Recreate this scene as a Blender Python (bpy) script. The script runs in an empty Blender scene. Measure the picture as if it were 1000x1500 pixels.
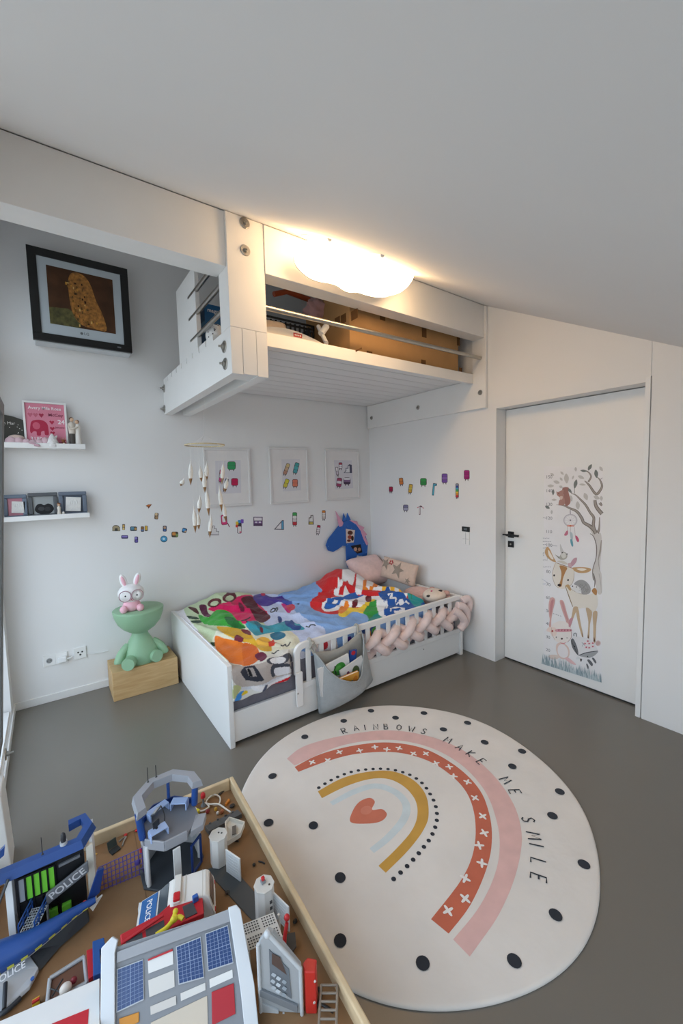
EXPO, LAMP_E, SKY, GRD = 0.38, 14.0, 2.65, 0.36
import bpy, bmesh, math, random
import numpy as np
from mathutils import Vector, Matrix
random.seed(7)
SC = bpy.context.scene
COL = SC.collection
PI = math.pi
V = Vector

# ------------------------------------------------------------------ camera (surveyed from the photograph)
CAM = V((-3.0090, -3.6485, 1.5713))
YAW, PITCH, ROLL, FPX = 0.619420, 0.0769728, -0.0248396, 604.346
_f = V((math.sin(YAW)*math.cos(PITCH), math.cos(YAW)*math.cos(PITCH), -math.sin(PITCH)))
_r = V((math.cos(YAW), -math.sin(YAW), 0)); _u = _r.cross(_f)
R_ = _r*math.cos(ROLL) + _u*math.sin(ROLL)
U_ = -_r*math.sin(ROLL) + _u*math.cos(ROLL)
F_ = _f
cd = bpy.data.cameras.new('camera'); cam = bpy.data.objects.new('camera', cd); COL.objects.link(cam)
m = Matrix((R_, U_, -F_)).transposed().to_4x4(); m.translation = CAM
cam.matrix_world = m
cd.sensor_fit = 'VERTICAL'; cd.sensor_height = 36; cd.sensor_width = 24
cd.lens = FPX/1500*36; cd.clip_start = 0.02
SC.camera = cam

# survey helpers: where the sight line of a photo point meets a real plane
def ray(x, y): return F_ + R_*((x-500)/FPX) - U_*((y-750)/FPX)
def WX(x, y, v=0.): d = ray(x, y); return CAM + d*((v-CAM.x)/d.x)
def WY(x, y, v=0.): d = ray(x, y); return CAM + d*((v-CAM.y)/d.y)
def WZ(x, y, v=0.): d = ray(x, y); return CAM + d*((v-CAM.z)/d.z)
def WP(x, y, o, n): d = ray(x, y); return CAM + d*((o-CAM).dot(n)/d.dot(n))

# ------------------------------------------------------------------ materials
def lin(h):
    h = h.lstrip('#'); o = []
    for i in (0, 2, 4):
        c = int(h[i:i+2], 16)/255
        o.append(c/12.92 if c <= .04045 else ((c+.055)/1.055)**2.4)
    return (*o, 1)
MATS = {}
def mat(name, hx, rough=.5, metal=0., var=.04, vscale=6., bump=0., bscale=60., spec=.5, coat=0., sheen=0., subs=0.):
    if name in MATS: return MATS[name]
    M = bpy.data.materials.new(name); M.use_nodes = True
    nt = M.node_tree; b = nt.nodes['Principled BSDF']
    c = lin(hx); b.inputs['Roughness'].default_value = rough; b.inputs['Metallic'].default_value = metal
    b.inputs['Specular IOR Level'].default_value = spec
    if coat: b.inputs['Coat Weight'].default_value = coat; b.inputs['Coat Roughness'].default_value = .15
    if sheen: b.inputs['Sheen Weight'].default_value = sheen
    tc = nt.nodes.new('ShaderNodeTexCoord')
    n = nt.nodes.new('ShaderNodeTexNoise'); n.inputs['Scale'].default_value = vscale; n.inputs['Detail'].default_value = 4
    nt.links.new(tc.outputs['Object'], n.inputs['Vector'])
    r = nt.nodes.new('ShaderNodeValToRGB')
    r.color_ramp.elements[0].position = .3; r.color_ramp.elements[1].position = .7
    r.color_ramp.elements[0].color = (*[k*(1-var) for k in c[:3]], 1)
    r.color_ramp.elements[1].color = (*[min(1, k*(1+var)) for k in c[:3]], 1)
    nt.links.new(n.outputs['Fac'], r.inputs['Fac']); nt.links.new(r.outputs['Color'], b.inputs['Base Color'])
    if bump:
        n2 = nt.nodes.new('ShaderNodeTexNoise'); n2.inputs['Scale'].default_value = bscale; n2.inputs['Detail'].default_value = 3
        nt.links.new(tc.outputs['Object'], n2.inputs['Vector'])
        bp = nt.nodes.new('ShaderNodeBump'); bp.inputs['Strength'].default_value = bump; bp.inputs['Distance'].default_value = .01
        nt.links.new(n2.outputs['Fac'], bp.inputs['Height']); nt.links.new(bp.outputs['Normal'], b.inputs['Normal'])
    MATS[name] = M; return M
def P(hx, rough=.42): return mat('plastic_'+hx.strip('#')+('' if rough == .42 else '_%d' % int(rough*100)), hx, rough, var=.02)
def INK(hx): return mat('print_'+hx.strip('#'), hx, .6, var=.03, spec=.2)
def FAB(hx, bs=220., b=.25): return mat('fabric_'+hx.strip('#')+'_%d' % bs, hx, .9, var=.06, vscale=30, bump=b, bscale=bs, spec=.2, sheen=.2)
WALL = mat('wall_paint', '#e9e8e7', .75, var=.012, vscale=1.5, bump=.03, bscale=180, spec=.25)
CEIL = mat('ceiling_paint', '#e2e1e0', .8, var=.012, vscale=1.2, spec=.2)
WHITE = mat('white_lacquer', '#ecebe9', .38, var=.012, vscale=3)
WOODW = mat('white_painted_wood', '#ebeae8', .45, var=.015, vscale=4)
STEEL = mat('brushed_steel', '#b3b0aa', .3, 1., var=.06, vscale=30)
BLACK = mat('black_metal', '#1b1b1d', .4, .3)

# ------------------------------------------------------------------ mesh builder
class MB:
    def __init__(s, mt=None):
        s.v = []; s.f = []; s.fm = []; s.fs = []; s.slots = []; s.cur = 0; s.M = None
        if mt: s.m(mt)
    def m(s, mt):
        if mt not in s.slots: s.slots.append(mt)
        s.cur = s.slots.index(mt); return s
    def at(s, loc=(0, 0, 0), rz=0, rx=0, ry=0, sc=1):
        s.M = Matrix.Translation(V(loc)) @ Matrix.Rotation(rz, 4, 'Z') @ Matrix.Rotation(ry, 4, 'Y') @ Matrix.Rotation(rx, 4, 'X') @ Matrix.Scale(sc, 4); return s
    def raw(s, vs, fs, smooth=False):
        k = len(s.v)
        for p in vs: s.v.append((s.M @ V(p)) if s.M else V(p))
        for f in fs: s.f.append([k+i for i in f]); s.fm.append(s.cur); s.fs.append(smooth)
        return s
    def box(s, x0, x1, y0, y1, z0, z1):
        vs = [(x, y, z) for x in (x0, x1) for y in (y0, y1) for z in (z0, z1)]
        return s.raw(vs, [(0, 1, 3, 2), (4, 6, 7, 5), (0, 4, 5, 1), (2, 3, 7, 6), (0, 2, 6, 4), (1, 5, 7, 3)])
    def prism(s, poly, vec, smooth=False):
        vec = V(vec); n = len(poly); poly = [V(p) for p in poly]
        vs = poly + [p+vec for p in poly]
        fs = [tuple(range(n-1, -1, -1)), tuple(range(n, 2*n))] + [(i, (i+1) % n, n+(i+1) % n, n+i) for i in range(n)]
        return s.raw(vs, fs, smooth)
    def face(s, poly): return s.raw([V(p) for p in poly], [tuple(range(len(poly)))])
    def tube(s, path, r, n=10, closed=False, caps=True):
        path = [V(p) for p in path]; k = len(path)
        rr = r if isinstance(r, (list, tuple)) else [r]*k
        vs = []; up = None
        for i, p in enumerate(path):
            a = path[(i-1) % k] if (closed or i > 0) else p
            b = path[(i+1) % k] if (closed or i < k-1) else p
            t = (b-a).normalized()
            if up is None: up = t.orthogonal().normalized()
            up = (up - t*up.dot(t))
            up = up.normalized() if up.length > 1e-6 else t.orthogonal().normalized()
            w = t.cross(up)
            for j in range(n):
                a_ = 2*PI*j/n; vs.append(p + (up*math.cos(a_) + w*math.sin(a_))*rr[i])
        fs = []
        for i in range(k if closed else k-1):
            for j in range(n):
                a = i*n+j; b = i*n+(j+1) % n; c = ((i+1) % k)*n
                fs.append((a, b, c+(j+1) % n, c+j))
        s.raw(vs, fs, True)
        if caps and not closed:
            s.raw(vs[:n], [tuple(range(n-1, -1, -1))]); s.raw(vs[-n:], [tuple(range(n))])
        return s
    def lathe(s, prof, c=(0, 0, 0), n=28, smooth=True, a0=0., scale=(1, 1)):
        c = V(c); vs = []
        for r, z in prof:
            for j in range(n):
                a = a0+2*PI*j/n; vs.append(c+V((r*math.cos(a)*scale[0], r*math.sin(a)*scale[1], z)))
        fs = []
        for i in range(len(prof)-1):
            for j in range(n):
                fs.append((i*n+j, i*n+(j+1) % n, (i+1)*n+(j+1) % n, (i+1)*n+j))
        s.raw(vs, fs, smooth)
        if prof[0][0] > 1e-5: s.raw(vs[:n], [tuple(range(n-1, -1, -1))])
        if prof[-1][0] > 1e-5: s.raw(vs[-n:], [tuple(range(n))])
        return s
    def cyl(s, c, r, h, n=20): return s.lathe([(r, 0), (r, h)], c, n)
    def disc(s, p, axis, r, h, n=18):
        p = V(p); axis = V(axis).normalized(); return s.tube([p, p+axis*h], r, n)
    def ball(s, c, r, rot=None, nu=20, nv=12):
        if not isinstance(r, (tuple, list)): r = (r, r, r)
        c = V(c); vs = []
        for i in range(nv+1):
            th = PI*i/nv
            for j in range(nu):
                a = 2*PI*j/nu
                q = V((math.sin(th)*math.cos(a)*r[0], math.sin(th)*math.sin(a)*r[1], math.cos(th)*r[2]))
                vs.append(c + (rot @ q if rot else q))
        fs = [(i*nu+j, (i+1)*nu+j, (i+1)*nu+(j+1) % nu, i*nu+(j+1) % nu) for i in range(nv) for j in range(nu)]
        return s.raw(vs, fs, True)
    def grid(s, fn, nu, nv, closed_u=False, smooth=True):
        vs = [fn(i/(nu-1 if not closed_u else nu), j/(nv-1)) for j in range(nv) for i in range(nu)]
        fs = []
        for j in range(nv-1):
            for i in range(nu if closed_u else nu-1):
                fs.append((j*nu+i, j*nu+(i+1) % nu, (j+1)*nu+(i+1) % nu, (j+1)*nu+i))
        return s.raw(vs, fs, smooth)
    def cushion(s, c, ux, uy, uz, w, h, d, n=15, pinch=.06, seed=0):
        # pillow: ux,uy span, uz thickness axis
        c, ux, uy, uz = V(c), V(ux).normalized(), V(uy).normalized(), V(uz).normalized()
        rnd = random.Random(seed); ph = [rnd.uniform(0, 6) for _ in range(4)]
        for sg in (1, -1):
            def fn(a, b):
                x, y = 2*a-1, 2*b-1
                th = max(0, (1-x**4)*(1-y**4))**.45
                kx = 1-pinch*(1-y*y)*0 - pinch*(1-abs(y))**0*(1-(y*y))*(abs(x)**3); ky = 1-pinch*(1-x*x)*(abs(y)**3)
                wob = 1+.05*math.sin(5*x+ph[0])*math.sin(4*y+ph[1])
                return c+ux*(x*w/2*kx)+uy*(y*h/2*ky)+uz*(sg*d/2*th*wob)
            s.grid(fn, n, n)
        return s
    def text(s, body, o, u, v, h, font_w=1., align='CENTER', th=.0004, bold=0.):
        """flat lettering on the plane o + a*u + b*v"""
        vs, fs = text_mesh(body, align, bold); u, v, o = V(u).normalized(), V(v).normalized(), V(o)
        nrm = u.cross(v)
        s.raw([o + u*(p[0]*h*font_w) + v*(p[1]*h) + nrm*th for p in vs], fs); return s
    def build(s, name, parent=None, bevel=0., sub=0, solid=0., weld=False, smooth_angle=None, seg=2):
        me = bpy.data.meshes.new(name)
        off = root_loc(parent) if parent else V((0, 0, 0))
        me.from_pydata([tuple(p-off) for p in s.v], [], s.f)
        for mt in s.slots: me.materials.append(mt)
        me.polygons.foreach_set('material_index', s.fm); me.polygons.foreach_set('use_smooth', s.fs)
        if weld:
            bm = bmesh.new(); bm.from_mesh(me); bmesh.ops.remove_doubles(bm, verts=bm.verts, dist=1e-5)
            bmesh.ops.recalc_face_normals(bm, faces=bm.faces); bm.to_mesh(me); bm.free()
        me.update()
        o = bpy.data.objects.new(name, me); COL.objects.link(o)
        if parent: o.parent = parent
        if solid:
            q = o.modifiers.new('thickness', 'SOLIDIFY'); q.thickness = solid; q.offset = 0
        if bevel:
            q = o.modifiers.new('bevel', 'BEVEL'); q.width = bevel; q.segments = seg; q.limit_method = 'ANGLE'; q.angle_limit = .6
        if sub:
            q = o.modifiers.new('subdivision', 'SUBSURF'); q.levels = sub; q.render_levels = sub
        return o
def root_loc(o):
    while o.parent: o = o.parent
    return o.location.copy()
_TX = {}
def text_mesh(body, align='CENTER', bold=0.):
    k = (body, align, bold)
    if k in _TX: return _TX[k]
    c = bpy.data.curves.new('lettering', 'FONT'); c.body = body; c.align_x = align; c.align_y = 'CENTER'; c.size = 1; c.offset = bold; c.resolution_u = 3
    o = bpy.data.objects.new('lettering', c); COL.objects.link(o)
    dg = bpy.context.evaluated_depsgraph_get(); me = bpy.data.meshes.new_from_object(o.evaluated_get(dg))
    vs = [tuple(v.co) for v in me.vertices]; fs = [tuple(p.vertices) for p in me.polygons]
    bpy.data.objects.remove(o); bpy.data.curves.remove(c); bpy.data.meshes.remove(me)
    _TX[k] = (vs, fs); return vs, fs

def tag(o, label, cat, group=None, kind=None):
    o['label'] = label; o['category'] = cat
    if group: o['group'] = group
    if kind: o['kind'] = kind
    return o
def thing(name, label, cat, loc, group=None):
    o = bpy.data.objects.new(name, None); o.empty_display_size = .05; COL.objects.link(o); o.location = V(loc)
    return tag(o, label, cat, group)
def struct(o, label=None):
    o['kind'] = 'structure'
    if label: o['label'] = label
    return o
def spline(pts, per=6, closed=False):
    """Catmull-Rom through 2-D or 3-D points"""
    pts = [V(p) for p in pts]; n = len(pts); out = []
    for i in range(n if closed else n-1):
        g = lambda k: pts[k % n] if closed else pts[max(0, min(n-1, k))]
        a, b, c, d = g(i-1), g(i), g(i+1), g(i+2)
        for j in range(per):
            t = j/per
            out.append(.5*((2*b) + (c-a)*t + (2*a-5*b+4*c-d)*t*t + (3*b-a-3*c+d)*t**3))
    if not closed: out.append(pts[-1])
    return out
def ell(cx, cy, rx, ry, n=16, a=0.):
    ca, sa = math.cos(a), math.sin(a)
    return [(cx+rx*math.cos(t)*ca-ry*math.sin(t)*sa, cy+rx*math.cos(t)*sa+ry*math.sin(t)*ca) for t in [2*PI*i/n for i in range(n)]]
def ribbon(pts, w, per=5):
    """2-D stroke polygon of width w (number or list) along pts"""
    ps = spline([(p[0], p[1], 0) for p in pts], per) if per > 1 else [V((p[0], p[1], 0)) for p in pts]
    n = len(ps); L, Rr = [], []
    for i, p in enumerate(ps):
        t = (ps[min(n-1, i+1)]-ps[max(0, i-1)]); t = t.normalized() if t.length > 0 else V((1, 0, 0))
        nn = V((-t.y, t.x, 0))
        if isinstance(w, (list, tuple)):
            q = i/(n-1)*(len(w)-1); k = min(int(q), len(w)-2); ww = w[k]+(w[k+1]-w[k])*(q-k)
        else: ww = w
        L.append((p.x+nn.x*ww/2, p.y+nn.y*ww/2)); Rr.append((p.x-nn.x*ww/2, p.y-nn.y*ww/2))
    return L+Rr[::-1]
class Sheet:
    """flat print on a plane: polygons given in any 2-D frame, mapped by fn to the plane, stacked in hair-thin layers"""
    def __init__(s, mb, fn, n, base=.0003, step=.00003): s.mb, s.fn, s.n, s.k, s.step = mb, fn, V(n), base, step
    def poly(s, pts, hx, ink=True):
        s.mb.m(INK(hx) if isinstance(hx, str) else hx)
        q = [s.fn(*p) + s.n*s.k for p in pts]
        a = V((0, 0, 0))
        for i in range(len(q)): a += q[i].cross(q[(i+1) % len(q)])
        if a.dot(s.n) < 0: q.reverse()
        s.mb.face(q); s.k += s.step; return s
    def stroke(s, pts, w, hx, per=5): return s.poly(ribbon(pts, w, per), hx) if per > 0 else s
    def strips(s, pts, w, hx, per=4):
        """long bent stroke as separate quads in one layer (safe for tight curves)"""
        r = ribbon(pts, w, per); n = len(r)//2
        s.mb.m(INK(hx) if isinstance(hx, str) else hx)
        for i in range(n-1):
            q = [s.fn(*p)+s.n*s.k for p in (r[i], r[i+1], r[-2-i], r[-1-i])]
            nn = (q[1]-q[0]).cross(q[3]-q[0])
            if nn.dot(s.n) < 0: q.reverse()
            s.mb.face(q)
        s.k += s.step; return s
# ================================================================== ROOM
FLOOR = mat('cast_floor', '#716c64', .30, var=.03, vscale=1.3, bump=.02, bscale=40, spec=.6)
fl = struct(MB(FLOOR).box(-3.6, .4, -4.7, .15, -.06, 0).build('floor'), 'grey brown seamless cast floor with a soft sheen')
# back wall
struct(MB(WALL).box(-3.6, .4, 0, .15, 0, 3.9).build('wall_back'), 'white back wall behind the bed')
# right wall with the door opening (X = 0), shadow groove at Y = -2.675
YL, YR, ZT, DR, YG = -1.623, -2.647, 2.12, .132, -2.676
w = MB(WALL)
w.box(0, .28, YL, 0, 0, 3.9); w.box(0, .28, YR, YL, ZT, 3.9); w.box(0, .28, YG+.001, YR, 2.152, 3.9)
w.box(.004, .28, YG-.005, YG+.001, 2.152, 3.9)
w.box(0, .28, -4.7, YG-.005, 0, 3.9); w.box(.02, .28, YG-.005, YG+.001, 0, 2.152)
w.box(.20, .28, YR, YL, 0, ZT)
struct(w.build('wall_right'), 'white right wall around the door')
struct(MB(WHITE).box(-.001, .2, YG+.001, YR, 0, 2.152).build('trim_1', bevel=.0015), 'narrow white door jamb to the right of the door')
# sloping ceiling
def zc(y): return 2.96 + .5227*(y+1.52)
CL = MB(CEIL)
CL.prism([(-3.6, .15, zc(.15)), (-3.6, -4.7, zc(-4.7)), (-3.6, -4.7, zc(-4.7)+.12), (-3.6, .15, zc(.15)+.12)], (4.0, 0, 0))
struct(CL.build('ceiling'), 'white sloping ceiling falling toward the camera')
FX0, FX1, FZ0, FZ1 = -3.2, -1.7, .50, 1.36
fw = MB(WALL)
fw.box(-3.6, FX0, -4.7, -4.55, 0, 1.6).box(FX1, .4, -4.7, -4.55, 0, 1.6).box(FX0, FX1, -4.7, -4.55, 0, FZ0).box(FX0, FX1, -4.7, -4.55, FZ1, 1.6)
struct(fw.build('wall_front'), 'low white wall under the slope with an added window opening')
# left wall: big glazed opening
XW = -3.294
WZ0, WZ1, WY0, WY1 = .06, 2.50, -4.3, -.16
UY0, UZ0, UZ1 = -1.33, 2.56, 3.06
lw = MB(WALL)
lw.box(-3.6, XW, WY1, 0, 0, 3.9); lw.box(-3.6, XW, -4.55, WY0, 0, 3.9)
lw.box(-3.6, XW, WY0, WY1, 0, WZ0); lw.box(-3.6, XW, WY0, UY0, WZ1, 3.9)
lw.box(-3.6, XW, UY0, WY1, WZ1, UZ0); lw.box(-3.6, XW, UY0, WY1, UZ1, 3.9)
struct(lw.build('wall_left'), 'white left wall with the window opening')
GREYF = mat('grey_window_frame', '#6f6f6e', .5)
GLASS = bpy.data.materials.new('window_glass'); GLASS.use_nodes = True
nt = GLASS.node_tree; nt.nodes.clear()
o_ = nt.nodes.new('ShaderNodeOutputMaterial'); mx = nt.nodes.new('ShaderNodeMixShader'); tr = nt.nodes.new('ShaderNodeBsdfTransparent'); gl = nt.nodes.new('ShaderNodeBsdfGlossy')
fr = nt.nodes.new('ShaderNodeFresnel'); fr.inputs['IOR'].default_value = 1.45; gl.inputs['Roughness'].default_value = .02
tn = nt.nodes.new('ShaderNodeTexNoise'); tn.inputs['Scale'].default_value = 2.; rp = nt.nodes.new('ShaderNodeValToRGB')
rp.color_ramp.elements[0].color = (.93, .95, .96, 1); rp.color_ramp.elements[1].color = (.96, .97, .98, 1)
nt.links.new(tn.outputs['Fac'], rp.inputs['Fac']); nt.links.new(rp.outputs['Color'], tr.inputs['Color'])
ge = nt.nodes.new('ShaderNodeNewGeometry'); iv = nt.nodes.new('ShaderNodeMath'); iv.operation = 'SUBTRACT'; iv.inputs[0].default_value = 1; ml = nt.nodes.new('ShaderNodeMath'); ml.operation = 'MULTIPLY'
nt.links.new(ge.outputs['Backfacing'], iv.inputs[1]); nt.links.new(iv.outputs[0], ml.inputs[0]); nt.links.new(fr.outputs['Fac'], ml.inputs[1]); nt.links.new(ml.outputs[0], mx.inputs['Fac']); nt.links.new(tr.outputs['BSDF'], mx.inputs[1]); nt.links.new(gl.outputs['BSDF'], mx.inputs[2]); nt.links.new(mx.outputs['Shader'], o_.inputs['Surface'])
def framebox(mb, x0, x1, y0, y1, z0, z1, t):
    if x1-x0 > y1-y0:      # frame facing along Y
        mb.box(x0, x1, y0, y1, z0, z0+t).box(x0, x1, y0, y1, z1-t, z1).box(x0, x0+t, y0, y1, z0+t, z1-t).box(x1-t, x1, y0, y1, z0+t, z1-t); return
    mb.box(x0, x1, y0, y1, z0, z0+t).box(x0, x1, y0, y1, z1-t, z1).box(x0, x1, y0, y0+t, z0+t, z1-t).box(x0, x1, y1-t, y1, z0+t, z1-t)
wf = MB(GREYF); framebox(wf, -3.50, -3.43, WY0, WY1, WZ0, WZ1, .06)
for yy in (-3.1, -1.9): wf.box(-3.50, -3.43, yy-.04, yy+.04, WZ0+.06, WZ1-.06)
wn = struct(wf.build('window_1', bevel=.003), 'grey framed window in the left wall')
MB(GLASS).box(-3.472, -3.466, WY0+.06, WY1-.06, WZ0+.06, WZ1-.06).build('window_pane', wn)
wu_ = MB(GREYF); framebox(wu_, -3.50, -3.43, UY0, WY1, UZ0, UZ1, .05); wn4 = struct(wu_.build('added_window_upper', bevel=.003), 'grey framed upper window added in the left wall for daylight')  # assumed window, added to light the high back wall and loft
MB(GLASS).box(-3.472, -3.466, UY0+.05, WY1-.05, UZ0+.05, UZ1-.05).build('window_pane', wn4)
MB(WHITE).box(-3.43, XW-.01, WY0+.01, WY1-.01, WZ0, WZ0+.02).build('window_sill', wn)
wf = MB(GREYF); framebox(wf, FX0, FX1, -4.66, -4.60, FZ0, FZ1, .05)
for xx in (-2.45,): wf.box(xx-.03, xx+.03, -4.66, -4.60, FZ0+.05, FZ1-.05)
wn3 = struct(wf.build('added_window_front', bevel=.003), 'grey framed window added in the low wall for fill light')  # unseen window, assumed and added as fill from behind the camera
MB(GLASS).box(FX0+.05, FX1-.05, -4.633, -4.627, FZ0+.05, FZ1-.05).build('window_pane', wn3)
# open sash tilted into the room (its edge shows at the picture's left border)
a = WY(6.3, 592, -1.2); b_ = WY(4.6, 1086, -1.2)
d = (a-b_); du = d.normalized(); dn = V((du.z, 0, -du.x))
sh = MB(GREYF); T = .055
for (y0, y1) in ((-1.2-T, -1.2), (-2.2, -2.2+T)):
    sh.prism([b_.copy().to_3d()+V((0, y1+1.2, 0)), a+V((0, y1+1.2, 0)), a-dn*.05+V((0, y1+1.2, 0)), b_-dn*.05+V((0, y1+1.2, 0))], (0, y0-y1, 0))
for t0, t1 in ((0, T), (d.length-T, d.length)):
    p, q = b_+du*t0, b_+du*t1
    sh.prism([p+V((0, -T, 0)), q+V((0, -T, 0)), q-dn*.05+V((0, -T, 0)), p-dn*.05+V((0, -T, 0))], (0, -1+2*T, 0))
sash = struct(sh.build('window_2', bevel=.004), 'grey window sash tilted into the room at the left edge')
g_ = MB(GLASS); p, q = b_+du*T-dn*.02, b_+du*(d.length-T)-dn*.02
g_.prism([p+V((0, -T, 0)), q+V((0, -T, 0)), q-dn*.006+V((0, -T, 0)), p-dn*.006+V((0, -T, 0))], (0, -1+2*T, 0)); g_.build('window_pane', sash)
struct(MB(WHITE).box(XW, -2.249+2.2, -.012, 0, 0, .055).build('baseboard_back', bevel=.002), 'low white baseboard along the back wall')
struct(MB(WHITE).box(XW, XW+.012, -1.2, -.012, 0, .055).build('baseboard_left', bevel=.002), 'white baseboard on the left wall')
def bolt(p, ax, parent, r=.03, name='bolt', rise=.03):
    ax = V(ax).normalized(); p = V(p); b = MB(STEEL)
    b.tube([p, p+ax*.003, p+ax*.005], [r, r, r*.9], 22); b.tube([p+ax*.005, p+ax*.016], r*.45, 6); b.tube([p+ax*.016, p+ax*rise], r*.2, 10)
    return b.build(name, parent)
# white post end at the left border with its bolt
po = thing('window_post', 'low white post end with a steel bolt at the left border under the tilted sash', 'post', (-3.24, -1.5, 0))
MB(WOODW).prism([(-3.293, -1.56, 0), (-3.222, -1.56, 0), (-3.235, -1.56, .34), (-3.293, -1.56, .34)], (0, .15, 0)).build('body', po, bevel=.004)
bolt(WX(7.5, 1105, -3.232), (1, .0, 0), po, .026)

# door leaf, handle, lock
dr = struct(MB(WHITE).box(DR, DR+.04, YR+.001, YL-.003, .012, ZT-.006).build('door_1', bevel=.002), 'plain white flush door with black handle')
hd = MB(BLACK); hy, hz = WX(748.5, 783, DR).y, WX(748.5, 783, DR).z
hd.box(DR-.009, DR, hy-.026, hy+.026, hz-.026, hz+.026).tube([(DR-.009, hy, hz), (DR-.05, hy, hz)], .010, 12)
hd.box(DR-.058, DR-.042, hy-.095, hy+.014, hz-.009, hz+.009); hd.box(DR-.05, DR-.035, hy+.0, hy+.05, hz-.006, hz+.006)
hd.build('door_handle', dr, bevel=.0015)
lk = MB(BLACK); lz = WX(748.5, 797, DR).z; lk.box(DR-.008, DR, hy-.026, hy+.026, lz-.026, lz+.026).m(STEEL).disc((DR-.008, hy, lz), (-1, 0, 0), .007, .003)
lk.build('lock_plate', dr, bevel=.0015)
st = MB(mat('door_gap', '#2a2a2b', .7)); st.box(DR+.005, DR+.03, YR+.001, YL-.001, 0, .012); st.build('door_gap_strip', dr)  # dark strip filling the gap under the door leaf

# thermostat / switch on the right wall, socket behind the bed end
t = thing('thermostat', 'slim white wall thermostat with black display beside the door reveal', 'thermostat', WX(683, 797))
a, b_ = WX(677.5, 797), WX(688, 772)
MB(WHITE).box(-.010, 0, b_.y, a.y, a.z, b_.z-.045).build('body', t, bevel=.002)
dz = b_.z
MB(P('#1d1f21', .25)).box(-.013, 0, b_.y, a.y, dz-.042, dz).m(P('#5d666a')).box(-.0135, -.012, b_.y+.02, a.y-.02, dz-.032, dz-.012).build('display', t, bevel=.0015)
k = MB(mat('switch_gap', '#8b8b8b', .6)); ym = (a.y+b_.y)/2
k.box(-.0106, -.009, ym-.0012, ym+.0012, a.z+.004, dz-.05).box(-.0106, -.009, b_.y+.006, a.y-.006, a.z+.05, a.z+.052); k.build('button_gap', t)
def socket_face(mb, c, u, v, n, kind):
    c, u, v, n = V(c), V(u), V(v), V(n)
    if kind == 'power':
        mb.m(P('#d5d6d6')); mb.disc(c+n*.0095, n, .021, .0012, 24); mb.m(P('#8d8e8e')); mb.disc(c+n*.0103, n, .0175, .0008, 24)
        mb.m(P('#2b2b2b'))
        for s in (-1, 1): mb.disc(c+n*.011+u*(.0095*s), n, .003, .0008, 8)
    else:
        mb.m(P('#2b2b2b'))
        for s in (-1, 1): mb.disc(c+n*.0095+u*(.013*s)+v*.006, n, .0062, .0012, 14)
        mb.m(P('#555')) if False else mb.m(P('#555555')); mb.disc(c+n*.0095-v*.014, n, .007, .0012, 14)
for nm, c, lab in (('wall_socket', WX(676, 906), 'white wall socket half hidden behind the foot of the bed rail on the right wall'),):
    t = thing(nm, lab, 'socket', c)
    MB(WHITE).box(-.010, 0, c.y-.04, c.y+.04, c.z-.04, c.z+.04).build('plate', t, bevel=.003)
    f = MB(); socket_face(f, c, (0, 1, 0), (0, 0, 1), (-1, 0, 0), 'power'); f.build('outlet', t)
t = thing('wall_socket', 'double white power socket low on the back wall with a charger plugged in', 'socket', (-3.03, 0, .31))
MB(WHITE).box(-3.107, -2.957, -.010, 0, .268, .348).build('plate', t, bevel=.003)
f = MB(); socket_face(f, (-3.069, 0, .308), (1, 0, 0), (0, 0, 1), (0, -1, 0), 'power'); f.build('outlet', t)
MB(P('#b9baba')).box(-3.0325, -3.0315, -.0108, -.009, .27, .346).build('seam', t)
t = thing('phone_charger', 'small white charger plug in the right half of the double socket', 'charger', (-2.993, -.02, .29))
MB(P('#efefef')).box(-3.02, -2.965, -.045, -.0112, .283, .322).build('body', t, bevel=.006, seg=3)
cb = MB(P('#f2f2f2')); cb.tube([(-2.965, -.03, .300), (-2.945, -.03, .302), (-2.93, -.02, .303)], .006); cb.build('plug', t)
t = thing('aerial_socket', 'single white aerial socket with three round ports beside the double socket', 'socket', (-2.877, 0, .315))
MB(WHITE).box(-2.918, -2.837, -.010, 0, .270, .36).build('plate', t, bevel=.003)
f = MB(); socket_face(f, (-2.877, 0, .316), (1, 0, 0), (0, 0, 1), (0, -1, 0), 'tv'); f.build('ports', t)
cb = MB(P('#e8e8e8')); cb.tube(spline([(-2.837, -.006, .30), (-2.80, -.006, .288), (-2.75, -.006, .282), (-2.695, -.006, .28)]), .003)
tag(cb.build('cable'), 'thin white cable along the wall from the aerial socket to the wood block', 'cable')
# ================================================================== LOFT PLATFORM
LX0, LX1 = -2.174, -1.965          # outer faces of the corner post
lf = thing('loft_platform', 'white wooden loft platform with slatted deck above the bed', 'loft platform', (-1.1, -.75, 2.146))
g = .0012
p = MB(WOODW)   # post core between and above the two carrier beams
p.box(-2.110+g, -2.030-g, -1.521, -1.385, 2.150, 2.386)
p.prism([(LX0, -1.521, 2.386+g), (LX0, -1.385, 2.386+g), (LX0, -1.385, zc(-1.385)-.002), (LX0, -1.521, zc(-1.521)-.002)], (LX1-LX0, 0, 0))
p.build('corner_post', lf, bevel=.0015)
for x0, x1 in ((LX0, -2.110-g), (-2.030+g, LX1)):
    MB(WOODW).box(x0, x1, -1.521, -.003, 2.146, 2.386).build('carrier_beam', lf, bevel=.0015)
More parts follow.
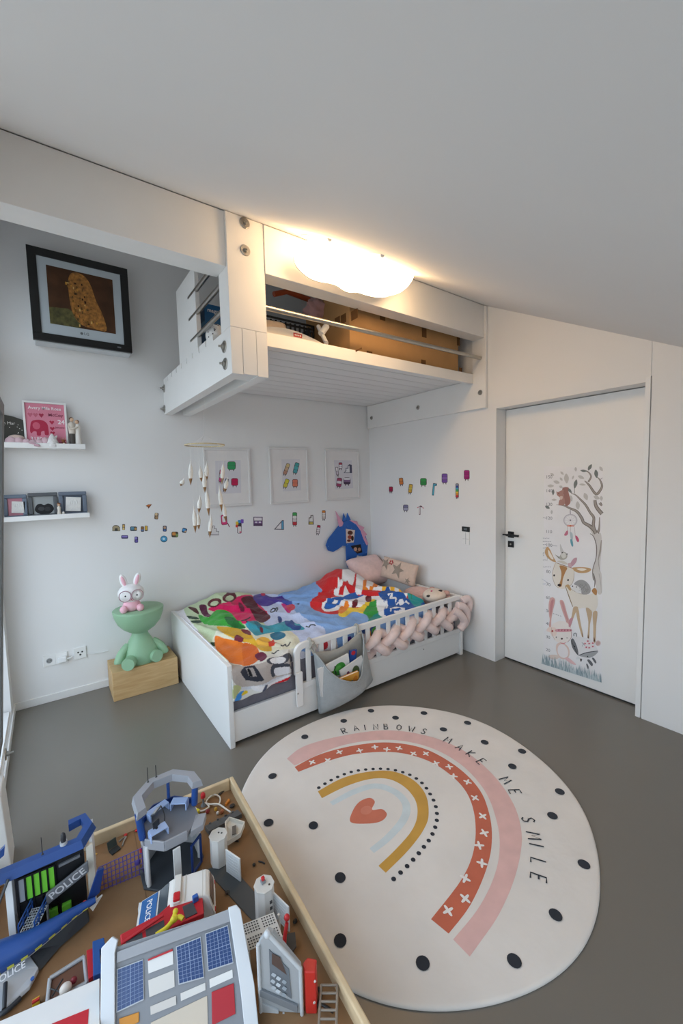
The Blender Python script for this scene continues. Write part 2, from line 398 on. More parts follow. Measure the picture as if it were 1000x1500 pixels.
# planks run along X; the deck front edge sits behind the fascia line
n = 10; y0 = -1.385; pw = 1.375/n
for k in range(n):
    ya, yb = y0+k*pw+.004, y0+(k+1)*pw-.004
    xl = LX0+.004 if k else LX1+.002
    MB(WOODW).prism([(xl, ya-.004, 2.388), (xl, yb, 2.388), (xl, yb, 2.428), (xl, ya+.007, 2.428), (xl, ya+.007, 2.400)], (-.002-xl, 0, 0)).build('deck_plank', lf, bevel=.0008)
MB(WOODW).box(LX1+.001, -.032, -1.425, -1.387, 2.352, 2.430).build('deck_fascia', lf, bevel=.002)
# L shaped wall plate on the right wall
q = MB(WOODW)
q.prism([(-.030, -.01, 2.138), (-.030, -1.545, 2.138), (-.030, -1.545, zc(-1.545)-.003), (-.030, -1.41, zc(-1.41)-.003), (-.030, -1.41, 2.386), (-.030, -.01, 2.386)], (.029, 0, 0))
q.build('wall_plate', lf, bevel=.003)
# heavy front beam under the ceiling
q = MB(WOODW)
q.prism([(LX1+.001, -1.528, 2.700), (LX1+.001, -1.418, 2.700), (LX1+.001, -1.418, zc(-1.418)-.003), (LX1+.001, -1.528, zc(-1.528)-.003)], (-.031-LX1, 0, 0))
q.build('front_beam', lf, bevel=.0025)
r = MB(STEEL); r.tube([(LX1-.02, -1.47, 2.545), (-.02, -1.495, 2.545)], .0145, 16); r.build('guard_rail', lf)
for (x, y) in ((358, 327), (359, 367)): bolt(WY(x, y, -1.521), (0, -1, 0), lf, .028, rise=.026)
for (x, y) in ((328.5, 508), (330, 533), (240.5, 569), (241, 599)): bolt(WX(x, y, LX0), (-1, 0, 0), lf, .032, rise=.032)
for (x, y) in ((544, 612), (612, 597), (703, 575)): bolt(WX(x, y, -.03), (-1, 0, 0), lf, .021, rise=.010)
# three short side rails on a white plate toward the back wall
rp_ = MB(WHITE); rp_.box(-2.165, -2.135, -.93, -.50, 2.40, 2.94); rp_.build('rail_plate', lf, bevel=.004)
for (x, y) in ((277.5, 437), (279, 469), (281.5, 500)):
    a = WX(x, y, -2.155); MB(STEEL).tube([(-2.155, a.y, a.z), (-2.155, -1.386, a.z)], .014, 14).build('side_rail', lf)
# left beam carrying on to the window wall
q = MB(WOODW)
q.prism([(XW+.002, -1.500, 2.692), (XW+.002, -1.36, 2.692), (XW+.002, -1.36, zc(-1.36)-.004), (XW+.002, -1.500, zc(-1.500)-.004)], (LX0-.002-XW, 0, 0))
tag(q.build('roof_beam', bevel=.002), 'wide white beam under the slope from the loft post to the left window wall', 'beam')

# ---------------------------------------------------------------- things stored on the loft
Z0 = 2.429
CARD = mat('cardboard', '#b08a5e', .85, var=.06, vscale=8, bump=.05, bscale=80, spec=.2)
CARDD = mat('cardboard_print', '#6d4c2c', .85, var=.05, spec=.2)
cx0, cx1, cy0, cy1 = -1.275, -.15, -1.365, -.80
cbx = thing('cardboard_box', 'large brown cardboard box with dark tape patches on the loft', 'box', ((cx0+cx1)/2, (cy0+cy1)/2, Z0))
MB(CARD).box(cx0, cx1, cy0, cy1, Z0, Z0+.46).build('body', cbx, bevel=.004)
for px, py, w_, h_ in ((560, 464, .05, .05), (621, 487, .05, .075), (671, 500, .035, .07), (541, 520, .05, .05), (620, 533, .05, .06), (674, 543, .04, .05)):
    c = WY(px, py, cy0); tp = MB(CARDD); tp.box(c.x-w_/2, c.x+w_/2, cy0-.0015, cy0, max(Z0+.001, c.z-h_/2), c.z+h_/2); tp.build('tape_patch', cbx)
for px, py, w_, h_ in ((519, 461, .07, .06), (503, 467, .06, .06), (494, 471, .06, .06), (523, 518, .1, .03)):
    c = WX(px, py, cx0); tp = MB(CARDD); tp.box(cx0-.0015, cx0, c.y-w_/2, c.y+w_/2, max(Z0+.001, c.z-h_/2), c.z+h_/2); tp.build('tape_patch', cbx)
# slatted black crate with laundry
kx0, kx1, ky0, ky1 = -1.75, -1.31, -.98, -.62
ct = thing('laundry_crate', 'black slatted plastic crate full of laundry beside the cardboard box', 'crate', ((kx0+kx1)/2, (ky0+ky1)/2, Z0))
c = MB(P('#1c1d20'))
for k in range(12):
    x = kx0+.01+(kx1-kx0-.02)*k/11
    c.box(x-.006, x+.006, ky0, ky0+.01, Z0+.02, Z0+.27).box(x-.006, x+.006, ky1-.01, ky1, Z0+.02, Z0+.27)
for k in range(9):
    y = ky0+.01+(ky1-ky0-.02)*k/8
    c.box(kx0, kx0+.01, y-.006, y+.006, Z0+.02, Z0+.27).box(kx1-.01, kx1, y-.006, y+.006, Z0+.02, Z0+.27)
for z in (Z0, Z0+.12, Z0+.25): framebox(c, kx0, kx1, ky0, ky0+.012, z, z+.04, .012); framebox(c, kx0, kx1, ky1-.012, ky1, z, z+.04, .012); c.box(kx0, kx0+.012, ky0, ky1, z, z+.035).box(kx1-.012, kx1, ky0, ky1, z, z+.035)
c.box(kx0, kx1, ky0, ky1, Z0, Z0+.01); c.build('body', ct, bevel=.002)
def crumple(name, label, cat, c, r, hx, seed, group=None, n=28):
    rnd = random.Random(seed); ph = [rnd.uniform(0, 6.3) for _ in range(9)]
    def fn(a, b):
        th, ph_ = PI*b, 2*PI*a
        q = V((math.sin(th)*math.cos(ph_), math.sin(th)*math.sin(ph_), math.cos(th)))
        d = 1+.16*math.sin(4*q.x+6*q.z+ph[0])*math.sin(5*q.y+ph[1])+.12*math.sin(9*q.x-7*q.y+ph[2])+.08*math.sin(13*q.z+8*q.y+ph[3])+.05*math.sin(21*q.x+15*q.z+ph[4])
        z = q.z*r[2]*d
        return V(c)+V((q.x*r[0]*d, q.y*r[1]*d, max(z, -r[2]*.8)))
    b = MB(FAB(hx)); b.grid(fn, n, n//2+6, closed_u=True); o = b.build(name); return tag(o, label, cat, group)
crumple('folded_laundry', 'white and grey laundry heaped in the black crate on the loft', 'laundry', (-1.6, -.80, Z0+.20), (.13, .13, .09), '#d8d5d4', 1)
crumple('pink_cloth', 'dusty pink crumpled cloth hanging over the crate rim next to the cardboard box', 'cloth', WY(466, 455, -1.0), (.10, .06, .085), '#c69d9d', 2)
h = MB(P('#b0522c')); h.tube([WY(401, 431, -.9), WY(420, 427, -.9), WY(458, 441, -.9)], .019, 10)
tag(h.build('coat_hanger'), 'red brown wooden hanger bar lying across the crate on the loft', 'hanger')
pc = MB(FAB('#ddc9b4')); a = WY(402, 480, -1.2); pc.cushion((-1.79, -1.16, Z0+.095), (1, .05, .05), (0, .45, .9), (0, -.9, .45), .34, .20, .10, seed=4)
tag(pc.build('cream_pillow', weld=True), 'small cream pillow lying in front of the black crate on the loft', 'pillow')
# white curved toy housing with red label
a = WY(437, 500, -1.33)
wt = thing('toy_housing', 'white curved plastic toy housing with small red label at the loft front edge', 'toy', (-1.62, -1.29, Z0))
b = MB(P('#e4e0da')); pr = [(-1.955, 0), (-1.94, .035), (-1.87, .058), (-1.76, .068), (-1.66, .060), (-1.57, .042), (-1.50, .022), (-1.45, 0)]
b.prism([(x, -1.37, Z0+z) for x, z in spline([(p_[0], p_[1], 0) for p_ in pr], 4) for x, z in [(x, z)]] if False else [(q_.x, -1.37, Z0+max(0, q_.y)) for q_ in spline([(p_[0], p_[1], 0) for p_ in pr], 4)], (0, .16, 0)); b.build('body', wt, bevel=.01, seg=3)
b = MB(P('#c23a30')); c = WY(436, 497.5, -1.37); c.z = Z0+.040; b.box(c.x-.030, c.x+.030, -1.3725, -1.369, c.z-.011, c.z+.011); b.m(P('#f3e9e4'))
for i in range(4): b.box(c.x-.022+i*.012, c.x-.014+i*.012, -1.3732, -1.372, c.z-.004, c.z+.004)
b.build('label', wt)
s_ = MB(P('#dfe3e6')); s_.tube([WY(470, 489, -1.28), WY(478, 478, -1.27)], .022, 12).m(P('#e9e9e8')); s_.tube([WY(478, 503, -1.34)+V((0, 0, 0)), WY(466, 478, -1.2)], .014, 10)
tag(s_.build('rolled_tubes'), 'pale blue and white rolled tubes leaning against the cardboard box', 'tube')
# blue box and spotted bag seen between the side rails
a = WY(300, 470, -.84); bz = WY(300, 444, -.84).z
bb = thing('blue_box', 'blue toy box with white lettering standing behind the steel side rails', 'box', (a.x+.08, -.79, Z0))
MB(P('#0f6096')).box(a.x, a.x+.19, -.84, -.74, Z0, bz).build('body', bb, bevel=.002)
t_ = MB(P('#e8ecee')); t_.text('plus', (a.x+.08, -.84, bz-.16), (1, 0, 0), (0, 0, 1), .085, th=.0015, bold=.02).build('lettering', bb); t_ = MB(P('#e8ecee')); t_.text('magnum', (a.x+.08, -.84, bz-.04), (1, 0, 0), (0, 0, 1), .036, th=.0015, bold=.01); t_.build('lettering', bb)
t_ = MB(P('#4f9bd0')); t_.box(a.x-.0008, a.x, -.83, -.75, bz-.16, bz-.11); t_.build('pale_band', bb); t_ = MB(P('#c9a23a')); t_.box(a.x+.01, a.x+.05, -.8408, -.84, bz-.22, bz-.17); t_.build('gold_mark', bb)
a = V((-2.10, -1.05, 0)); BZ = Z0+.062
sb = MB(FAB('#e6e4e2')); sb.ball((a.x+.012, -1.05, BZ), (.056, .085, .062)); sb.m(P('#6d6d70'))
for i in range(16):
    t0, t1 = random.uniform(.2, .9), random.uniform(3.3, 5.6); d = V((math.cos(t1)*math.sin(1.9*t0+.3), math.sin(t1)*math.sin(1.9*t0+.3), math.cos(1.9*t0+.3)))
    sb.ball(V((a.x+.012, -1.05, BZ))+V((d.x*.056, d.y*.085, d.z*.062)), .0045, nu=8, nv=5)
tag(sb.build('spotted_bag'), 'white dotted fabric bag on the loft corner behind the post', 'bag')

# ---------------------------------------------------------------- cloud lamp under the slope
def inset(poly, d):
    n = len(poly); out = []
    ar = sum(poly[i][0]*poly[(i+1) % n][1]-poly[(i+1) % n][0]*poly[i][1] for i in range(n)); sg = 1 if ar > 0 else -1
    for i in range(n):
        a, b, c = V(poly[i-1]), V(poly[i]), V(poly[(i+1) % n])
        t = (c-a); t = t.normalized() if t.length else V((1, 0)); out.append((b.x-t.y*d*sg, b.y+t.x*d*sg))
    return out
def puff(mb, poly, fn, D, R, k=5):
    """rounded cushion-like solid over an outline; fn(a,b,depth)"""
    n = len(poly); rings = []
    for i in range(2*k+1):
        t = -PI/2+PI*i/(2*k); rings.append(([p_ for p_ in inset(poly, R*(1-math.cos(t)))], D*math.sin(t)))
    vs = [fn(x, y, d) for ring, d in rings for x, y in ring]
    fs = [(i*n+j, i*n+(j+1) % n, (i+1)*n+(j+1) % n, (i+1)*n+j) for i in range(2*k) for j in range(n)]
    mb.raw(vs, fs, True); mb.raw(vs[:n], [tuple(range(n-1, -1, -1))], True); mb.raw(vs[-n:], [tuple(range(n))], True)
LAMP = bpy.data.materials.new('lamp_glow'); LAMP.use_nodes = True
nt = LAMP.node_tree; b = nt.nodes['Principled BSDF']; b.inputs['Base Color'].default_value = (.9, .88, .84, 1); b.inputs['Roughness'].default_value = .5
ns = nt.nodes.new('ShaderNodeTexNoise'); ns.inputs['Scale'].default_value = 5; rp = nt.nodes.new('ShaderNodeValToRGB')
rp.color_ramp.elements[0].color = (1, .63, .31, 1); rp.color_ramp.elements[1].color = (1, .66, .34, 1)
nt.links.new(ns.outputs['Fac'], rp.inputs['Fac']); nt.links.new(rp.outputs['Color'], b.inputs['Emission Color']); b.inputs['Emission Strength'].default_value = LAMP_E
LY = -1.715
oc = [(90, 190), (108, 135), (150, 121), (230, 126), (330, 138), (450, 165), (600, 205), (740, 243), (840, 275), (893, 305), (910, 350), (893, 425), (840, 485), (765, 510), (680, 502), (620, 485), (570, 470), (510, 470), (460, 447), (420, 418), (370, 402), (300, 390), (230, 366), (160, 315), (110, 255)]
op = [WY(420+.2*x, 330+.2*y, LY) for x, y in oc]
op = [(q_.x, q_.y) for q_ in spline([(p_.x, p_.z, 0) for p_ in op], 3, True)]
lp = thing('cloud_lamp', 'glowing white cloud shaped lamp under the slope in front of the loft beam', 'lamp', (-1.38, LY, 2.72))
b = MB(LAMP); puff(b, op, lambda x, z, d: V((x, LY+d, z)), .075, .065, 6); b.build('lamp_shade', lp, weld=True)
bk = MB(WHITE); bk.prism([V((x, LY+.0755, z)) for x, z in inset(op, .012)], (0, .008, 0)); bk.build('glow_blocker', lp)  # unseen plate added to block the lamp's glow toward the beam
br = MB(WHITE); a, c = WP(483, 350, V((0, -1.52, 2.96)), V((0, -.5227, 1))), WP(560, 373, V((0, -1.52, 2.96)), V((0, -.5227, 1)))
for q_ in (a, c): br.tube([q_+V((0, 0, -.001)), V((q_.x, LY, 2.86))], .012, 12)
br.prism([V((a.x-.05, -1.76, zc(-1.76)-.018)), V((c.x+.05, -1.76, zc(-1.76)-.018)), V((c.x+.05, -1.76, zc(-1.76)-.001)), V((a.x-.05, -1.76, zc(-1.76)-.001))], (0, .08, .08*.5227)); br.build('ceiling_bracket', lp, bevel=.002)
# ================================================================== BACK WALL
# air conditioner with a framed picture front, high on the wall
N_ = V((0, -1, 0))
def wall_uv(Y): return lambda x, y: WY(x, y, Y)
sx0, sx1, sz0, sz1, sd = -3.012, -2.387, 2.61, 3.24, .115
c = [WY(39, 360, -sd), WY(187, 392, -sd), WY(193, 515, -sd), WY(47, 498, -sd)]
sx0, sx1 = (c[0].x+c[3].x)/2, (c[1].x+c[2].x)/2; sz0, sz1 = (c[2].z+c[3].z)/2, (c[0].z+c[1].z)/2
ac = thing('wall_air_conditioner', 'square black framed air conditioner with a picture front high on the back wall left of the loft', 'picture panel', ((sx0+sx1)/2, 0, sz0))
MB(P('#cfd3d6')).box(sx0+.01, sx1-.01, -sd+.02, 0, sz0-.012, sz1-.01).build('housing', ac, bevel=.004)
fb = .05*(sx1-sx0)/.63*1.0
f = MB(P('#141414', .3)); framebox(f, sx0, sx1, -sd, -sd+.03, sz0, sz1, .052); f.build('frame', ac, bevel=.002)
f = MB(P('#b9c2c8')); f.box(sx0+.05, sx1-.05, -sd+.008, -sd+.02, sz0+.05, sz1-.05); f.build('mat_board', ac)
W_, H_ = sx1-sx0, sz1-sz0
ART = mat('painting_ground', '#4a2f1c', .5, var=.35, vscale=9, spec=.3)
a = MB(ART); S = Sheet(a, lambda x, y: V((sx0+W_*x, -sd+.008, sz1-H_*y)), N_, .0012, .0003)
S.poly([(.17, .165), (.83, .165), (.83, .80), (.17, .80)], ART)
S.poly([(.17, .62), (.35, .60), (.48, .68), (.46, .80), (.17, .80)], mat('painting_meadow', '#55512a', .5, var=.5, vscale=40))
GOLD = mat('painting_gold', '#a06a2c', .45, var=.55, vscale=45)
S.poly(spline([(.38, .25, 0), (.44, .18, 0), (.54, .20, 0), (.60, .30, 0), (.64, .45, 0), (.70, .60, 0), (.73, .78, 0), (.60, .78, 0), (.48, .76, 0), (.40, .66, 0), (.37, .45, 0)], 4, True) and [(q.x, q.y) for q in spline([(.38, .25, 0), (.44, .18, 0), (.54, .20, 0), (.60, .30, 0), (.64, .45, 0), (.70, .60, 0), (.73, .78, 0), (.60, .78, 0), (.48, .76, 0), (.40, .66, 0), (.37, .45, 0)], 4, True)], GOLD)
rn = random.Random(3)
for i in range(46):
    x, y = rn.uniform(.39, .64), rn.uniform(.28, .76)
    if x > .40+.5*(y-.2): x -= .12
    w_, h_ = rn.uniform(.008, .02), rn.uniform(.012, .03)
    S.poly([(x, y), (x+w_, y), (x+w_, y+h_), (x, y+h_)], rn.choice(['#c9923f', '#3a2415', '#7d5a2a', '#d8b46a', '#5e4a2c', '#2b1d14']))
a.build('artwork', ac)
l = MB(P('#5a5d60')); l.text('LG', ((sx0+sx1)/2+.012, -sd+.008, sz0+.088), (1, 0, 0), (0, 0, 1), .026, th=.0005, bold=.01); l.disc(((sx0+sx1)/2-.018, -sd+.008, sz0+.088), N_, .009, .0006); l.build('logo', ac)
l = MB(P('#6f7377')); l.box(sx1-.10, sx1-.075, -sd-.0006, -sd, sz0+.022, sz0+.032); l.build('badge', ac)

# ---------------------------------------------------------------- picture ledges
def ledge(z0, z1, lab, x1):
    t = thing('picture_ledge', lab, 'shelf', ((XW+x1)/2, 0, z0))
    b = MB(WHITE); b.box(XW+.004, x1, -.115, 0, z0, z0+.012).build('board', t, bevel=.001)
    MB(WHITE).box(XW+.004, x1, -.117, -.107, z0, z1).build('front_lip', t, bevel=.001)
ledge(1.842, 1.878, 'upper white picture ledge on the back wall holding the pink birth print', -2.755)
ledge(1.347, 1.380, 'lower white picture ledge on the back wall holding three small grey frames', -2.759)
ZU, ZL = 1.8545, 1.3595
def pb(x, y, Y): return WY(x, y, Y)
# arched dark plaque
pl = thing('arched_plaque', 'dark olive arched plaque with white script on the upper ledge', 'plaque', (-3.2, -.03, ZU))
a, b_ = WY(4, 640, -.04), WY(36, 612, -.04); w_ = b_.x-a.x; top = WY(15, 608, -.04).z
bm_ = MB(P('#3b3a33', .6)); pts = [(XW+.01, ZU), (b_.x, ZU), (b_.x, b_.z-.02)] + [(b_.x+(XW+.01-b_.x)*t, b_.z-.02+(top-b_.z+.02)*math.sin(PI/2*min(1, t*1.6))) for t in (.1, .25, .4, .55, .7, .85, 1)]
bm_.prism([(x, -.04, z) for x, z in pts], (0, .012, 0)); bm_.build('board', pl, bevel=.001)
d_ = MB(INK('#e9e6df')); cxx = (XW+b_.x)/2+.01; d_.text('in Mar', (cxx, -.0405, top-.055), (1, 0, 0), (0, 0, 1), .027)
for i in range(9): d_.disc((XW+.03+rn.uniform(0, b_.x-XW-.04), -.0405, top-.02-rn.uniform(.03, .11)), N_, .0025, .0005, 8)
d_.build('lettering', pl)
d_ = MB(INK('#6f93b8')); d_.box(XW+.012, XW+.05, -.0412, -.0404, ZU, ZU+.055); d_.build('photo', pl)
# pink birth print in white frame
a, b_ = WY(36.5, 645, -.05), WY(96, 590, -.05); x0, x1, z1 = a.x, b_.x, WY(40, 587, -.05).z
bp_ = thing('framed_print', 'pink elephant birth print in a white frame on the upper ledge', 'framed print', ((x0+x1)/2, -.04, ZU))
f = MB(WHITE); framebox(f, x0, x1, -.055, -.035, ZU, z1, .012); f.build('frame', bp_, bevel=.001)
w_, h_ = x1-x0, z1-ZU
f = MB(); S = Sheet(f, lambda x, y: V((x0+w_*x, -.045, z1-h_*y)), N_)
S.poly([(.04, .04), (.96, .04), (.96, .96), (.04, .96)], '#d9889c')
EL = '#b3354f'
S.poly([(q.x, q.y) for q in spline([(.14, .56, 0), (.18, .44, 0), (.30, .40, 0), (.44, .41, 0), (.53, .48, 0), (.55, .60, 0), (.545, .72, 0), (.46, .72, 0), (.45, .64, 0), (.38, .66, 0), (.36, .74, 0), (.28, .74, 0), (.27, .66, 0), (.20, .66, 0), (.16, .70, 0), (.13, .66, 0)], 4, True)], EL)
S.poly(ell(.28, .53, .085, .08), '#cf6379')
for i, xx in enumerate((.16, .28, .41)): S.poly([(xx, .27), (xx+.03, .25), (xx+.06, .28), (xx, .35), (xx-.06, .28), (xx-.03, .25)], '#a93a52' if i > 1 else '#c46a7e')
for yy in (.42, .56, .66): S.poly([(.64, yy), (.67, yy-.02), (.70, yy+.005), (.64, yy+.07), (.58, yy+.005), (.61, yy-.02)], EL)
S.poly([(.12, .89), (.9, .89), (.9, .93), (.12, .93)], '#8e4257')
f.m(INK('#f6e9ec'))
pt = lambda x, y: V((x0+w_*x, -.0462, z1-h_*y))
f.text('Avery Mila Rose', pt(.5, .14), (1, 0, 0), (0, 0, 1), .030, .95, bold=.015); f.text('24', pt(.86, .43), (1, 0, 0), (0, 0, 1), .042, bold=.02); f.text('3180gr', pt(.32, .82), (1, 0, 0), (0, 0, 1), .035, bold=.015)
f.m(INK('#8a3c52')).text('McCoy', pt(.74, .28), (1, 0, 0), (0, 0, 1), .030, bold=.01).text('January', pt(.82, .55), (1, 0, 0), (0, 0, 1), .018)
f.build('print', bp_)
# plush comforter draped along the ledge
pk = thing('plush_comforter', 'pale pink plush comforter with white knitted hood slumped along the upper ledge', 'soft toy', (-3.05, -.08, ZU))
b = MB(FAB('#d9b9c0'))
for (x, y, rx, rz) in ((16, 640, .036, .036), (27, 641, .034, .034), (38, 640, .032, .029), (48, 641, .034, .027), (58, 641, .034, .030), (66, 638, .028, .038)):
    c = WY(x, y, -.075); b.ball((c.x, -.075, ZU+rz*.8), (rx, .03, rz))
b.build('body', pk)
b = MB(FAB('#d8c0b4')); c = WY(23, 632, -.06); b.ball((c.x, -.06, ZU+.058), (.045, .025, .022)); b.m(P('#3b2f2c')); b.ball((c.x-.032, -.08, ZU+.052), .006); b.build('head', pk)
b = MB(FAB('#e9e6e4', 90, .6)); c = WY(76, 637, -.085)
b.lathe([(.042, 0), (.040, .025), (.026, .055), (.010, .085), (.001, .095)], (c.x, -.082, ZU), 16); b.ball((c.x+.02, -.082, ZU+.065), (.007, .007, .02), Matrix.Rotation(.5, 3, 'Y')); b.build('knitted_hood', pk)
b = MB(FAB('#cfa9b4')); b.tube(spline([WY(42, 648, -.121), WY(50, 650, -.123), WY(58, 653, -.124), WY(50, 652, -.124)], 4), .006, 8); b.build('dangling_leg', pk)
# small deer figure
dt = thing('deer_figurine', 'tiny brown deer figurine beside the pink print on the upper ledge', 'figurine', WY(94, 648, -.08))
c = WY(93, 640, -.08); b = MB(P('#8a4e2a')); b.ball((c.x, -.08, ZU+.022), (.014, .011, .015)); b.ball((c.x-.003, -.088, ZU+.043), (.010, .010, .011)); b.ball((c.x-.012, -.084, ZU+.05), (.007, .003, .004)); b.ball((c.x+.008, -.084, ZU+.05), (.007, .003, .004))
for s in (-1, 1): b.tube([(c.x+.008*s, -.085, ZU+.012), (c.x+.010*s, -.092, ZU)], .004, 8)
b.build('body', dt)
b = MB(P('#b58a5c')); 
for s in (-1, 1): b.tube(spline([(c.x-.003+.004*s, -.085, ZU+.053), (c.x-.003+.009*s, -.085, ZU+.062), (c.x-.003+.007*s, -.085, ZU+.070)], 3), .0015, 6)
b.m(P('#efe2cf')).ball((c.x, -.090, ZU+.022), (.008, .004, .010)); b.build('antlers', dt)
# embracing couple
cp = thing('couple_figurine', 'carved figurine of an embracing couple at the right end of the upper ledge', 'figurine', WY(110, 648, -.075))
a = WY(106, 640, -.075).x; d2 = WY(114.5, 640, -.075).x; zt = WY(108, 610, -.075).z; H = zt-ZU
b = MB(P('#4c4741', .7)); b.lathe([(.014, 0), (.016, .02), (.017, H*.45)], (a, -.075, ZU), 16); b.build('trousers', cp)
b = MB(P('#d8cdbf', .7)); b.lathe([(.018, H*.44), (.022, H*.6), (.021, H*.76), (.008, H*.82)], (a, -.075, ZU), 16)
b.tube(spline([(a-.018, -.08, ZU+H*.74), (a-.016, -.095, ZU+H*.6), (a+.01, -.10, ZU+H*.60), (d2, -.095, ZU+H*.66)], 4), .006, 8); b.build('shirt', cp)
b = MB(P('#e9e4dc', .7)); b.lathe([(.024, 0), (.021, .03), (.015, H*.5), (.018, H*.66), (.007, H*.76)], (d2, -.075, ZU), 18); b.build('dress', cp)
b = MB(P('#d9b596', .6)); b.ball((a+.003, -.078, ZU+H*.89), (.012, .012, .015)); b.ball((d2-.004, -.078, ZU+H*.82), (.0115, .012, .014)); b.build('heads', cp)
b = MB(P('#4a3020', .7)); b.ball((a+.001, -.073, ZU+H*.92), (.0135, .012, .012)); b.m(P('#6d3b22', .7)).ball((d2-.001, -.070, ZU+H*.835), (.014, .013, .015)); b.build('hair', cp)
# three small frames on the lower ledge
def small_frame(xa, xb, yt, hx, lab, kind):
    Y = -.06; x0, x1 = max(XW+.004, WY(xa, 740, Y).x), WY(xb, 740, Y).x; z1 = WY(xb, yt, Y).z
    t = thing('photo_frame', lab, 'photo frame', ((x0+x1)/2, Y, ZL))
    w_, h_ = x1-x0, z1-ZL
    f = MB(P(hx, .5)); framebox(f, x0, x1, Y-.012, Y+.012, ZL, z1, .026); f.build('frame', t, bevel=.006, seg=3)
    f = MB(); S = Sheet(f, lambda x, y: V((x0+w_*x, Y, z1-h_*y)), N_)
    S.poly([(.1, .1), (.9, .1), (.9, .9), (.1, .9)], {'pink': '#c98b97', 'dark': '#9da1a2', 'grey': '#5d6470'}[kind])
    if kind == 'dark':
        S.poly([(q.x, q.y) for q in spline([(.2, .70, 0), (.28, .48, 0), (.42, .44, 0), (.52, .50, 0), (.66, .44, 0), (.80, .52, 0), (.84, .70, 0), (.66, .86, 0), (.40, .86, 0)], 4, True)], '#2a2a2c')
        S.poly(ell(.42, .64, .11, .08), '#47474a'); S.poly(ell(.63, .66, .10, .09), '#3c3c3f')
    f.build('mat_board', t)
    if kind != 'dark':
        b = MB(mat('plaster_cast', '#e2e0dc', .8, var=.05, vscale=30, bump=.5, bscale=90)); b.at(((x0+x1)/2+(.016 if kind == 'pink' else 0), Y-.006, (ZL+z1)/2-.002), ry=.08)
        s = min(w_, h_)*.27; b.box(-s, s, -.006, .004, -s*1.1, s*1.1)
        for i in range(4): b.ball((-s*.45+s*.3*i, -.006, s*.2+.1*s*(i % 2)), (s*.10, .0025, s*.35), nu=8, nv=6)
        b.build('plaster_cast', t, bevel=.002)
small_frame(4, 40, 724, '#6b7787', 'blue grey frame with pink mat and plaster cast, first on the lower ledge', 'pink')
small_frame(41.5, 85, 721, '#55585c', 'dark grey frame with a black and white photo in the middle of the lower ledge', 'dark')
small_frame(86.5, 127.5, 719.5, '#66707f', 'blue grey frame with plaster cast at the right end of the lower ledge', 'grey')
c = WY(86.5, 745, -.09)
fg = thing('angel_figurine', 'small cream standing figurine in front of two grey frames on the lower ledge', 'figurine', (c.x, -.09, ZL))
b = MB(P('#dcd2c6', .7)); b.lathe([(.016, 0), (.014, .02), (.009, .05), (.012, .068), (.005, .078)], (c.x, -.09, ZL), 16); b.m(P('#cfae92', .7)).ball((c.x, -.09, ZL+.087), (.009, .009, .011)); b.build('body', fg)
b = MB(P('#7b5238', .7)); b.ball((c.x, -.088, ZL+.092), (.0105, .010, .010)); b.build('hair', fg)
b = MB(P('#e8e2da', .7)); b.ball((c.x+.024, -.092, ZL+.014), (.010, .008, .014)); b.ball((c.x+.024, -.094, ZL+.031), .007); b.build('small_lamb', fg)

# ---------------------------------------------------------------- three framed number prints
FRM = mat('white_frame', '#dedbd9', .35, var=.01)
def rrect(x, y, w_, h_, a=0., r=.25, n=3):
    rr = min(w_, h_)*r; pts = []
    for sx, sy, a0 in ((1, 1, 0), (-1, 1, PI/2), (-1, -1, PI), (1, -1, 1.5*PI)):
        for i in range(n+1):
            t = a0+PI/2*i/n; pts.append((sx*(w_/2-rr)+rr*math.cos(t), sy*(h_/2-rr)+rr*math.sin(t)))
    return [(x+p_[0]*math.cos(a)-p_[1]*math.sin(a), y+p_[0]*math.sin(a)+p_[1]*math.cos(a)) for p_ in pts]
def blockshape(S, x, y, w_, h_, cols, a=0., outline='#4a3f44', legs=True):
    """plain printed stack of coloured blocks on two short feet (photo pixels)"""
    S.poly(rrect(x, y, w_+1.2, h_+1.2, a), outline)
    n = len(cols); ca, sa = math.cos(a), math.sin(a)
    for i, cc in enumerate(cols):
        yy = -h_/2+h_*(i+.5)/n; S.poly(rrect(x-yy*sa, y+yy*ca, w_, h_/n-.25, a), cc)
    if legs:
        for s in (-.25, .25):
            b0 = (x+s*w_*ca-(h_/2)*sa, y+s*w_*sa+(h_/2)*ca); S.poly(ribbon([b0, (b0[0]-sa*2.6+s, b0[1]+ca*2.6)], 1.0, 1), outline)
frames = [((299, 657), (366, 655.5), (368.5, 740), (300, 744), 'white framed print with green and red shapes behind the shell mobile'),
          ((392.5, 656), (450, 655), (453.5, 735.5), (397.5, 739.5), 'middle white framed print with four slim pastel shapes'),
          ((476, 657), (525.5, 659), (528, 731), (477.5, 733.5), 'white framed print nearest the room corner with outline shapes')]
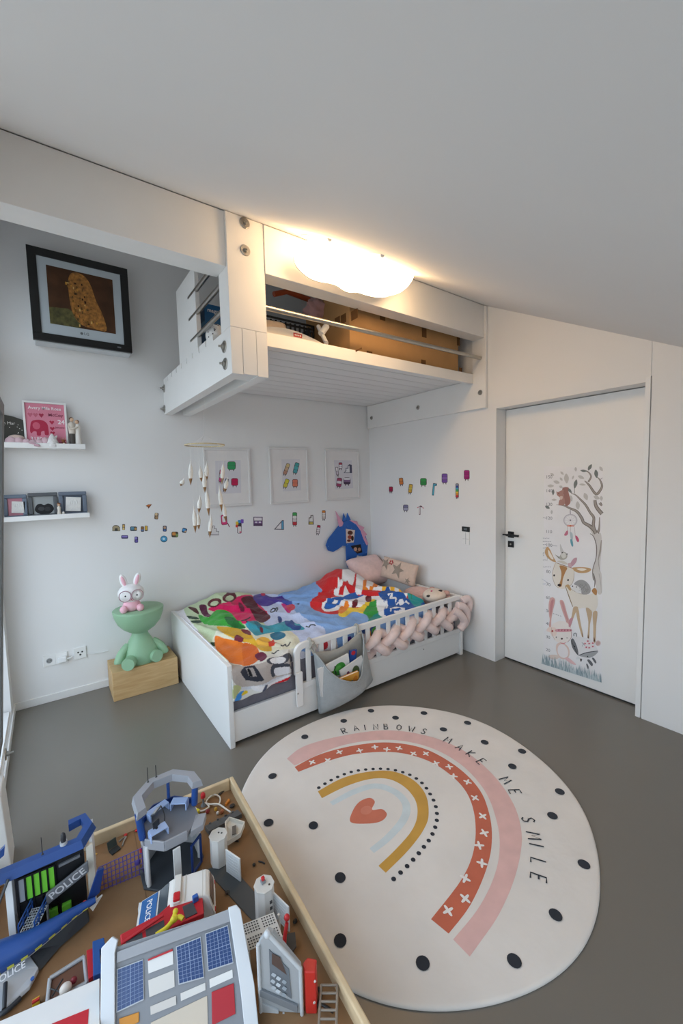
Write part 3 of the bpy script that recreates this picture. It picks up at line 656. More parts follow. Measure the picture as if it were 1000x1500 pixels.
for i, (tl, tr_, br_, bl, lab) in enumerate(frames):
    q = [WY(*k, -.02) for k in (tl, tr_, br_, bl)]
    x0, x1 = (q[0].x+q[3].x)/2, (q[1].x+q[2].x)/2; z1, z0 = (q[0].z+q[1].z)/2, (q[2].z+q[3].z)/2
    t = thing('framed_print', lab, 'framed print', ((x0+x1)/2, 0, z0), 'framed prints in a row')
    f = MB(FRM); framebox(f, x0, x1, -.024, -.001, z0, z1, .022); f.build('frame', t, bevel=.004, seg=3)
    f = MB(mat('passe_partout', '#e6e2e0', .7)); f.box(x0+.02, x1-.02, -.014, -.008, z0+.02, z1-.02); f.build('mat_board', t)
    f = MB(); S = Sheet(f, lambda x, y: WY(x, y, -.014), N_)
    if i == 0:
        S.poly([(315, 675), (352, 674), (353, 722), (316, 723.5)], '#d8d5da')
        blockshape(S, 339, 682, 11, 11, ['#3f9a63', '#3f9a63']); blockshape(S, 343.5, 706, 9, 10, ['#c42b57', '#c42b57']); blockshape(S, 323, 697, 3.4, 17, ['#d8466a', '#c9c2ca', '#c94a86'], .12); blockshape(S, 330.5, 710, 4, 17, ['#7f93a8', '#8fa9b0', '#b0765e'], .22)
    elif i == 1:
        S.poly([(412, 673), (439, 672.5), (441, 718), (414, 720)], '#dad7da')
        blockshape(S, 419.5, 687, 4.5, 16, ['#cfb984', '#c9a98a', '#b78a78'], .35); blockshape(S, 433.5, 685.5, 5.5, 15, ['#4fa3a3', '#5ab0b4', '#58a8b0'], .25); blockshape(S, 419, 708, 5, 12, ['#d8d04a', '#cfc34e'], .35); blockshape(S, 432, 707.5, 7, 10, ['#d9826a', '#d9826a'])
    else:
        S.poly([(489, 674), (515, 674.5), (517, 715), (491, 717)], '#d8d4da')
        blockshape(S, 498.5, 682, 4, 8, ['#c24a62', '#efe9ee', '#efe9ee']); S.poly([(503, 693), (506, 689), (506, 685.5), (509, 685.5), (509, 682), (511.5, 680), (515, 681), (515.5, 693)], '#55566a'); S.poly([(504.5, 692.2), (507, 689.5), (507, 686.5), (510, 686.5), (510, 683), (511.6, 682), (512, 692.2)], '#e5e3e6')
        blockshape(S, 493.5, 690, 2.6, 11, ['#efe9ee', '#cfc7d2'], -.12); blockshape(S, 496.5, 706.5, 6.5, 12, ['#a54a6c', '#e9e4ea', '#a54a6c'], .12); blockshape(S, 508, 704.5, 9, 9, ['#e5e1e6', '#8a6f96', '#55455e'])
    f.build('print', t)

# ---------------------------------------------------------------- wall stickers
def sticker(lab, fn, n, draw, grp, ctr):
    f = MB(); S = Sheet(f, fn, n, .0004, .0001); draw(S)
    o = f.build('wall_sticker'); return tag(o, lab, 'wall sticker', grp)
YB = lambda x, y: WY(x, y, 0); XB = lambda x, y: WX(x, y, 0)
OUT = '#4a4048'
def poly_sticker(lab, parts, grp, fn=YB, n=N_): sticker(lab, fn, n, lambda S: [S.poly(p_, c_) for p_, c_ in parts], grp, None)
def col_sticker(lab, x, y, w_, h_, cols, a=0., grp='letter stickers on the back wall', fn=YB, n=N_, extra=()):
    def dr_(S):
        blockshape(S, x, y, w_, h_, cols, a)
        for p_, c_ in extra: S.poly(p_, c_)
    sticker(lab, fn, n, dr_, grp, None)
G1 = 'small stickers left of the bed'
arch = [(164.5, 778), (164.5, 772), (167, 769.5), (170, 769), (173, 769.8), (175.5, 772.5), (176, 778)]
poly_sticker('small tan and black arch sticker, leftmost on the back wall', [(arch, '#3f3d3a'), (inset(arch, .8), '#a89a7c'), ([(168, 778), (168, 774), (172, 773.6), (172.5, 778)], '#3f3d3a')], G1)
poly_sticker('tiny yellow figure sticker just right of the tan arch sticker', [(rrect(181, 772, 4, 8.6), OUT), (rrect(181, 770.5, 2.8, 3.6), '#c9a45a'), (rrect(181, 774.5, 2.8, 3.4), '#d9c27c')], G1)
poly_sticker('dark blue and grey wide sticker second from the tan arch', [(rrect(195.5, 774.5, 10, 6.6), '#33404a'), (rrect(194, 774, 4.6, 4), '#5f8aa0'), (rrect(198.3, 774.6, 3.2, 3.6), '#b98f52')], G1)
poly_sticker('sticker of two small yellow and brown shapes side by side', [(rrect(208.5, 775, 4.8, 8), OUT), (rrect(208.5, 774.5, 3.4, 6), '#8d6a44'), (rrect(214, 774, 4.4, 8), OUT), (rrect(214, 773.5, 3, 6), '#dcae45'), (rrect(208.5, 776.6, 3, 2.4), '#5f7fa8')], G1)
poly_sticker('orange and brown leaf sticker, topmost of the small ones on the back wall', [([(213, 741), (217, 739), (222.5, 738.5), (220, 742), (217.5, 745), (216, 742.5)], '#7a4a2e'), ([(214, 741), (217, 739.8), (221, 739.2), (218, 741.5)], '#d47a3c')], G1)
poly_sticker('beige and brown figure sticker below the orange leaf sticker', [(rrect(229, 756, 5.6, 9.4, .1), '#5b4a40'), (rrect(228.8, 753.5, 3.6, 3.8), '#d8bd94'), (rrect(229.2, 758, 3.6, 3.8), '#a98a68')], G1)
poly_sticker('flat purple sticker in the lower row, left one', [(rrect(182.5, 786.5, 10, 5), '#3f3a66'), (rrect(182.5, 786, 8, 2.6), '#8a7ec0')], G1)
poly_sticker('upright purple sticker in the lower row, right one', [(rrect(199.5, 790.5, 5.4, 9), '#3f3a66'), (rrect(199, 788.6, 3.4, 3.4), '#8f86c6'), (rrect(200, 792.6, 3.2, 2.8), '#6a60a6')], G1)
poly_sticker('round blue disc sticker on the back wall', [(ell(240, 789.5, 5.2, 4.9), '#2f4a5c'), (ell(240, 789.3, 4.3, 4), '#4fa0cc'), (ell(239.8, 789.3, 2, 1.8), '#bfe0ee')], G1)
poly_sticker('tiny dark blue figure sticker straight above the blue disc', [(rrect(241.2, 774.4, 5.6, 8.6), '#3a3f50'), (rrect(241.2, 773, 3.4, 3.4), '#c9a58a'), (rrect(241.2, 776.8, 3.4, 2.8), '#5a74a8')], G1)
poly_sticker('orange and green mound sticker right of the blue disc', [(rrect(256, 783, 10, 8.4), '#51483e'), (rrect(254.8, 782, 5, 4.6), '#cf8d4c'), (rrect(259, 784, 3.4, 4.4), '#7f9a62')], G1)
poly_sticker('small bright blue sticker at the right end of the small row', [(rrect(270, 777, 7, 7, .3), '#33455c'), (rrect(269.6, 776.6, 4.6, 4, .3), '#4f97d4'), (rrect(271.4, 778.6, 2.6, 2.4), '#d9b48a')], G1)
G2 = 'letter stickers on the back wall'
def outl(pts, hx, k=.9): return [(pts, OUT), (inset(pts, k), hx)]
poly_sticker('white castle outline sticker below the shell mobile', outl([(305, 784), (305, 777), (308, 777), (308, 773), (311, 773), (311, 770), (314, 770), (314, 774), (317, 774), (317, 778), (320.5, 778), (320.5, 784)], '#dedbdb'), G2)
poly_sticker('pink letter sticker with an open arch below the first frame', [(rrect(328, 761.5, 9, 15, -.08), '#7c2c4c'), (rrect(328, 761.5, 7.6, 13.6, -.08), '#d6457c'), (rrect(327.6, 760.5, 4.6, 9, -.08), '#e6dfe2'), (ribbon([(333, 766), (336, 772)], 1.1, 1), '#7c2c4c')], G2)
poly_sticker('rainbow hooked letter sticker on the back wall', [(rrect(350.5, 773.5, 6.4, 16), OUT), (rrect(350.5, 776, 5, 9.6), '#e9e4e2'), (rrect(354.5, 763.5, 4.4, 6), '#7a58b4'), (rrect(350.2, 764, 4.2, 4.4), '#3f9ad0'), (rrect(347, 766.5, 4, 5), '#e2bf3c'), (rrect(346.6, 770.5, 3.4, 4), '#d8503c'), (rrect(352, 779.4, 3, 2), '#d85c7c')], G2)
poly_sticker('purple bed shaped letter sticker below the middle frame', [([(371, 770.5), (371, 757), (384.5, 757), (384.5, 770.5)], '#5a4560'), ([(372.2, 762.5), (372.2, 758.2), (383.3, 758.2), (383.3, 762.5)], '#e6e1e4'), ([(372.2, 766.6), (372.2, 763.6), (383.3, 763.6), (383.3, 766.6)], '#8d6f9e'), (rrect(375, 765, 3, 2.2), '#e2dce4'), (rrect(380.4, 765, 3, 2.2), '#e2dce4')], G2)
poly_sticker('white stair shaped letter sticker with blue post', [([(401, 775.6), (413, 762), (415.5, 762), (415.8, 776)], '#5a5560'), ([(403.4, 774.6), (411.8, 765.2), (411.8, 774.8)], '#e7e4e4'), ([(412.4, 763.4), (414.8, 763.4), (415, 775), (412.4, 775)], '#5f9ec2')], G2)
col_sticker('tall letter sticker, green top over white and red', 431.5, 760, 5.6, 18, ['#4aa45c', '#e6e2e0', '#d9cfcf', '#c23a44'])
poly_sticker('white letter sticker with a yellow foot left of the orange topped one', [([(451.5, 768.5), (452, 758), (454.5, 758), (454.5, 755), (458.5, 754), (459.3, 768.5)], '#5a5048'), ([(452.8, 764), (453, 759.4), (455.8, 759), (455.8, 756), (457.6, 755.4), (458, 764)], '#e6e3e0'), (rrect(455.4, 766.4, 5, 3), '#c9b65a')], G2)
col_sticker('slim letter sticker with red cap nearest the unicorn', 466, 775.6, 4, 12, ['#c23048', '#e9e3e3', '#e4dcdc', '#ddd4d4'], .15)
col_sticker('slim letter sticker with orange cap above the red capped one', 474, 754, 4.2, 12, ['#dc8a3a', '#e9e3e0', '#e6e0dc', '#cfc6c0'])
G3 = 'block stickers on the right wall'
NX = V((-1, 0, 0))
def xc(lab, x, y, w_, h_, cols, a=0.): col_sticker(lab, x, y, w_, h_, cols, a, G3, XB, NX)
xc('small dark red block sticker, leftmost on the right wall', 572.4, 716.6, 4.6, 6.6, ['#b02a48', '#a3264a'])
xc('orange block sticker of two blocks on the right wall', 587.4, 705, 5, 9, ['#d98a48', '#d07a40'], -.1)
xc('yellow column sticker of three blocks on the right wall', 601, 715.6, 4.4, 12, ['#e0b24a', '#dcc04e', '#d8a848'], .12)
xc('green square block sticker on the right wall', 620, 705.8, 8.4, 9.6, ['#3f9a4e', '#3a8c4a'])
poly_sticker('teal hooked column sticker on the right wall', [([(632.4, 725.5), (634, 709), (634.4, 707.6), (640, 708.6), (639.4, 711.8), (636.6, 712), (635.4, 725.8)], '#3a5a66'), ([(633.2, 724.6), (634.8, 709.2), (639, 709.6), (638.6, 711), (636, 711.2), (634.8, 724.8)], '#58aec4')], G3, XB, NX)
xc('purple block sticker of two by three on the right wall', 651, 700.5, 7.4, 12.6, ['#7d5aa6', '#8b66b0', '#7a56a2'])
xc('rainbow column sticker of seven blocks on the right wall', 669.4, 718.6, 3.6, 19.6, ['#8a8fa0', '#3f4f9c', '#4fa8c0', '#4fa860', '#e0c048', '#e08a3c', '#cc3448'])
xc('tall magenta block sticker, rightmost and highest on the right wall', 683.4, 695.5, 7.2, 12.6, ['#a8307a', '#9c2c70', '#a8307a', '#982a6c'])
xc('grey lilac block sticker in the lower row on the right wall', 594, 743.8, 6.4, 7.6, ['#7d7896', '#a8a4b8'])
poly_sticker('white letter sticker with pink arms in the lower row on the right wall', [([(613.4, 754), (613.6, 741.6), (616, 740.4), (618.4, 741.6), (617.4, 743.4), (615.8, 743), (615.6, 754)], '#6a4a54'), ([(614, 753), (614.2, 742.4), (615.4, 742), (615, 753)], '#e0d8da'), (ribbon([(611, 744), (613, 742.6)], 1.2, 1), '#c47a86'), (ribbon([(618.6, 742.6), (620, 745)], 1.2, 1), '#c47a86')], G3, XB, NX)

# ---------------------------------------------------------------- blue unicorn pin board
def hp(pts): return [(240+.32*x, 630+.32*y) for x, y in pts]
un = thing('unicorn_board', 'blue unicorn head pin board with pink mane beside the pillows', 'pin board', WY(515, 832, -.03))
YU = -.03
def cut(name, pts, hx, y0, th, bevel=.002):
    mb = MB(P(hx, .5)); q = [WY(*k, y0) for k in hp(pts)]
    ar = sum(q[i].x*q[(i+1) % len(q)].z-q[(i+1) % len(q)].x*q[i].z for i in range(len(q)))
    if ar < 0: q.reverse()
    mb.prism(q, (0, th, 0)); return mb.build(name, un, bevel=bevel)
head = [(742, 528), (752, 500), (775, 470), (800, 438), (826, 416), (850, 410), (880, 424), (905, 450), (922, 480), (934, 520), (930, 570), (922, 606), (880, 615), (860, 635), (840, 628), (836, 590), (834, 532), (818, 530), (798, 545), (775, 558), (752, 552)]
cut('head', head, '#1c5cae', YU, .012)
cut('ear', [(818, 418), (822, 380), (836, 412)], '#1d63b8', YU+.004, .010); cut('ear', [(834, 412), (840, 378), (856, 412)], '#1d63b8', YU, .010)
cut('horn', [(803, 443), (786, 370), (822, 425), (816, 440)], '#d79ab2', YU-.002, .010)
cut('mane', [(848, 412), (885, 418), (890, 432), (918, 446), (912, 456), (930, 478), (920, 486), (936, 520), (928, 528), (914, 500), (900, 460), (880, 432)], '#d79ab2', YU-.003, .010)
f = MB(); S = Sheet(f, lambda x, y: WY(240+.32*x, 630+.32*y, YU), N_, .001, .0004)
S.poly([(832, 452), (874, 458), (868, 514), (834, 518)], '#d8c7bd')
for p_, c_ in ((ell(852, 470, 12, 10), '#5a3226'), (ell(850, 490, 10, 9), '#a04a3c'), (ell(846, 506, 9, 6), '#6a3428'), (ell(862, 495, 6, 12), '#3a2520')): S.poly(p_, c_)
f.build('photo', un)
f = MB(); S = Sheet(f, lambda x, y: WY(240+.32*x, 630+.32*y, YU), N_, .001, .0004)
S.poly([(854, 530), (900, 522), (908, 560), (884, 566), (866, 548)], '#241f1e')
for p_, c_ in ((ell(876, 545, 8, 9), '#c99b84'), (ell(894, 546, 7, 8), '#b3866e'), (ell(884, 556, 8, 4), '#6a4a40')): S.poly(p_, c_)
f.build('photo', un)
for i, (x, y) in enumerate(((752, 532), (840, 440), (872, 430), (858, 452), (840, 524), (912, 520), (868, 545), (925, 560), (905, 575), (852, 622))):
    f = MB(P('#3f7fc8', .3)); c = WY(240+.32*x, 630+.32*y, YU); f.disc(c, N_, .0055, .004, 12); f.build('magnet', un)
f = MB(mat('note_paper', '#d9d6d4', .8)); q = [WY(*k, YU-.006) for k in hp([(884, 574), (910, 578), (905, 622), (868, 640), (872, 612)])]; f.prism(q[::-1], (0, .001, 0))
tag(f.build('paper_note'), 'small white paper note pinned at the neck of the blue unicorn board', 'note')

# ---------------------------------------------------------------- shell mobile under the loft
ring = V((-2.2, -1.09, 1.806))
mo = thing('shell_mobile', 'hanging mobile of white feathers dipped in gold on a thin ring', 'mobile', ring)
rg = MB(mat('ring_wicker', '#cdbb94', .6, var=.2, vscale=80)); pts = [ring+V((.115*math.cos(2*PI*i/40), .115*math.sin(2*PI*i/40), 0)) for i in range(40)]
rg.tube(pts, .0042, 8, closed=True); rg.build('ring', mo)
th = MB(P('#e2e0db')); th.tube([ring+V((0, 0, .06)), V((ring.x+.012, ring.y, 2.146))], .0008, 5)
for k in range(3): th.tube([ring+V((.115*math.cos(2.1*k), .115*math.sin(2.1*k), 0)), ring+V((0, 0, .06))], .0006, 5)
th.build('thread', mo)
FE = mat('feather', '#e9e4dc', .8, var=.06, vscale=50, bump=.4, bscale=160); GD = mat('gold_dip', '#8a6236', .5, var=.15, vscale=60)
def feather(px, y0, y1, lean, Yo, w_=.016):
    # hangs at the distance of the ring: plane through the ring facing the camera
    n = V((ring.x-CAM.x, ring.y-CAM.y, 0)).normalized(); o = ring+n*Yo
    a, b = WP(px, y0, o, n), WP(px+lean, y1, o, n); L = (b-a).length; t = (b-a).normalized(); s = t.cross(n).normalized()
    f = MB(FE); prof = [0, .35, .8, 1, .95, .75, .4, 0]; k = len(prof)
    def fn(u, v):
        i = v*(k-1); j = min(int(i), k-2); w = prof[j]+(prof[j+1]-prof[j])*(i-j)
        return a+t*(L*v)+s*((u*2-1)*w_*w)+n*(.006*(u*2-1)**2+.008*math.sin(v*2.5))
    f.grid(fn, 5, 15)
    for i, fc in enumerate(f.f): pass
    f.m(GD); nf = len(f.fm)
    for i in range(nf):
        if i//4 >= 10: f.fm[i] = f.slots.index(GD)
    o_ = f.build('feather', mo, solid=.0012)
    tt = MB(P('#e2e0db')); tt.tube([V((a.x, a.y, ring.z+.001)), a], .0005, 5); tt.tube([a-t*.004, a+t*.004], .0035, 8); tt.build('bead_string', mo)
for px, y0, y1, ln, yo in ((279, 675, 711, 0, -.08), (269, 702, 712, -5, -.1), (303, 677, 706, -1, .02), (299, 692, 722, 1, -.05), (293, 684, 706, 2, .08), (327, 677, 710, -2, .1), (321, 712, 750, 4, .05), (284, 743, 781, 2, -.09), (302, 716, 756, 4, -.02), (293, 727, 752, -2, 0), (327, 735, 765, 4, .09), (309, 755, 788, -2, .02), (333, 700, 722, -4, .11), (290, 752, 776, 1, .04)):
    feather(px, y0, y1, ln, yo, .013)

# ---------------------------------------------------------------- green seated table, bunny lamp, wood block
OAK = bpy.data.materials.new('oak_block'); OAK.use_nodes = True
nt = OAK.node_tree; b = nt.nodes['Principled BSDF']; b.inputs['Roughness'].default_value = .55
tc = nt.nodes.new('ShaderNodeTexCoord'); mp = nt.nodes.new('ShaderNodeMapping'); mp.inputs['Scale'].default_value = (2, 14, 14)
ns = nt.nodes.new('ShaderNodeTexNoise'); ns.inputs['Scale'].default_value = 3; ns.inputs['Detail'].default_value = 6; ns.inputs['Distortion'].default_value = .8
rp = nt.nodes.new('ShaderNodeValToRGB'); rp.color_ramp.elements[0].color = lin('#bf9a68'); rp.color_ramp.elements[1].color = lin('#cfae7e'); rp.color_ramp.elements[0].position = .3; rp.color_ramp.elements[1].position = .7
nt.links.new(tc.outputs['Object'], mp.inputs['Vector']); nt.links.new(mp.outputs['Vector'], ns.inputs['Vector']); nt.links.new(ns.outputs['Fac'], rp.inputs['Fac']); nt.links.new(rp.outputs['Color'], b.inputs['Base Color'])
bx0, bx1, by0, by1 = -2.706, -2.252, -.312, -.022
BH = .215
w = MB(OAK).box(bx0, bx1, by0, by1, 0, BH)
tag(w.build('wood_block', bevel=.003), 'low light oak box by the back wall carrying the green seated table', 'stool')
GRN = mat('sage_plastic', '#8fb592', .45, var=.02)
tx, ty = -2.49, -.20
gt = thing('figure_table', 'sage green seated figure side table with a bowl shaped head on the wood block', 'side table', (tx, ty, BH))
b = MB(GRN)
zt = .632; hr = .178
b.lathe([(.052, BH+.232), (.075, BH+.243), (.115, BH+.272), (.150, BH+.315), (.171, BH+.37), (hr, zt-.012), (hr, zt-.004), (hr-.005, zt), (0.0001, zt)], (tx, ty, 0), 48); b.build('head_top', gt)
b = MB(GRN); b.lathe([(.112, BH), (.126, BH+.02), (.124, BH+.07), (.106, BH+.125), (.08, BH+.175), (.06, BH+.21), (.052, BH+.24)], (tx, ty, 0), 36, scale=(1.0, .85)); b.build('body', gt)
for s in (-1, 1):
    b = MB(GRN); b.tube(spline([(tx+s*.085, ty, BH+.145), (tx+s*.13, ty-.02, BH+.10), (tx+s*.155, ty-.03, BH+.05), (tx+s*.16, ty-.035, BH+.028)], 4), [.024, .028, .03, .03, .032, .033, .034, .034, .034, .034, .033, .032, .028], 14); b.build('arm', gt)
for s in (-1, 1):
    b = MB(GRN); d = V((s*.55-.12, -1, 0)).normalized(); p0 = V((tx+s*.06, ty-.02, BH+.043)); p1 = V((tx+s*.105-.01, ty-.115-(.03 if s < 0 else 0), BH+.047))
    b.tube([p0, p1-(p1-p0)*.06, p1], [.040, .047, .044], 20); b.build('foot', gt)
bl = thing('bunny_lamp', 'white and pink bunny lamp with round glasses standing on the green table', 'lamp', WZ(193.5, 894, zt))
lx, ly = bl.location.x, bl.location.y
bl.scale = (1.2, 1.2, 1.24)
to = V((CAM.x-lx, CAM.y-ly, 0)).normalized(); sd_ = V((-to.y, to.x, 0))
BW = mat('bunny_white', '#eeeceb', .4, var=.01); BP = mat('bunny_pink', '#eeb9c6', .45, var=.02)
lc = V((lx, ly, zt)); up = V((0, 0, 1))
RT = Matrix((sd_, -to, up)).transposed()
b = MB(BP); b.ball(lc+up*.033, (.052, .042, .040), RT)
for s in (-1, 1): b.ball(lc+sd_*(s*.046)+to*.035+up*.020, (.022, .024, .023), RT)
b.build('body', bl)
b = MB(BW); b.ball(lc+up*.108, (.075, .062, .058), RT, 28, 18); b.build('head', bl)
for s in (-1, 1):
    b = MB(BW); a = lc+up*.152+sd_*(s*.028); e = lc+up*.218+sd_*(s*.048)
    R3 = Matrix.Rotation(0, 3, 'X'); ax = (e-a).normalized(); xx = ax.cross(to).normalized(); RE = Matrix((xx, ax.cross(xx), ax)).transposed()
    b.ball((a+e)/2, (.020, .014, .044), RE); er = b.build('ear', bl)
    b = MB(BP); b.ball((a+e)/2+to*.0075, (.012, .009, .034), RE); b.build('inner_ear', er)
b = MB(P('#a98a92'))
for s in (-1, 1):
    cc = lc+up*.104+sd_*(s*.034)+to*.0635; b.tube([cc+sd_*(.0325*math.cos(2*PI*i/24))+up*(.0325*math.sin(2*PI*i/24))-to*(.004 if s*math.cos(2*PI*i/24) > .5 else 0) for i in range(24)], .0026, 8, closed=True)
b.tube([lc+up*.108-sd_*.004+to*.065, lc+up*.108+sd_*.004+to*.065], .002, 6); b.build('glasses', bl)
b = MB(P('#f7f6f5', .3))
for s in (-1, 1): b.ball(lc+up*.104+sd_*(s*.034)+to*.046, (.024, .010, .024), RT)
b.build('eye_whites', bl)
b = MB(P('#222222', .3))
for s in (-1, 1): b.ball(lc+up*.104+sd_*(s*.032)+to*.0565, (.005, .003, .005), RT)
b.build('pupils', bl)
b = MB(P('#c9848f')); b.ball(lc+up*.084+to*.0585, (.006, .003, .004), RT)
for s in (-1, 1): b.tube(spline([lc+up*.080+to*.0585, lc+up*.074+sd_*(s*.005)+to*.057, lc+up*.076+sd_*(s*.011)+to*.056], 3), .0013, 6)
b.build('mouth', bl)
c = WZ(211, 962, BH)
kc = MB(P('#9aa0a4')); kc.tube(spline([(c.x-.03, c.y, BH+.004), (c.x, c.y-.012, BH+.005), (c.x+.02, c.y+.004, BH+.004), (c.x+.03, c.y-.01, BH+.006)], 4), .004, 8); kc.ball((c.x+.01, c.y, BH+.008), (.016, .009, .008))
tag(kc.build('cable_bundle'), 'small grey cable bundle lying on the wood block between the green feet', 'cable')
# ================================================================== BED
BX0, BX1, BYF, BYB = -2.222, -.088, -1.345, -.03
bed = thing('toddler_bed', 'white low wooden bed with plain end panels and slatted guard rail in the room corner', 'bed', ((BX0+BX1)/2, (BYF+BYB)/2, 0))
MB(WHITE).box(BX0, BX0+.032, -1.358, BYB, 0, .508).build('foot_panel', bed, bevel=.004)
MB(WHITE).box(BX1-.030, BX1, -1.358, BYB, 0, .532).build('head_panel', bed, bevel=.004)
MB(WHITE).box(BX0+.034, BX1-.032, BYB-.022, BYB, .03, .47).build('back_panel', bed, bevel=.003)
MB(WHITE).box(BX0+.034, BX1-.032, -1.340, -1.318, .022, .207).build('side_panel', bed, bevel=.003)
MB(mat('bed_inside', '#cfcfcd', .6)).box(BX0+.034, BX1-.032, -1.31, BYB-.024, .10, .13).build('mattress_base', bed)
def rt(x): return .518+(x+1.75)*.0155
gx0, gx1 = -1.772, BX1-.031
rail = MB(WHITE)
prof = [(gx0, .31)] + [(gx0+.07-.07*math.cos(t), rt(gx0)-.07+.07*math.sin(t)) for t in [PI/2*i/6 for i in range(7)]] + [(gx1, rt(gx1)), (gx1, rt(gx1)-.042), (gx0+.075, rt(gx0)-.042)] + [(gx0+.075-.033*math.sin(t), rt(gx0)-.075+.033*math.cos(t)) for t in [PI/2*i/4 for i in range(1, 5)]] + [(gx0+.042, .31)]
rail.prism([(x, -1.352, z) for x, z in prof], (0, .026, 0)); rail.build('top_rail', bed, bevel=.005, seg=3)
MB(WHITE).box(gx0+.02, gx1, -1.352, -1.328, .208, .246).build('bottom_rail', bed, bevel=.004)
b = MB(WHITE); b.box(gx0-.004, gx0+.046, -1.372, -1.3535, .105, .335); b.build('rail_clamp', bed, bevel=.005, seg=3)
b = MB(STEEL); b.disc((gx0+.005, -1.3722, .20), (0, -1, 0), .006, .002, 12); b.build('screw', bed)
k = 0; x = -1.664
while x < -.16:
    MB(WHITE).box(x-.0185, x+.0185, -1.347, -1.333, .240, rt(x)-.038).build('slat', bed, bevel=.003); x += .1017
b = MB(STEEL); b.disc(WY(620, 951, -1.340), (0, -1, 0), .005, .003, 12); b.build('screw', bed)
# mattress
MT = FAB('#77757f', 160, .3)
mt_ = MB(MT); mt_.box(BX0+.036, BX1-.034, -1.312, BYB-.026, .132, .415); tag(mt_.build('mattress', bevel=.03, seg=4), 'grey mattress in a jersey sheet inside the white bed', 'mattress')

# ---------------------------------------------------------------- duvet (printed with plain shapes, numbers and big letters)
rd = random.Random(11)
def sm(t): t = np.clip(t, 0, 1); return t*t*(3-2*t)
FOLDS = []   # (x0,y0,x1,y1,amp,width)
for q in ((-1.45, -.20, -1.0, -.95, .020, .030), (-1.35, -.12, -.95, -.55, .022, .028), (-1.25, -.35, -.75, -1.15, .020, .035), (-1.12, -.15, -.80, -.75, -.016, .035), (-1.60, -.55, -1.15, -1.15, .014, .040),
          (-1.95, -.25, -1.55, -.60, .018, .035), (-2.05, -.55, -1.70, -1.00, .016, .040), (-1.85, -.10, -1.75, -.50, .014, .035), (-2.12, -.85, -1.75, -1.25, .014, .030), (-2.18, -.40, -2.0, -1.1, .012, .03),
          (-.85, -.30, -.55, -1.05, .020, .035), (-.70, -.60, -.35, -.95, .024, .035), (-.95, -.85, -.45, -1.20, .022, .030), (-.60, -.95, -.35, -1.25, .022, .028), (-1.05, -1.05, -.55, -1.29, .018, .03), (-1.5, -.95, -1.2, -1.28, .014, .03), (-1.0, -.5, -.72, -.62, .02, .04)):
    FOLDS.append(q)
def dH(X, Y):
    X = np.asarray(X, float); Y = np.asarray(Y, float)
    h = np.full(X.shape, .475)
    h = h + .115*np.exp(-((X+1.78)/.34)**2-((Y+.10)/.22)**2)
    h = h + .055*np.exp(-((X+1.95)/.30)**2-((Y+.65)/.40)**2)
    h = h + .205*np.exp(-((X+.66)/.26)**2-((Y+.33)/.27)**2) + .07*np.exp(-((X+.52)/.22)**2-((Y+.95)/.30)**2)
    h = h + .035*np.exp(-((X+1.1)/.4)**2-((Y+.7)/.4)**2)
    for x0, y0, x1, y1, a, w in FOLDS:
        dx, dy = x1-x0, y1-y0; L2 = dx*dx+dy*dy
        t = np.clip(((X-x0)*dx+(Y-y0)*dy)/L2, 0, 1)
        bow = .03*np.sin(t*3.1)
        d = np.hypot(X-x0-t*dx-bow*dy, Y-y0-t*dy+bow*dx); h = h + 1.55*a*np.exp(-(d/(.8*w))**2)*np.sin(PI*np.clip(t*.9+.08, 0, 1))
    h = h + .008*np.sin(X*21+Y*9)*np.sin(Y*17-X*6+1) + .005*np.sin(X*43-Y*31)*np.sin(X*13+Y*22)
    return h
DUX0, DUY0, DUY1 = -2.196, -.066, -1.300
def xr(Y): return float(np.interp(-Y, [.05, .25, .50, .83, 1.05, 1.2, 1.30, 1.6], [-.60, -.46, -.38, -.40, -.42, -.46, -.42, -.42]))
NU_, NV_ = 440, 320
VL = 1.56            # arc length of the cloth from the back edge, overhang included
def duv(X, v):
    """cloth point for bed coordinate X and arc length v (grids)"""
    Yt = DUY0 - v
    out = sm((-1.775-X)/.05)                      # 1 where the cloth hangs outside, left of the guard rail
    edge = DUY1 - .035*out
    over = np.maximum(0, (edge-Yt))               # length past the edge
    Yc = np.maximum(Yt, edge)
    z = dH(X, np.maximum(Yt, edge))
    rr = .05
    ang = np.clip(over/rr, 0, PI/2)
    drop = np.where(over < rr*PI/2, rr*(1-np.cos(ang)), rr+over-rr*PI/2)
    fwd = np.where(over < rr*PI/2, rr*np.sin(ang), rr)
    sway = .010*np.sin(X*30+2)*np.clip(over*6, 0, 1)
    Y = Yc - fwd*(.35+.65*out)*.62 + sway*out - .0
    z = z - drop
    # back edge rolls down by the wall, left edge tucks behind the foot panel
    return X, Y, z
us = np.linspace(0, 1, NU_); vs_ = np.linspace(0, 1, NV_)
U, Vv = np.meshgrid(us, vs_)
varc = Vv*VL
Yt = DUY0-varc
XR = np.interp(-Yt, [.05, .25, .50, .83, 1.05, 1.2, 1.30, 1.6], [-.60, -.46, -.38, -.40, -.42, -.46, -.42, -.42])+.012*np.sin(Yt*19)
Xg = DUX0 + U*(XR-DUX0)
# overhang shortened to the hem: long at the left end, short inside the rail
hem = 1.43 + .04*sm((-1.80-Xg)/.05) + .035*np.exp(-((Xg+2.15)/.07)**2) + .008*np.sin(Xg*24)
varc = Vv*(hem-.0)
Xg, Yg, Zg = duv(Xg, varc)
lift = sm((DUX0+.10-Xg)/.10); Zg = Zg - .0*lift
Zg = np.where((Xg < -2.185) & (Yg > -1.3), np.maximum(Zg, .512), Zg)
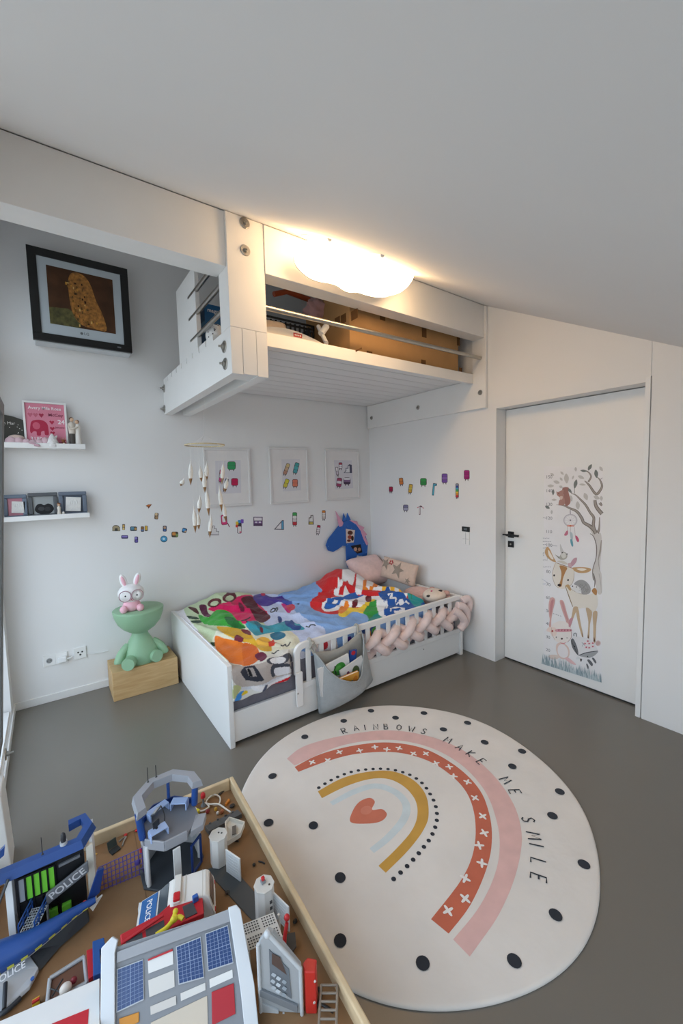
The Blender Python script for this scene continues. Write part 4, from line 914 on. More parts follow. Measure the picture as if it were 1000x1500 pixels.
# --- print colours painted as flat shapes in cloth coordinates
def on_cloth(x, y):
    z = .5
    for _ in range(14):
        p = WZ(x, y, z); z = .5*z+.5*float(dH(p.x, max(min(p.y, -.03), DUY1)))
    p = WZ(x, y, z)
    if p.y < DUY1-.03:                             # on the hanging front: arc length from height
        q = WY(x, y, DUY1-.055); zz = float(dH(q.x, DUY1-.035)); return (q.x, -(DUY0-DUY1)*1.0-.035-(zz-q.z)+DUY0-.02)
    return (p.x, p.y)
PX_, PY_ = Xg.ravel(), (DUY0-varc).ravel()
RGB = np.tile(np.array(lin('#84a9dc')[:3]), (PX_.size, 1))
def paint(pts, hx, curve=True, frame='A'):
    k = .24 if frame == 'A' else .3; ox, oy = (240, 820) if frame == 'A' else (400, 740)
    if curve: pts = [(q.x, q.y) for q in spline([(p[0], p[1], 0) for p in pts], 4, True)]
    P_ = np.array([on_cloth(ox+k*x, oy+k*y) for x, y in pts])
    a0, b0 = P_.min(0), P_.max(0)
    idx = np.nonzero((PX_ >= a0[0]) & (PX_ <= b0[0]) & (PY_ >= a0[1]) & (PY_ <= b0[1]))[0]
    if idx.size == 0: return
    x, y = PX_[idx], PY_[idx]; ins = np.zeros(idx.size, bool); n = len(P_)
    for i in range(n):
        xi, yi = P_[i]; xj, yj = P_[i-1]
        if yi == yj: continue
        c = ((yi > y) != (yj > y)) & (x < (xj-xi)*(y-yi)/(yj-yi)+xi); ins ^= c
    RGB[idx[ins]] = lin(hx)[:3]
def pstroke(pts, w, hx, frame='A', per=4): paint(ribbon(pts, w, per), hx, False, frame)
def pring(cx, cy, rx, ry, w, hx, a=0., frame='A'):
    pts = ell(cx, cy, rx, ry, 18, a); paint(ell(cx, cy, rx+w/2, ry+w/2, 18, a), hx, False, frame); return pts
def pB(pts, hx, curve=True): paint(pts, hx, curve, 'B')
# pale grounds
paint([(420, 150), (560, 180), (640, 300), (760, 330), (900, 380), (960, 470), (800, 520), (640, 470), (560, 470), (400, 460), (300, 520), (120, 460), (20, 330), (60, 220), (220, 170)], '#c3d3ae')
paint([(520, 180), (640, 190), (760, 280), (900, 380), (980, 420), (960, 500), (800, 500), (620, 400), (600, 300)], '#c3cfee')
paint([(620, 420), (760, 430), (830, 500), (800, 600), (560, 680), (430, 700), (300, 560), (340, 430)], '#e2e2cc')
paint([(400, 620), (560, 600), (800, 540), (900, 640), (960, 760), (800, 900), (420, 960), (380, 760)], '#dcdcd6')
paint([(30, 320), (60, 250), (130, 200), (250, 160), (300, 170), (180, 230), (120, 290), (160, 370), (250, 480), (310, 540), (330, 620), (290, 600), (180, 470), (80, 370)], '#e9e9ef')
# plain shapes
paint([(270, 300), (330, 270), (400, 255), (450, 225), (520, 213), (552, 232), (600, 290), (650, 350), (600, 378), (540, 372), (490, 392), (430, 372), (380, 330), (315, 318)], '#d31c5c')
paint([(470, 238), (520, 220), (556, 240), (580, 290), (620, 318), (650, 352), (600, 384), (560, 366), (535, 318), (500, 285)], '#571d28')
for cx, cy, rx, ry, a in ((308, 262, 44, 26, -.3), (400, 230, 44, 28, -.2)):
    paint(ell(cx, cy, rx, ry, 16, a), '#5f2429', False); paint(ell(cx, cy+4, rx-18, ry-12, 16, a), '#c3d3ae', False)
paint([(455, 262), (475, 268), (492, 300), (486, 318), (462, 304)], '#6b1736')
paint([(215, 278), (258, 278), (268, 322), (300, 345), (262, 350), (232, 330)], '#571d3a'); paint([(145, 288), (196, 296), (215, 332), (190, 322)], '#54302c')
for q in ([(138, 342), (200, 350), (212, 364), (160, 360)], [(165, 374), (222, 368), (236, 380), (190, 388)], [(285, 505), (320, 505), (316, 528), (290, 522)]): paint(q, '#22422a')
paint([(210, 335), (270, 352), (300, 322), (335, 304), (400, 318), (440, 362), (500, 412), (440, 422), (380, 404), (310, 402), (240, 388)], '#3da83c')
paint([(370, 350), (420, 352), (470, 395), (500, 414), (440, 420), (385, 385)], '#256e33')
paint([(322, 408), (400, 412), (470, 424), (530, 452), (560, 492), (610, 520), (650, 520), (656, 556), (600, 556), (560, 530), (520, 508), (470, 498), (400, 468), (360, 448)], '#dcae30')
paint([(440, 458), (482, 476), (476, 502), (430, 508)], '#7b2a3d'); paint([(470, 424), (520, 432), (530, 460), (490, 448)], '#74232e')
paint([(312, 466), (370, 480), (430, 492), (490, 510), (556, 530), (580, 572), (575, 612), (540, 632), (490, 645), (420, 632), (360, 610), (320, 560)], '#ea7d28')
paint([(482, 512), (560, 528), (582, 578), (560, 625), (492, 642)], '#dc6a1e')
paint([(560, 492), (600, 470), (640, 482), (660, 510), (620, 528), (580, 522)], '#f0bc4c'); paint([(632, 500), (656, 496), (668, 482), (676, 504), (690, 504), (672, 524), (640, 530)], '#d23f2c', False)
paint([(556, 580), (600, 562), (630, 590), (600, 618), (566, 606)], '#6d2440')
paint([(498, 392), (545, 372), (590, 392), (640, 402), (700, 386), (770, 372), (852, 412), (846, 428), (770, 432), (700, 440), (650, 446), (600, 456), (560, 462), (525, 432)], '#3c9bb0')
paint([(545, 372), (590, 390), (604, 440), (596, 446)], '#2b7387'); paint([(586, 410), (604, 420), (604, 444), (590, 440)], '#6a2a36')
paint([(738, 372), (765, 376), (778, 366), (796, 384), (800, 400), (836, 404), (828, 426), (790, 428), (770, 414), (744, 400)], '#25498e')
paint([(650, 452), (700, 440), (736, 448), (738, 470), (690, 490), (656, 478)], '#256f8e'); paint([(694, 346), (716, 352), (720, 376), (702, 386)], '#2a3f7c')
paint([(545, 222), (600, 208), (660, 228), (720, 224), (772, 262), (780, 272), (744, 276), (700, 256), (640, 282), (590, 280), (560, 256)], '#4d3990')
paint([(716, 250), (752, 244), (786, 268), (760, 276)], '#3f529e'); paint([(716, 268), (752, 278), (775, 310), (760, 326), (735, 300)], '#c9307c'); paint([(745, 282), (790, 272), (800, 296), (768, 312)], '#cf3f50'); paint(ell(605, 210, 14, 10), '#c3264e', False)
paint([(408, 648), (480, 646), (560, 640), (640, 618), (700, 590), (780, 566), (800, 600), (798, 690), (740, 716), (660, 736), (560, 772), (470, 782), (415, 740)], '#b7aea9')
paint([(410, 762), (470, 782), (560, 772), (660, 736), (800, 688), (800, 716), (640, 770), (560, 790), (470, 800)], '#ced2da')
paint([(464, 694), (490, 655), (552, 648), (606, 736), (560, 748), (498, 742)], '#353843', False); paint([(500, 668), (540, 662), (562, 716), (518, 722)], '#a9a09c', False); paint([(506, 672), (520, 668), (540, 716), (520, 720)], '#1d1d22', False)
paint(ell(692, 616, 66, 30, 16, -.12), '#4b4d57', False); paint(ell(694, 616, 48, 25, 16, -.12), '#e5e5e8', False)
paint([(728, 580), (790, 562), (800, 612), (760, 606)], '#4b4d57'); paint([(650, 662), (680, 640), (795, 640), (795, 660), (700, 668), (672, 720), (652, 712)], '#454954'); paint([(676, 668), (790, 656), (794, 676), (690, 716)], '#e1e1e6')
paint([(420, 770), (470, 784), (450, 820), (418, 850)], '#b8c08a'); paint([(424, 862), (450, 820), (486, 806), (470, 850), (440, 874)], '#3f8fd8'); paint([(470, 836), (486, 812), (506, 806), (508, 824)], '#e2c52c')
paint([(530, 780), (600, 770), (660, 752), (790, 690), (800, 712), (640, 790), (560, 806)], '#e6e6ea'); paint([(615, 796), (700, 750), (790, 698), (798, 716), (720, 756), (650, 790)], '#c8202c', False); paint([(590, 806), (612, 766), (628, 764), (612, 806)], '#4a5166', False)
paint([(810, 560), (900, 560), (950, 640), (900, 700), (820, 720)], '#d8d8e4'); paint([(820, 590), (860, 600), (850, 640), (815, 640)], '#3a3c46'); paint([(880, 640), (905, 600), (925, 640), (900, 670)], '#c23a4a'); paint([(850, 660), (870, 650), (868, 690), (845, 690)], '#8c2c3c')
DG = '#232833'
pstroke([(650, 310), (668, 296), (680, 304), (672, 314), (654, 320), (650, 310)], 7, DG); pstroke([(676, 312), (688, 292), (694, 300), (684, 316)], 7, DG)
pstroke([(470, 372), (498, 366), (528, 350)], 7, DG); pstroke([(496, 364), (508, 384)], 7, DG)
pstroke([(866, 406), (886, 410), (892, 400), (910, 396), (926, 402)], 7, DG); pstroke([(740, 512), (746, 526), (760, 522), (768, 508), (772, 502)], 7, DG); pstroke([(712, 520), (726, 526), (740, 516)], 7, DG)
pstroke([(656, 568), (672, 572), (688, 558), (704, 552)], 7, DG); pstroke([(800, 266), (826, 270)], 8, DG)
# lettering area at the head end (frame B)
pB([(205, 375), (260, 345), (330, 308), (400, 318), (470, 330), (560, 362), (640, 395), (680, 445), (640, 470), (540, 470), (480, 470), (420, 500), (320, 530), (250, 528), (185, 500), (190, 460), (240, 420)], '#d02c2e')
pB([(430, 322), (520, 336), (590, 368), (570, 384), (500, 366), (420, 346)], '#ec7f28'); pB([(560, 364), (625, 386), (668, 430), (652, 448), (610, 402), (556, 384)], '#eec43a')
WT = '#efeff2'
pB([(318, 372), (360, 350), (430, 346), (500, 356), (580, 382), (640, 420), (655, 446), (610, 450), (540, 432), (470, 424), (400, 440), (350, 446), (300, 440), (302, 410)], WT)
pB([(236, 500), (250, 470), (300, 448), (380, 446), (470, 440), (540, 440), (560, 470), (520, 520), (470, 540), (430, 500), (370, 500), (320, 512), (260, 520)], WT)
for q in ([(318, 438), (342, 372), (362, 366), (382, 408), (396, 362), (418, 358), (400, 432), (378, 436), (352, 392), (340, 440)],): pB(q, '#cf2a2e', False)
for q in ([(440, 368), (462, 364), (452, 404), (468, 414), (484, 402), (498, 362), (522, 366), (504, 412), (470, 428), (436, 416)],): pB(q, '#ee8a2c', False)
for q in ([(530, 414), (552, 374), (572, 380), (580, 396), (606, 392), (640, 432), (622, 440), (600, 410), (590, 430), (572, 424), (568, 402), (552, 420)],): pB(q, '#f0b83a', False)
pB([(248, 500), (270, 462), (310, 448), (345, 452), (330, 478), (300, 498), (270, 508)], '#2a62b4'); pB([(286, 478), (310, 464), (322, 466), (304, 482)], WT)
pB([(340, 448), (400, 426), (450, 430), (430, 446), (370, 462)], '#2a62b4'); pB([(430, 420), (470, 414), (560, 424), (540, 440), (460, 444)], '#cf2a2e')
pB([(318, 538), (330, 512), (370, 498), (420, 500), (470, 466), (500, 462), (540, 500), (500, 520), (440, 530), (390, 520), (350, 546)], '#f2cf3a'); pB([(318, 512), (352, 474), (372, 484), (360, 510), (332, 530)], '#ee8a2c')
pB([(384, 500), (392, 466), (412, 462), (408, 492)], '#6a1f2c'); pB([(450, 448), (476, 442), (478, 470), (456, 472)], '#6a1f2c')
pB([(440, 520), (500, 462), (536, 492), (500, 536), (470, 560), (460, 540)], '#3d9a48'); pB([(465, 560), (520, 520), (560, 556), (540, 572), (480, 574)], '#2f8f8a')
pB([(505, 470), (540, 480), (560, 520), (545, 548), (515, 530)], WT)
pB([(512, 430), (560, 416), (610, 426), (650, 452), (690, 480), (690, 505), (620, 530), (560, 545), (540, 520), (548, 480)], '#2a5aa6')
pstroke([(560, 440), (580, 434), (572, 456), (596, 452), (600, 470)], 9, WT, 'B'); pstroke([(570, 510), (600, 500), (640, 508), (620, 520), (590, 522)], 9, WT, 'B'); pstroke([(600, 478), (640, 470), (664, 482)], 8, WT, 'B'); pstroke([(540, 470), (556, 480), (552, 505)], 8, WT, 'B')
pB([(650, 428), (690, 420), (730, 432), (748, 470), (740, 505), (700, 500), (670, 470)], '#2f9a9c'); pB([(655, 424), (690, 418), (716, 432), (690, 446), (665, 446)], '#3d8a55')
pB([(720, 480), (760, 470), (782, 486), (778, 510), (740, 505)], '#1f5aa6')
pB([(440, 590), (500, 570), (540, 600), (520, 650), (450, 660)], '#2f4f8a'); pB([(468, 600), (490, 596), (496, 640), (470, 648)], '#e09a3c'); pB([(500, 600), (520, 590), (524, 630), (504, 640)], '#5fa84a')
pB([(200, 660), (300, 630), (330, 700), (230, 740)], '#e9dfe0'); pB([(245, 672), (280, 660), (282, 690), (248, 700)], '#c8303c'); pB([(300, 655), (318, 650), (316, 672), (302, 676)], '#c8303c'); pB([(365, 640), (395, 628), (398, 652), (372, 668)], '#4a2c8a')
DUV = bpy.data.materials.new('duvet_print'); DUV.use_nodes = True
nt = DUV.node_tree; b = nt.nodes['Principled BSDF']; b.inputs['Roughness'].default_value = .85; b.inputs['Specular IOR Level'].default_value = .2; b.inputs['Sheen Weight'].default_value = .15
at = nt.nodes.new('ShaderNodeVertexColor'); at.layer_name = 'print'; nt.links.new(at.outputs['Color'], b.inputs['Base Color'])
tc = nt.nodes.new('ShaderNodeTexCoord'); ns = nt.nodes.new('ShaderNodeTexNoise'); ns.inputs['Scale'].default_value = 26; ns.inputs['Detail'].default_value = 4; ns.inputs['Distortion'].default_value = .6
bp = nt.nodes.new('ShaderNodeBump'); bp.inputs['Strength'].default_value = .5; bp.inputs['Distance'].default_value = .014
nt.links.new(tc.outputs['Object'], ns.inputs['Vector']); nt.links.new(ns.outputs['Fac'], bp.inputs['Height']); nt.links.new(bp.outputs['Normal'], b.inputs['Normal'])
dm = MB(DUV)
VV = np.stack([Xg, Yg, Zg], -1).reshape(-1, 3)
FF = [(j*NU_+i, (j+1)*NU_+i, (j+1)*NU_+i+1, j*NU_+i+1) for j in range(NV_-1) for i in range(NU_-1)]
me = bpy.data.meshes.new('duvet'); me.from_pydata(VV.tolist(), [], FF); me.materials.append(DUV)
me.polygons.foreach_set('use_smooth', [True]*len(FF))
ca = me.color_attributes.new('print', 'FLOAT_COLOR', 'POINT'); ca.data.foreach_set('color', np.c_[RGB, np.ones(len(RGB))].ravel())
do = bpy.data.objects.new('duvet', me); COL.objects.link(do)
q = do.modifiers.new('thickness', 'SOLIDIFY'); q.thickness = .010; q.offset = -1
tag(do, 'rumpled blue duvet with bright printed shapes, numbers and letters heaped over the bed', 'duvet')

# ---------------------------------------------------------------- pillows and plush
pz = MB(FAB('#e9c9c3')); pz.cushion((-.225, -.24, .595), (1, -.1, .05), (0, .75, .55), (-.05, -.55, .75), .40, .38, .17, n=25, pinch=.05, seed=2)
tag(pz.build('pillow', weld=True), 'pale pink pillow propped against the back wall behind the duvet heap', 'pillow')
c0 = V((-.165, -.63, .640)); nX = V((-.97, -.12, .22)).normalized(); uy = V((.06, -1, -.08)); uy = (uy-nX*uy.dot(nX)).normalized(); uz = uy.cross(nX)
if uz.z < 0: uz = -uz
stc = thing('star_cushion', 'pale pink cushion with taupe stars leaning on the right wall at the bed head', 'cushion', (c0.x, c0.y, .53))
cs = MB(FAB('#d9bfae')); cs.cushion(c0, uy, uz, nX, .46, .22, .09, n=25, pinch=.04, seed=5); cs.build('cover', stc, weld=True)
def star(c, R, r, a0): return [(c[0]+(R if i % 2 == 0 else r)*math.sin(a0+i*PI/5), c[1]+(R if i % 2 == 0 else r)*math.cos(a0+i*PI/5)) for i in range(10)]
def on_cush(x, y):
    X2, Y2 = 2*x/.46, 2*y/.22; th = max(0, (1-X2**4)*(1-Y2**4))**.45
    return c0+uy*x+uz*y+nX*(.045*th*1.05)
for (cx, cy, R) in ((.02, .015, .085), (-.15, .045, .065), (.16, -.06, .035)):
    f = MB(FAB('#9d8f82')); pts = star((cx, cy), R, R*.42, .2)
    tri = []; ctr = on_cush(cx, cy)+nX*.004
    for i in range(10):
        a, b_ = pts[i], pts[(i+1) % 10]
        for s0, s1 in ((0, .33), (.33, .66), (.66, 1)):
            A_ = [on_cush(cx+(p_[0]-cx)*s, cy+(p_[1]-cy)*s)+nX*.004 for p_, s in ((a, s0), (a, s1), (b_, s1), (b_, s0))]
            f.raw(A_ if s0 else [A_[0], A_[1], A_[2]], [(0, 1, 2, 3) if s0 else (0, 1, 2)])
    f.build('star', stc, solid=.001)
f = MB(P('#b8323c', .7))
for i in range(5): f.ball(on_cush(-.08+.02*math.cos(i*1.26), .07+.016*math.sin(i*1.26))+nX*.002, (.006, .010, .008))
f.build('flower', stc)
# plush face near the rail
fc, fr3 = V((-.272, -1.195, .533)), (.105, .100, .062)
pf = thing('plush_animal', 'pink and cream plush animal with black eyes lying at the bed head', 'soft toy', (fc.x, fc.y, .43))
def on_face(x, y):
    z = .66
    while z > .47:
        p = WZ(x, y, z); q = p-fc
        if (q.x/fr3[0])**2+(q.y/fr3[1])**2+(q.z/fr3[2])**2 <= 1: return p
        z -= .001
    return fc+V((0, 0, fr3[2]))
b = MB(FAB('#dcb3a9', 70, .8)); b.ball(fc+V((.03, .17, -.055)), (.125, .22, .085)); b.ball(fc+V((.09, .02, -.02)), (.075, .10, .05)); b.build('body', pf)
b = MB(FAB('#e6d2c0')); b.ball(fc, fr3, None, 28, 18); b.build('face', pf)
for px, py in ((627.5, 873), (644.5, 865.5)):
    b = MB(P('#241c1c', .3)); b.ball(on_face(px, py), (.020, .013, .011), Matrix.Rotation(-.5, 3, 'Z')); b.build('eye', pf)
b = MB(P('#cf4c74', .5)); b.ball(on_face(632, 866), (.011, .009, .008)); b.build('nose', pf)
for s_ in (-1, 1):
    b = MB(FAB('#d2a396')); b.ball(fc+V((.085, .02+.08*s_, .02)), (.03, .035, .022)); b.build('ear', pf)

# ---------------------------------------------------------------- braided bumper woven along the rail
PKB = FAB('#ebd5d0', 300, .2)
br_ = thing('braided_bumper', 'pale pink knotted braid bumper woven along the bed guard rail', 'bumper', (-.66, -1.36, .25))
RB = .0355
for s in range(3):
    pts = []; N = 74
    for i in range(N):
        t = i/(N-1); x = -1.18+1.0*t; th = t*2*PI*1.85+s*2*PI/3
        pts.append((x, -1.343-.036*math.sin(2*th+.4), .338+.03*t+.074*math.sin(th)+.012*math.sin(x*9)))
    r = [RB*min(1, .72+i*.08, .72+(N-1-i)*.08) for i in range(N)]
    b = MB(PKB); b.tube(spline(pts, 2), [r[min(N-1, i//2)] for i in range(2*N-1)], 14); b.build('strand', br_)
kb = MB(PKB); kb.tube(spline([(-.20, -1.385, .47), (-.14, -1.405, .45), (-.10, -1.41, .38), (-.12, -1.40, .30), (-.17, -1.39, .27)], 5), .034, 14)
kb.tube(spline([(-.25, -1.39, .44), (-.20, -1.42, .40), (-.16, -1.425, .33), (-.19, -1.41, .27)], 5), .032, 14)
kb.tube(spline([(-.12, -1.37, .49), (-.065, -1.385, .505), (-.040, -1.39, .46), (-.060, -1.39, .40)], 5), .033, 14); kb.build('end_knot', br_)

# ---------------------------------------------------------------- grey felt book bag tied to the rail
FELT = FAB('#a3a7a8', 260, .35); FELTI = FAB('#aba79f', 260, .3)
sb_ = thing('storage_bag', 'grey felt storage bag tied to the guard rail and filled with picture books', 'bag', (-1.4, -1.42, .02))
bx0_, bx1_, YBK = -1.640, -1.245, -1.378
def zf(u, v):   # front sheet height between hem and the scooped opening
    uu = u; bot = .016+.085*u+.03*max(0, u-.7)
    top = float(np.interp(u, [0, .06, .15, .3, .5, .68, .80, .9, .96, 1], [.44, .395, .325, .265, .225, .205, .225, .335, .43, .475]))
    return bot+(top-bot)*v
def front(u, v):
    x = -1.615+(-1.155+1.615)*u*(1-.0*v); x = x+(-.025*(v)*(1-u))+(-.085*v*u)
    bulge = .115*math.sin(PI*min(1, max(0, u)))**.6*(.40+.60*min(1, v*2.4)**.7)
    return V((x, YBK-.008-bulge, zf(u, v)))
b = MB(FELT); b.grid(front, 33, 15); b.build('front_sheet', sb_, solid=.006)
def back(u, v):
    x = -1.615+.46*u-.025*v*(1-u)-.085*v*u; bot = .016+.085*u+.03*max(0, u-.7)
    top = .445+.05*u-.05*math.sin(PI*u)
    return V((x, YBK+.003+.003*math.sin(9*u), bot+(top-bot)*v))
b = MB(FELTI); b.grid(back, 21, 11); b.build('back_sheet', sb_, solid=.005)
def side(u0):
    def fn(a, v):
        p, q = front(u0, v), back(u0, v); return p+(q-p)*a
    return fn
b = MB(FELT); b.grid(side(0), 4, 15); b.grid(side(1), 4, 15); b.build('side_gusset', sb_, solid=.004)
b = MB(FELT); b.tube([front(i/30, 1)+V((0, -.002, 0)) for i in range(31)], .0055, 8); b.build('rim_binding', sb_)
for x in (-1.655, -1.262):
    b = MB(FAB('#a8a49b')); z_ = rt(x)
    b.tube(spline([(x, -1.362, z_-.055), (x, -1.362, z_+.004), (x, -1.335, z_+.006), (x, -1.318, z_-.03), (x+.004, -1.342+.02, z_-.06)], 4), .009, 8)
    if x < -1.5:
        b.ball((x+.01, -1.37, z_-.015), (.016, .012, .014))
        for dx, dz in ((-.03, -.03), (.028, -.04), (.012, -.075)): b.tube(spline([(x+.01, -1.372, z_-.015), (x+.01+dx*.5, -1.38, z_-.015+dz*.3), (x+.01+dx, -1.378, z_-.015+dz)], 3), .005, 6)
    b.tube([(x, -1.365, z_-.05), (x+.012 if x < -1.5 else x, -1.378, .44 if x < -1.5 else .47)], .008, 8)
    b.build('tie', sb_)
def book(name, lab, cx, cy, z0, w_, h_, d, rz, rx, hx, draw=None):
    t = thing(name, lab, 'book', (cx, cy, z0), 'picture books in the felt bag')
    M4 = Matrix.Translation(V((cx, cy, z0))) @ Matrix.Rotation(rz, 4, 'Y') @ Matrix.Rotation(rx, 4, 'X')
    b = MB(P(hx, .35)); b.M = M4; b.box(-w_/2, w_/2, -d/2, -d/2+.0025, 0, h_).box(-w_/2, w_/2, d/2-.0025, d/2, 0, h_).box(-w_/2, -w_/2+.0025, -d/2, d/2, 0, h_); b.build('cover', t)
    b = MB(P('#efe9df', .8)); b.M = M4; b.box(-w_/2+.003, w_/2-.003, -d/2+.003, d/2-.003, .003, h_-.003); b.build('pages', t)
    if draw:
        b = MB(); S = Sheet(b, lambda x, y: M4 @ V((-w_/2+w_*x, -d/2, h_*(1-y))), M4.to_3x3() @ V((0, -1, 0)), .0006, .0002); draw(S); b.build('cover_picture', t)
def d1(S):
    S.poly(ell(.38, .50, .19, .20), '#5d7a2c'); S.poly(ell(.66, .36, .20, .22), '#3f8f3a'); S.stroke([(.52, .18), (.53, .5)], .035, '#2a2a26'); S.poly(ell(.62, .32, .10, .10), '#59a84c'); S.poly(ell(.16, .52, .05, .06), '#b98d96')
book('picture_book', 'white picture book with two green balls on its cover in the felt bag', -1.495, -1.412, .165, .25, .21, .012, -.16, .10, '#e6e6e4', d1)
def d2(S):
    S.poly([(.1, .35), (.7, .33), (.7, .62), (.1, .7)], '#4a7a86'); S.poly(ell(.82, .3, .12, .16), '#c97a2a'); S.poly(ell(.4, .5, .1, .08), '#d9d4c6')
book('picture_book', 'small orange picture book at the front of the felt bag', -1.425, -1.452, .12, .16, .145, .018, -.04, .14, '#d9962f', d2)
def d3(S):
    S.poly(ell(.62, .45, .16, .25), '#4a5a3a'); S.poly(ell(.3, .3, .06, .08), '#7a4a6a')
book('picture_book', 'white picture book with dark green leaves at the right of the felt bag', -1.345, -1.428, .15, .20, .185, .010, -.28, .12, '#dcdcda', d3)
def d4(S):
    S.poly(ell(.5, .10, .3, .08), '#c8323c'); S.poly([(.1, .2), (.9, .2), (.9, .6), (.1, .6)], '#3a5fae')
book('picture_book', 'narrow dark blue and red book standing behind the white ones in the felt bag', -1.362, -1.402, .20, .06, .195, .012, .08, .06, '#2f4f9a', d4)
# ================================================================== RUG
RC, RR = V((-1.664, -2.2444, 0)), .822
RUGM = mat('rug_pile', '#dfd9d2', .95, var=.055, vscale=3.5, bump=.45, bscale=9, spec=.1, sheen=.3)
rg = MB(RUGM)
def edge_r(a): return RR + .006*math.sin(3*a+1)+.004*math.sin(7*a)
N = 160
for k, (dr_, z) in enumerate(((0, .001), (0, .008), (-.006, .012), (-.02, .013))): pass
rings = [[RC+V(((edge_r(2*PI*i/N)+dr_)*math.cos(2*PI*i/N), (edge_r(2*PI*i/N)+dr_)*math.sin(2*PI*i/N), z)) for i in range(N)] for dr_, z in ((0, .001), (.001, .006), (-.003, .0105), (-.012, .012), (-.03, .0115))]
vs = [p for r in rings for p in r]
rg.raw(vs, [(k*N+i, k*N+(i+1) % N, (k+1)*N+(i+1) % N, (k+1)*N+i) for k in range(4) for i in range(N)], True)
rg.raw(rings[-1], [tuple(range(N))])
S = Sheet(rg, lambda x, y: V((x, y, .0115)), (0, 0, 1), .0004, .00002)
def RUGC(nm, hx): return mat('rug_'+nm, hx, .95, var=.05, vscale=14, bump=.35, bscale=9, spec=.1, sheen=.2)
PINK, RED, GOLDR, BLUER, BLK, CREAM = RUGC('pink', '#ddb5af'), RUGC('terracotta', '#c4694f'), RUGC('mustard', '#c99a45'), RUGC('pale_blue', '#ccd6d8'), RUGC('charcoal', '#2f3138'), RUGC('white', '#eae5e0')
def band(outer, inner, mt_):
    o = spline([(p[0], p[1], 0) for p in outer], 5); i = spline([(p[0], p[1], 0) for p in inner], 5)
    n = 70
    def samp(c):
        L = [0]
        for a, b in zip(c, c[1:]): L.append(L[-1]+(b-a).length)
        out = []
        for k in range(n+1):
            s = L[-1]*k/n; j = 0
            while j < len(L)-2 and L[j+1] < s: j += 1
            out.append(c[j]+(c[j+1]-c[j])*((s-L[j])/max(1e-9, L[j+1]-L[j])))
        return out
    o, i = samp(o), samp(i); rg.m(mt_)
    for k in range(n):
        q = [V((p.x, p.y, .0115+S.k)) for p in (o[k], o[k+1], i[k+1], i[k])]
        if (q[1]-q[0]).cross(q[3]-q[0]).z < 0: q.reverse()
        rg.face(q)
    S.k += S.step
pin_o = [(-2.002, -1.646), (-1.868, -1.610), (-1.640, -1.664), (-1.375, -1.796), (-1.215, -2.003), (-1.163, -2.221), (-1.205, -2.433), (-1.294, -2.595), (-1.402, -2.700), (-1.512, -2.762), (-1.654, -2.815), (-1.80, -2.85), (-1.908, -2.862), (-1.984, -2.869)]
pin_i = [(-1.995, -1.722), (-1.69, -1.740), (-1.440, -1.865), (-1.300, -2.052), (-1.268, -2.260), (-1.328, -2.460), (-1.45, -2.612), (-1.564, -2.700), (-1.686, -2.756), (-1.833, -2.792), (-1.987, -2.804)]
red_o = [(-2.0, -1.732), (-1.839, -1.728), (-1.640, -1.782), (-1.455, -1.886), (-1.330, -2.050), (-1.300, -2.254), (-1.340, -2.434), (-1.44, -2.566), (-1.557, -2.658), (-1.683, -2.719), (-1.844, -2.767), (-1.985, -2.783)]
red_i = [(-2.002, -1.778), (-1.836, -1.801), (-1.659, -1.856), (-1.480, -1.979), (-1.390, -2.132), (-1.376, -2.280), (-1.409, -2.412), (-1.497, -2.526), (-1.632, -2.626), (-1.783, -2.684), (-1.998, -2.715)]
band(pin_o, pin_i, PINK); band(red_o, red_i, RED)
gold_o = [(-1.994, -1.960), (-1.841, -1.960), (-1.70, -2.008), (-1.60, -2.081), (-1.558, -2.190), (-1.580, -2.300), (-1.661, -2.395), (-1.745, -2.440), (-1.868, -2.471), (-2.01, -2.489)]
gold_i = [(-2.002, -2.010), (-1.862, -2.018), (-1.734, -2.052), (-1.655, -2.111), (-1.628, -2.200), (-1.646, -2.294), (-1.704, -2.365), (-1.786, -2.410), (-1.901, -2.435), (-2.014, -2.449)]
band(gold_o, gold_i, GOLDR)
bl = [(-1.985, -2.067), (-1.851, -2.073), (-1.740, -2.108), (-1.690, -2.195), (-1.700, -2.285), (-1.769, -2.343), (-1.889, -2.373), (-1.992, -2.380)]
bo = ribbon(bl, [.026, .034, .036, .038, .038, .036, .032, .028], 5); h_ = len(bo)//2
band(bo[:h_], bo[h_:][::-1], BLUER)
S.poly([(q.x, q.y) for q in spline([(-1.975, -2.210, 0), (-1.93, -2.165, 0), (-1.87, -2.140, 0), (-1.815, -2.150, 0), (-1.810, -2.185, 0), (-1.852, -2.214, 0), (-1.812, -2.240, 0), (-1.815, -2.278, 0), (-1.862, -2.290, 0), (-1.92, -2.262, 0)], 5, True)], RUGC('heart', '#c9735a'))
S.poly(ell(-1.875, -2.20, .030, .024), RUGC('heart_light', '#d0826b'))
dots = [(-1.977, -1.942), (-1.891, -1.936), (-1.787, -1.949), (-1.695, -1.990), (-1.602, -2.060), (-1.547, -2.152), (-1.538, -2.236), (-1.560, -2.310), (-1.595, -2.378), (-1.656, -2.440), (-1.74, -2.483), (-1.826, -2.504), (-1.915, -2.519), (-2.003, -2.527)]
ds = spline([(p[0], p[1], 0) for p in dots], 8)
L = [0]
for a, b in zip(ds, ds[1:]): L.append(L[-1]+(b-a).length)
nd = 31
for k in range(nd):
    s = L[-1]*k/(nd-1); j = 0
    while j < len(L)-2 and L[j+1] < s: j += 1
    p = ds[j]+(ds[j+1]-ds[j])*((s-L[j])/max(1e-9, L[j+1]-L[j])); S.poly(ell(p.x, p.y, .0098, .0098, 10), BLK)
mid = spline([((a[0]+b[0])/2, (a[1]+b[1])/2, 0) for a, b in zip(red_o, red_i+[red_i[-1]])], 8)
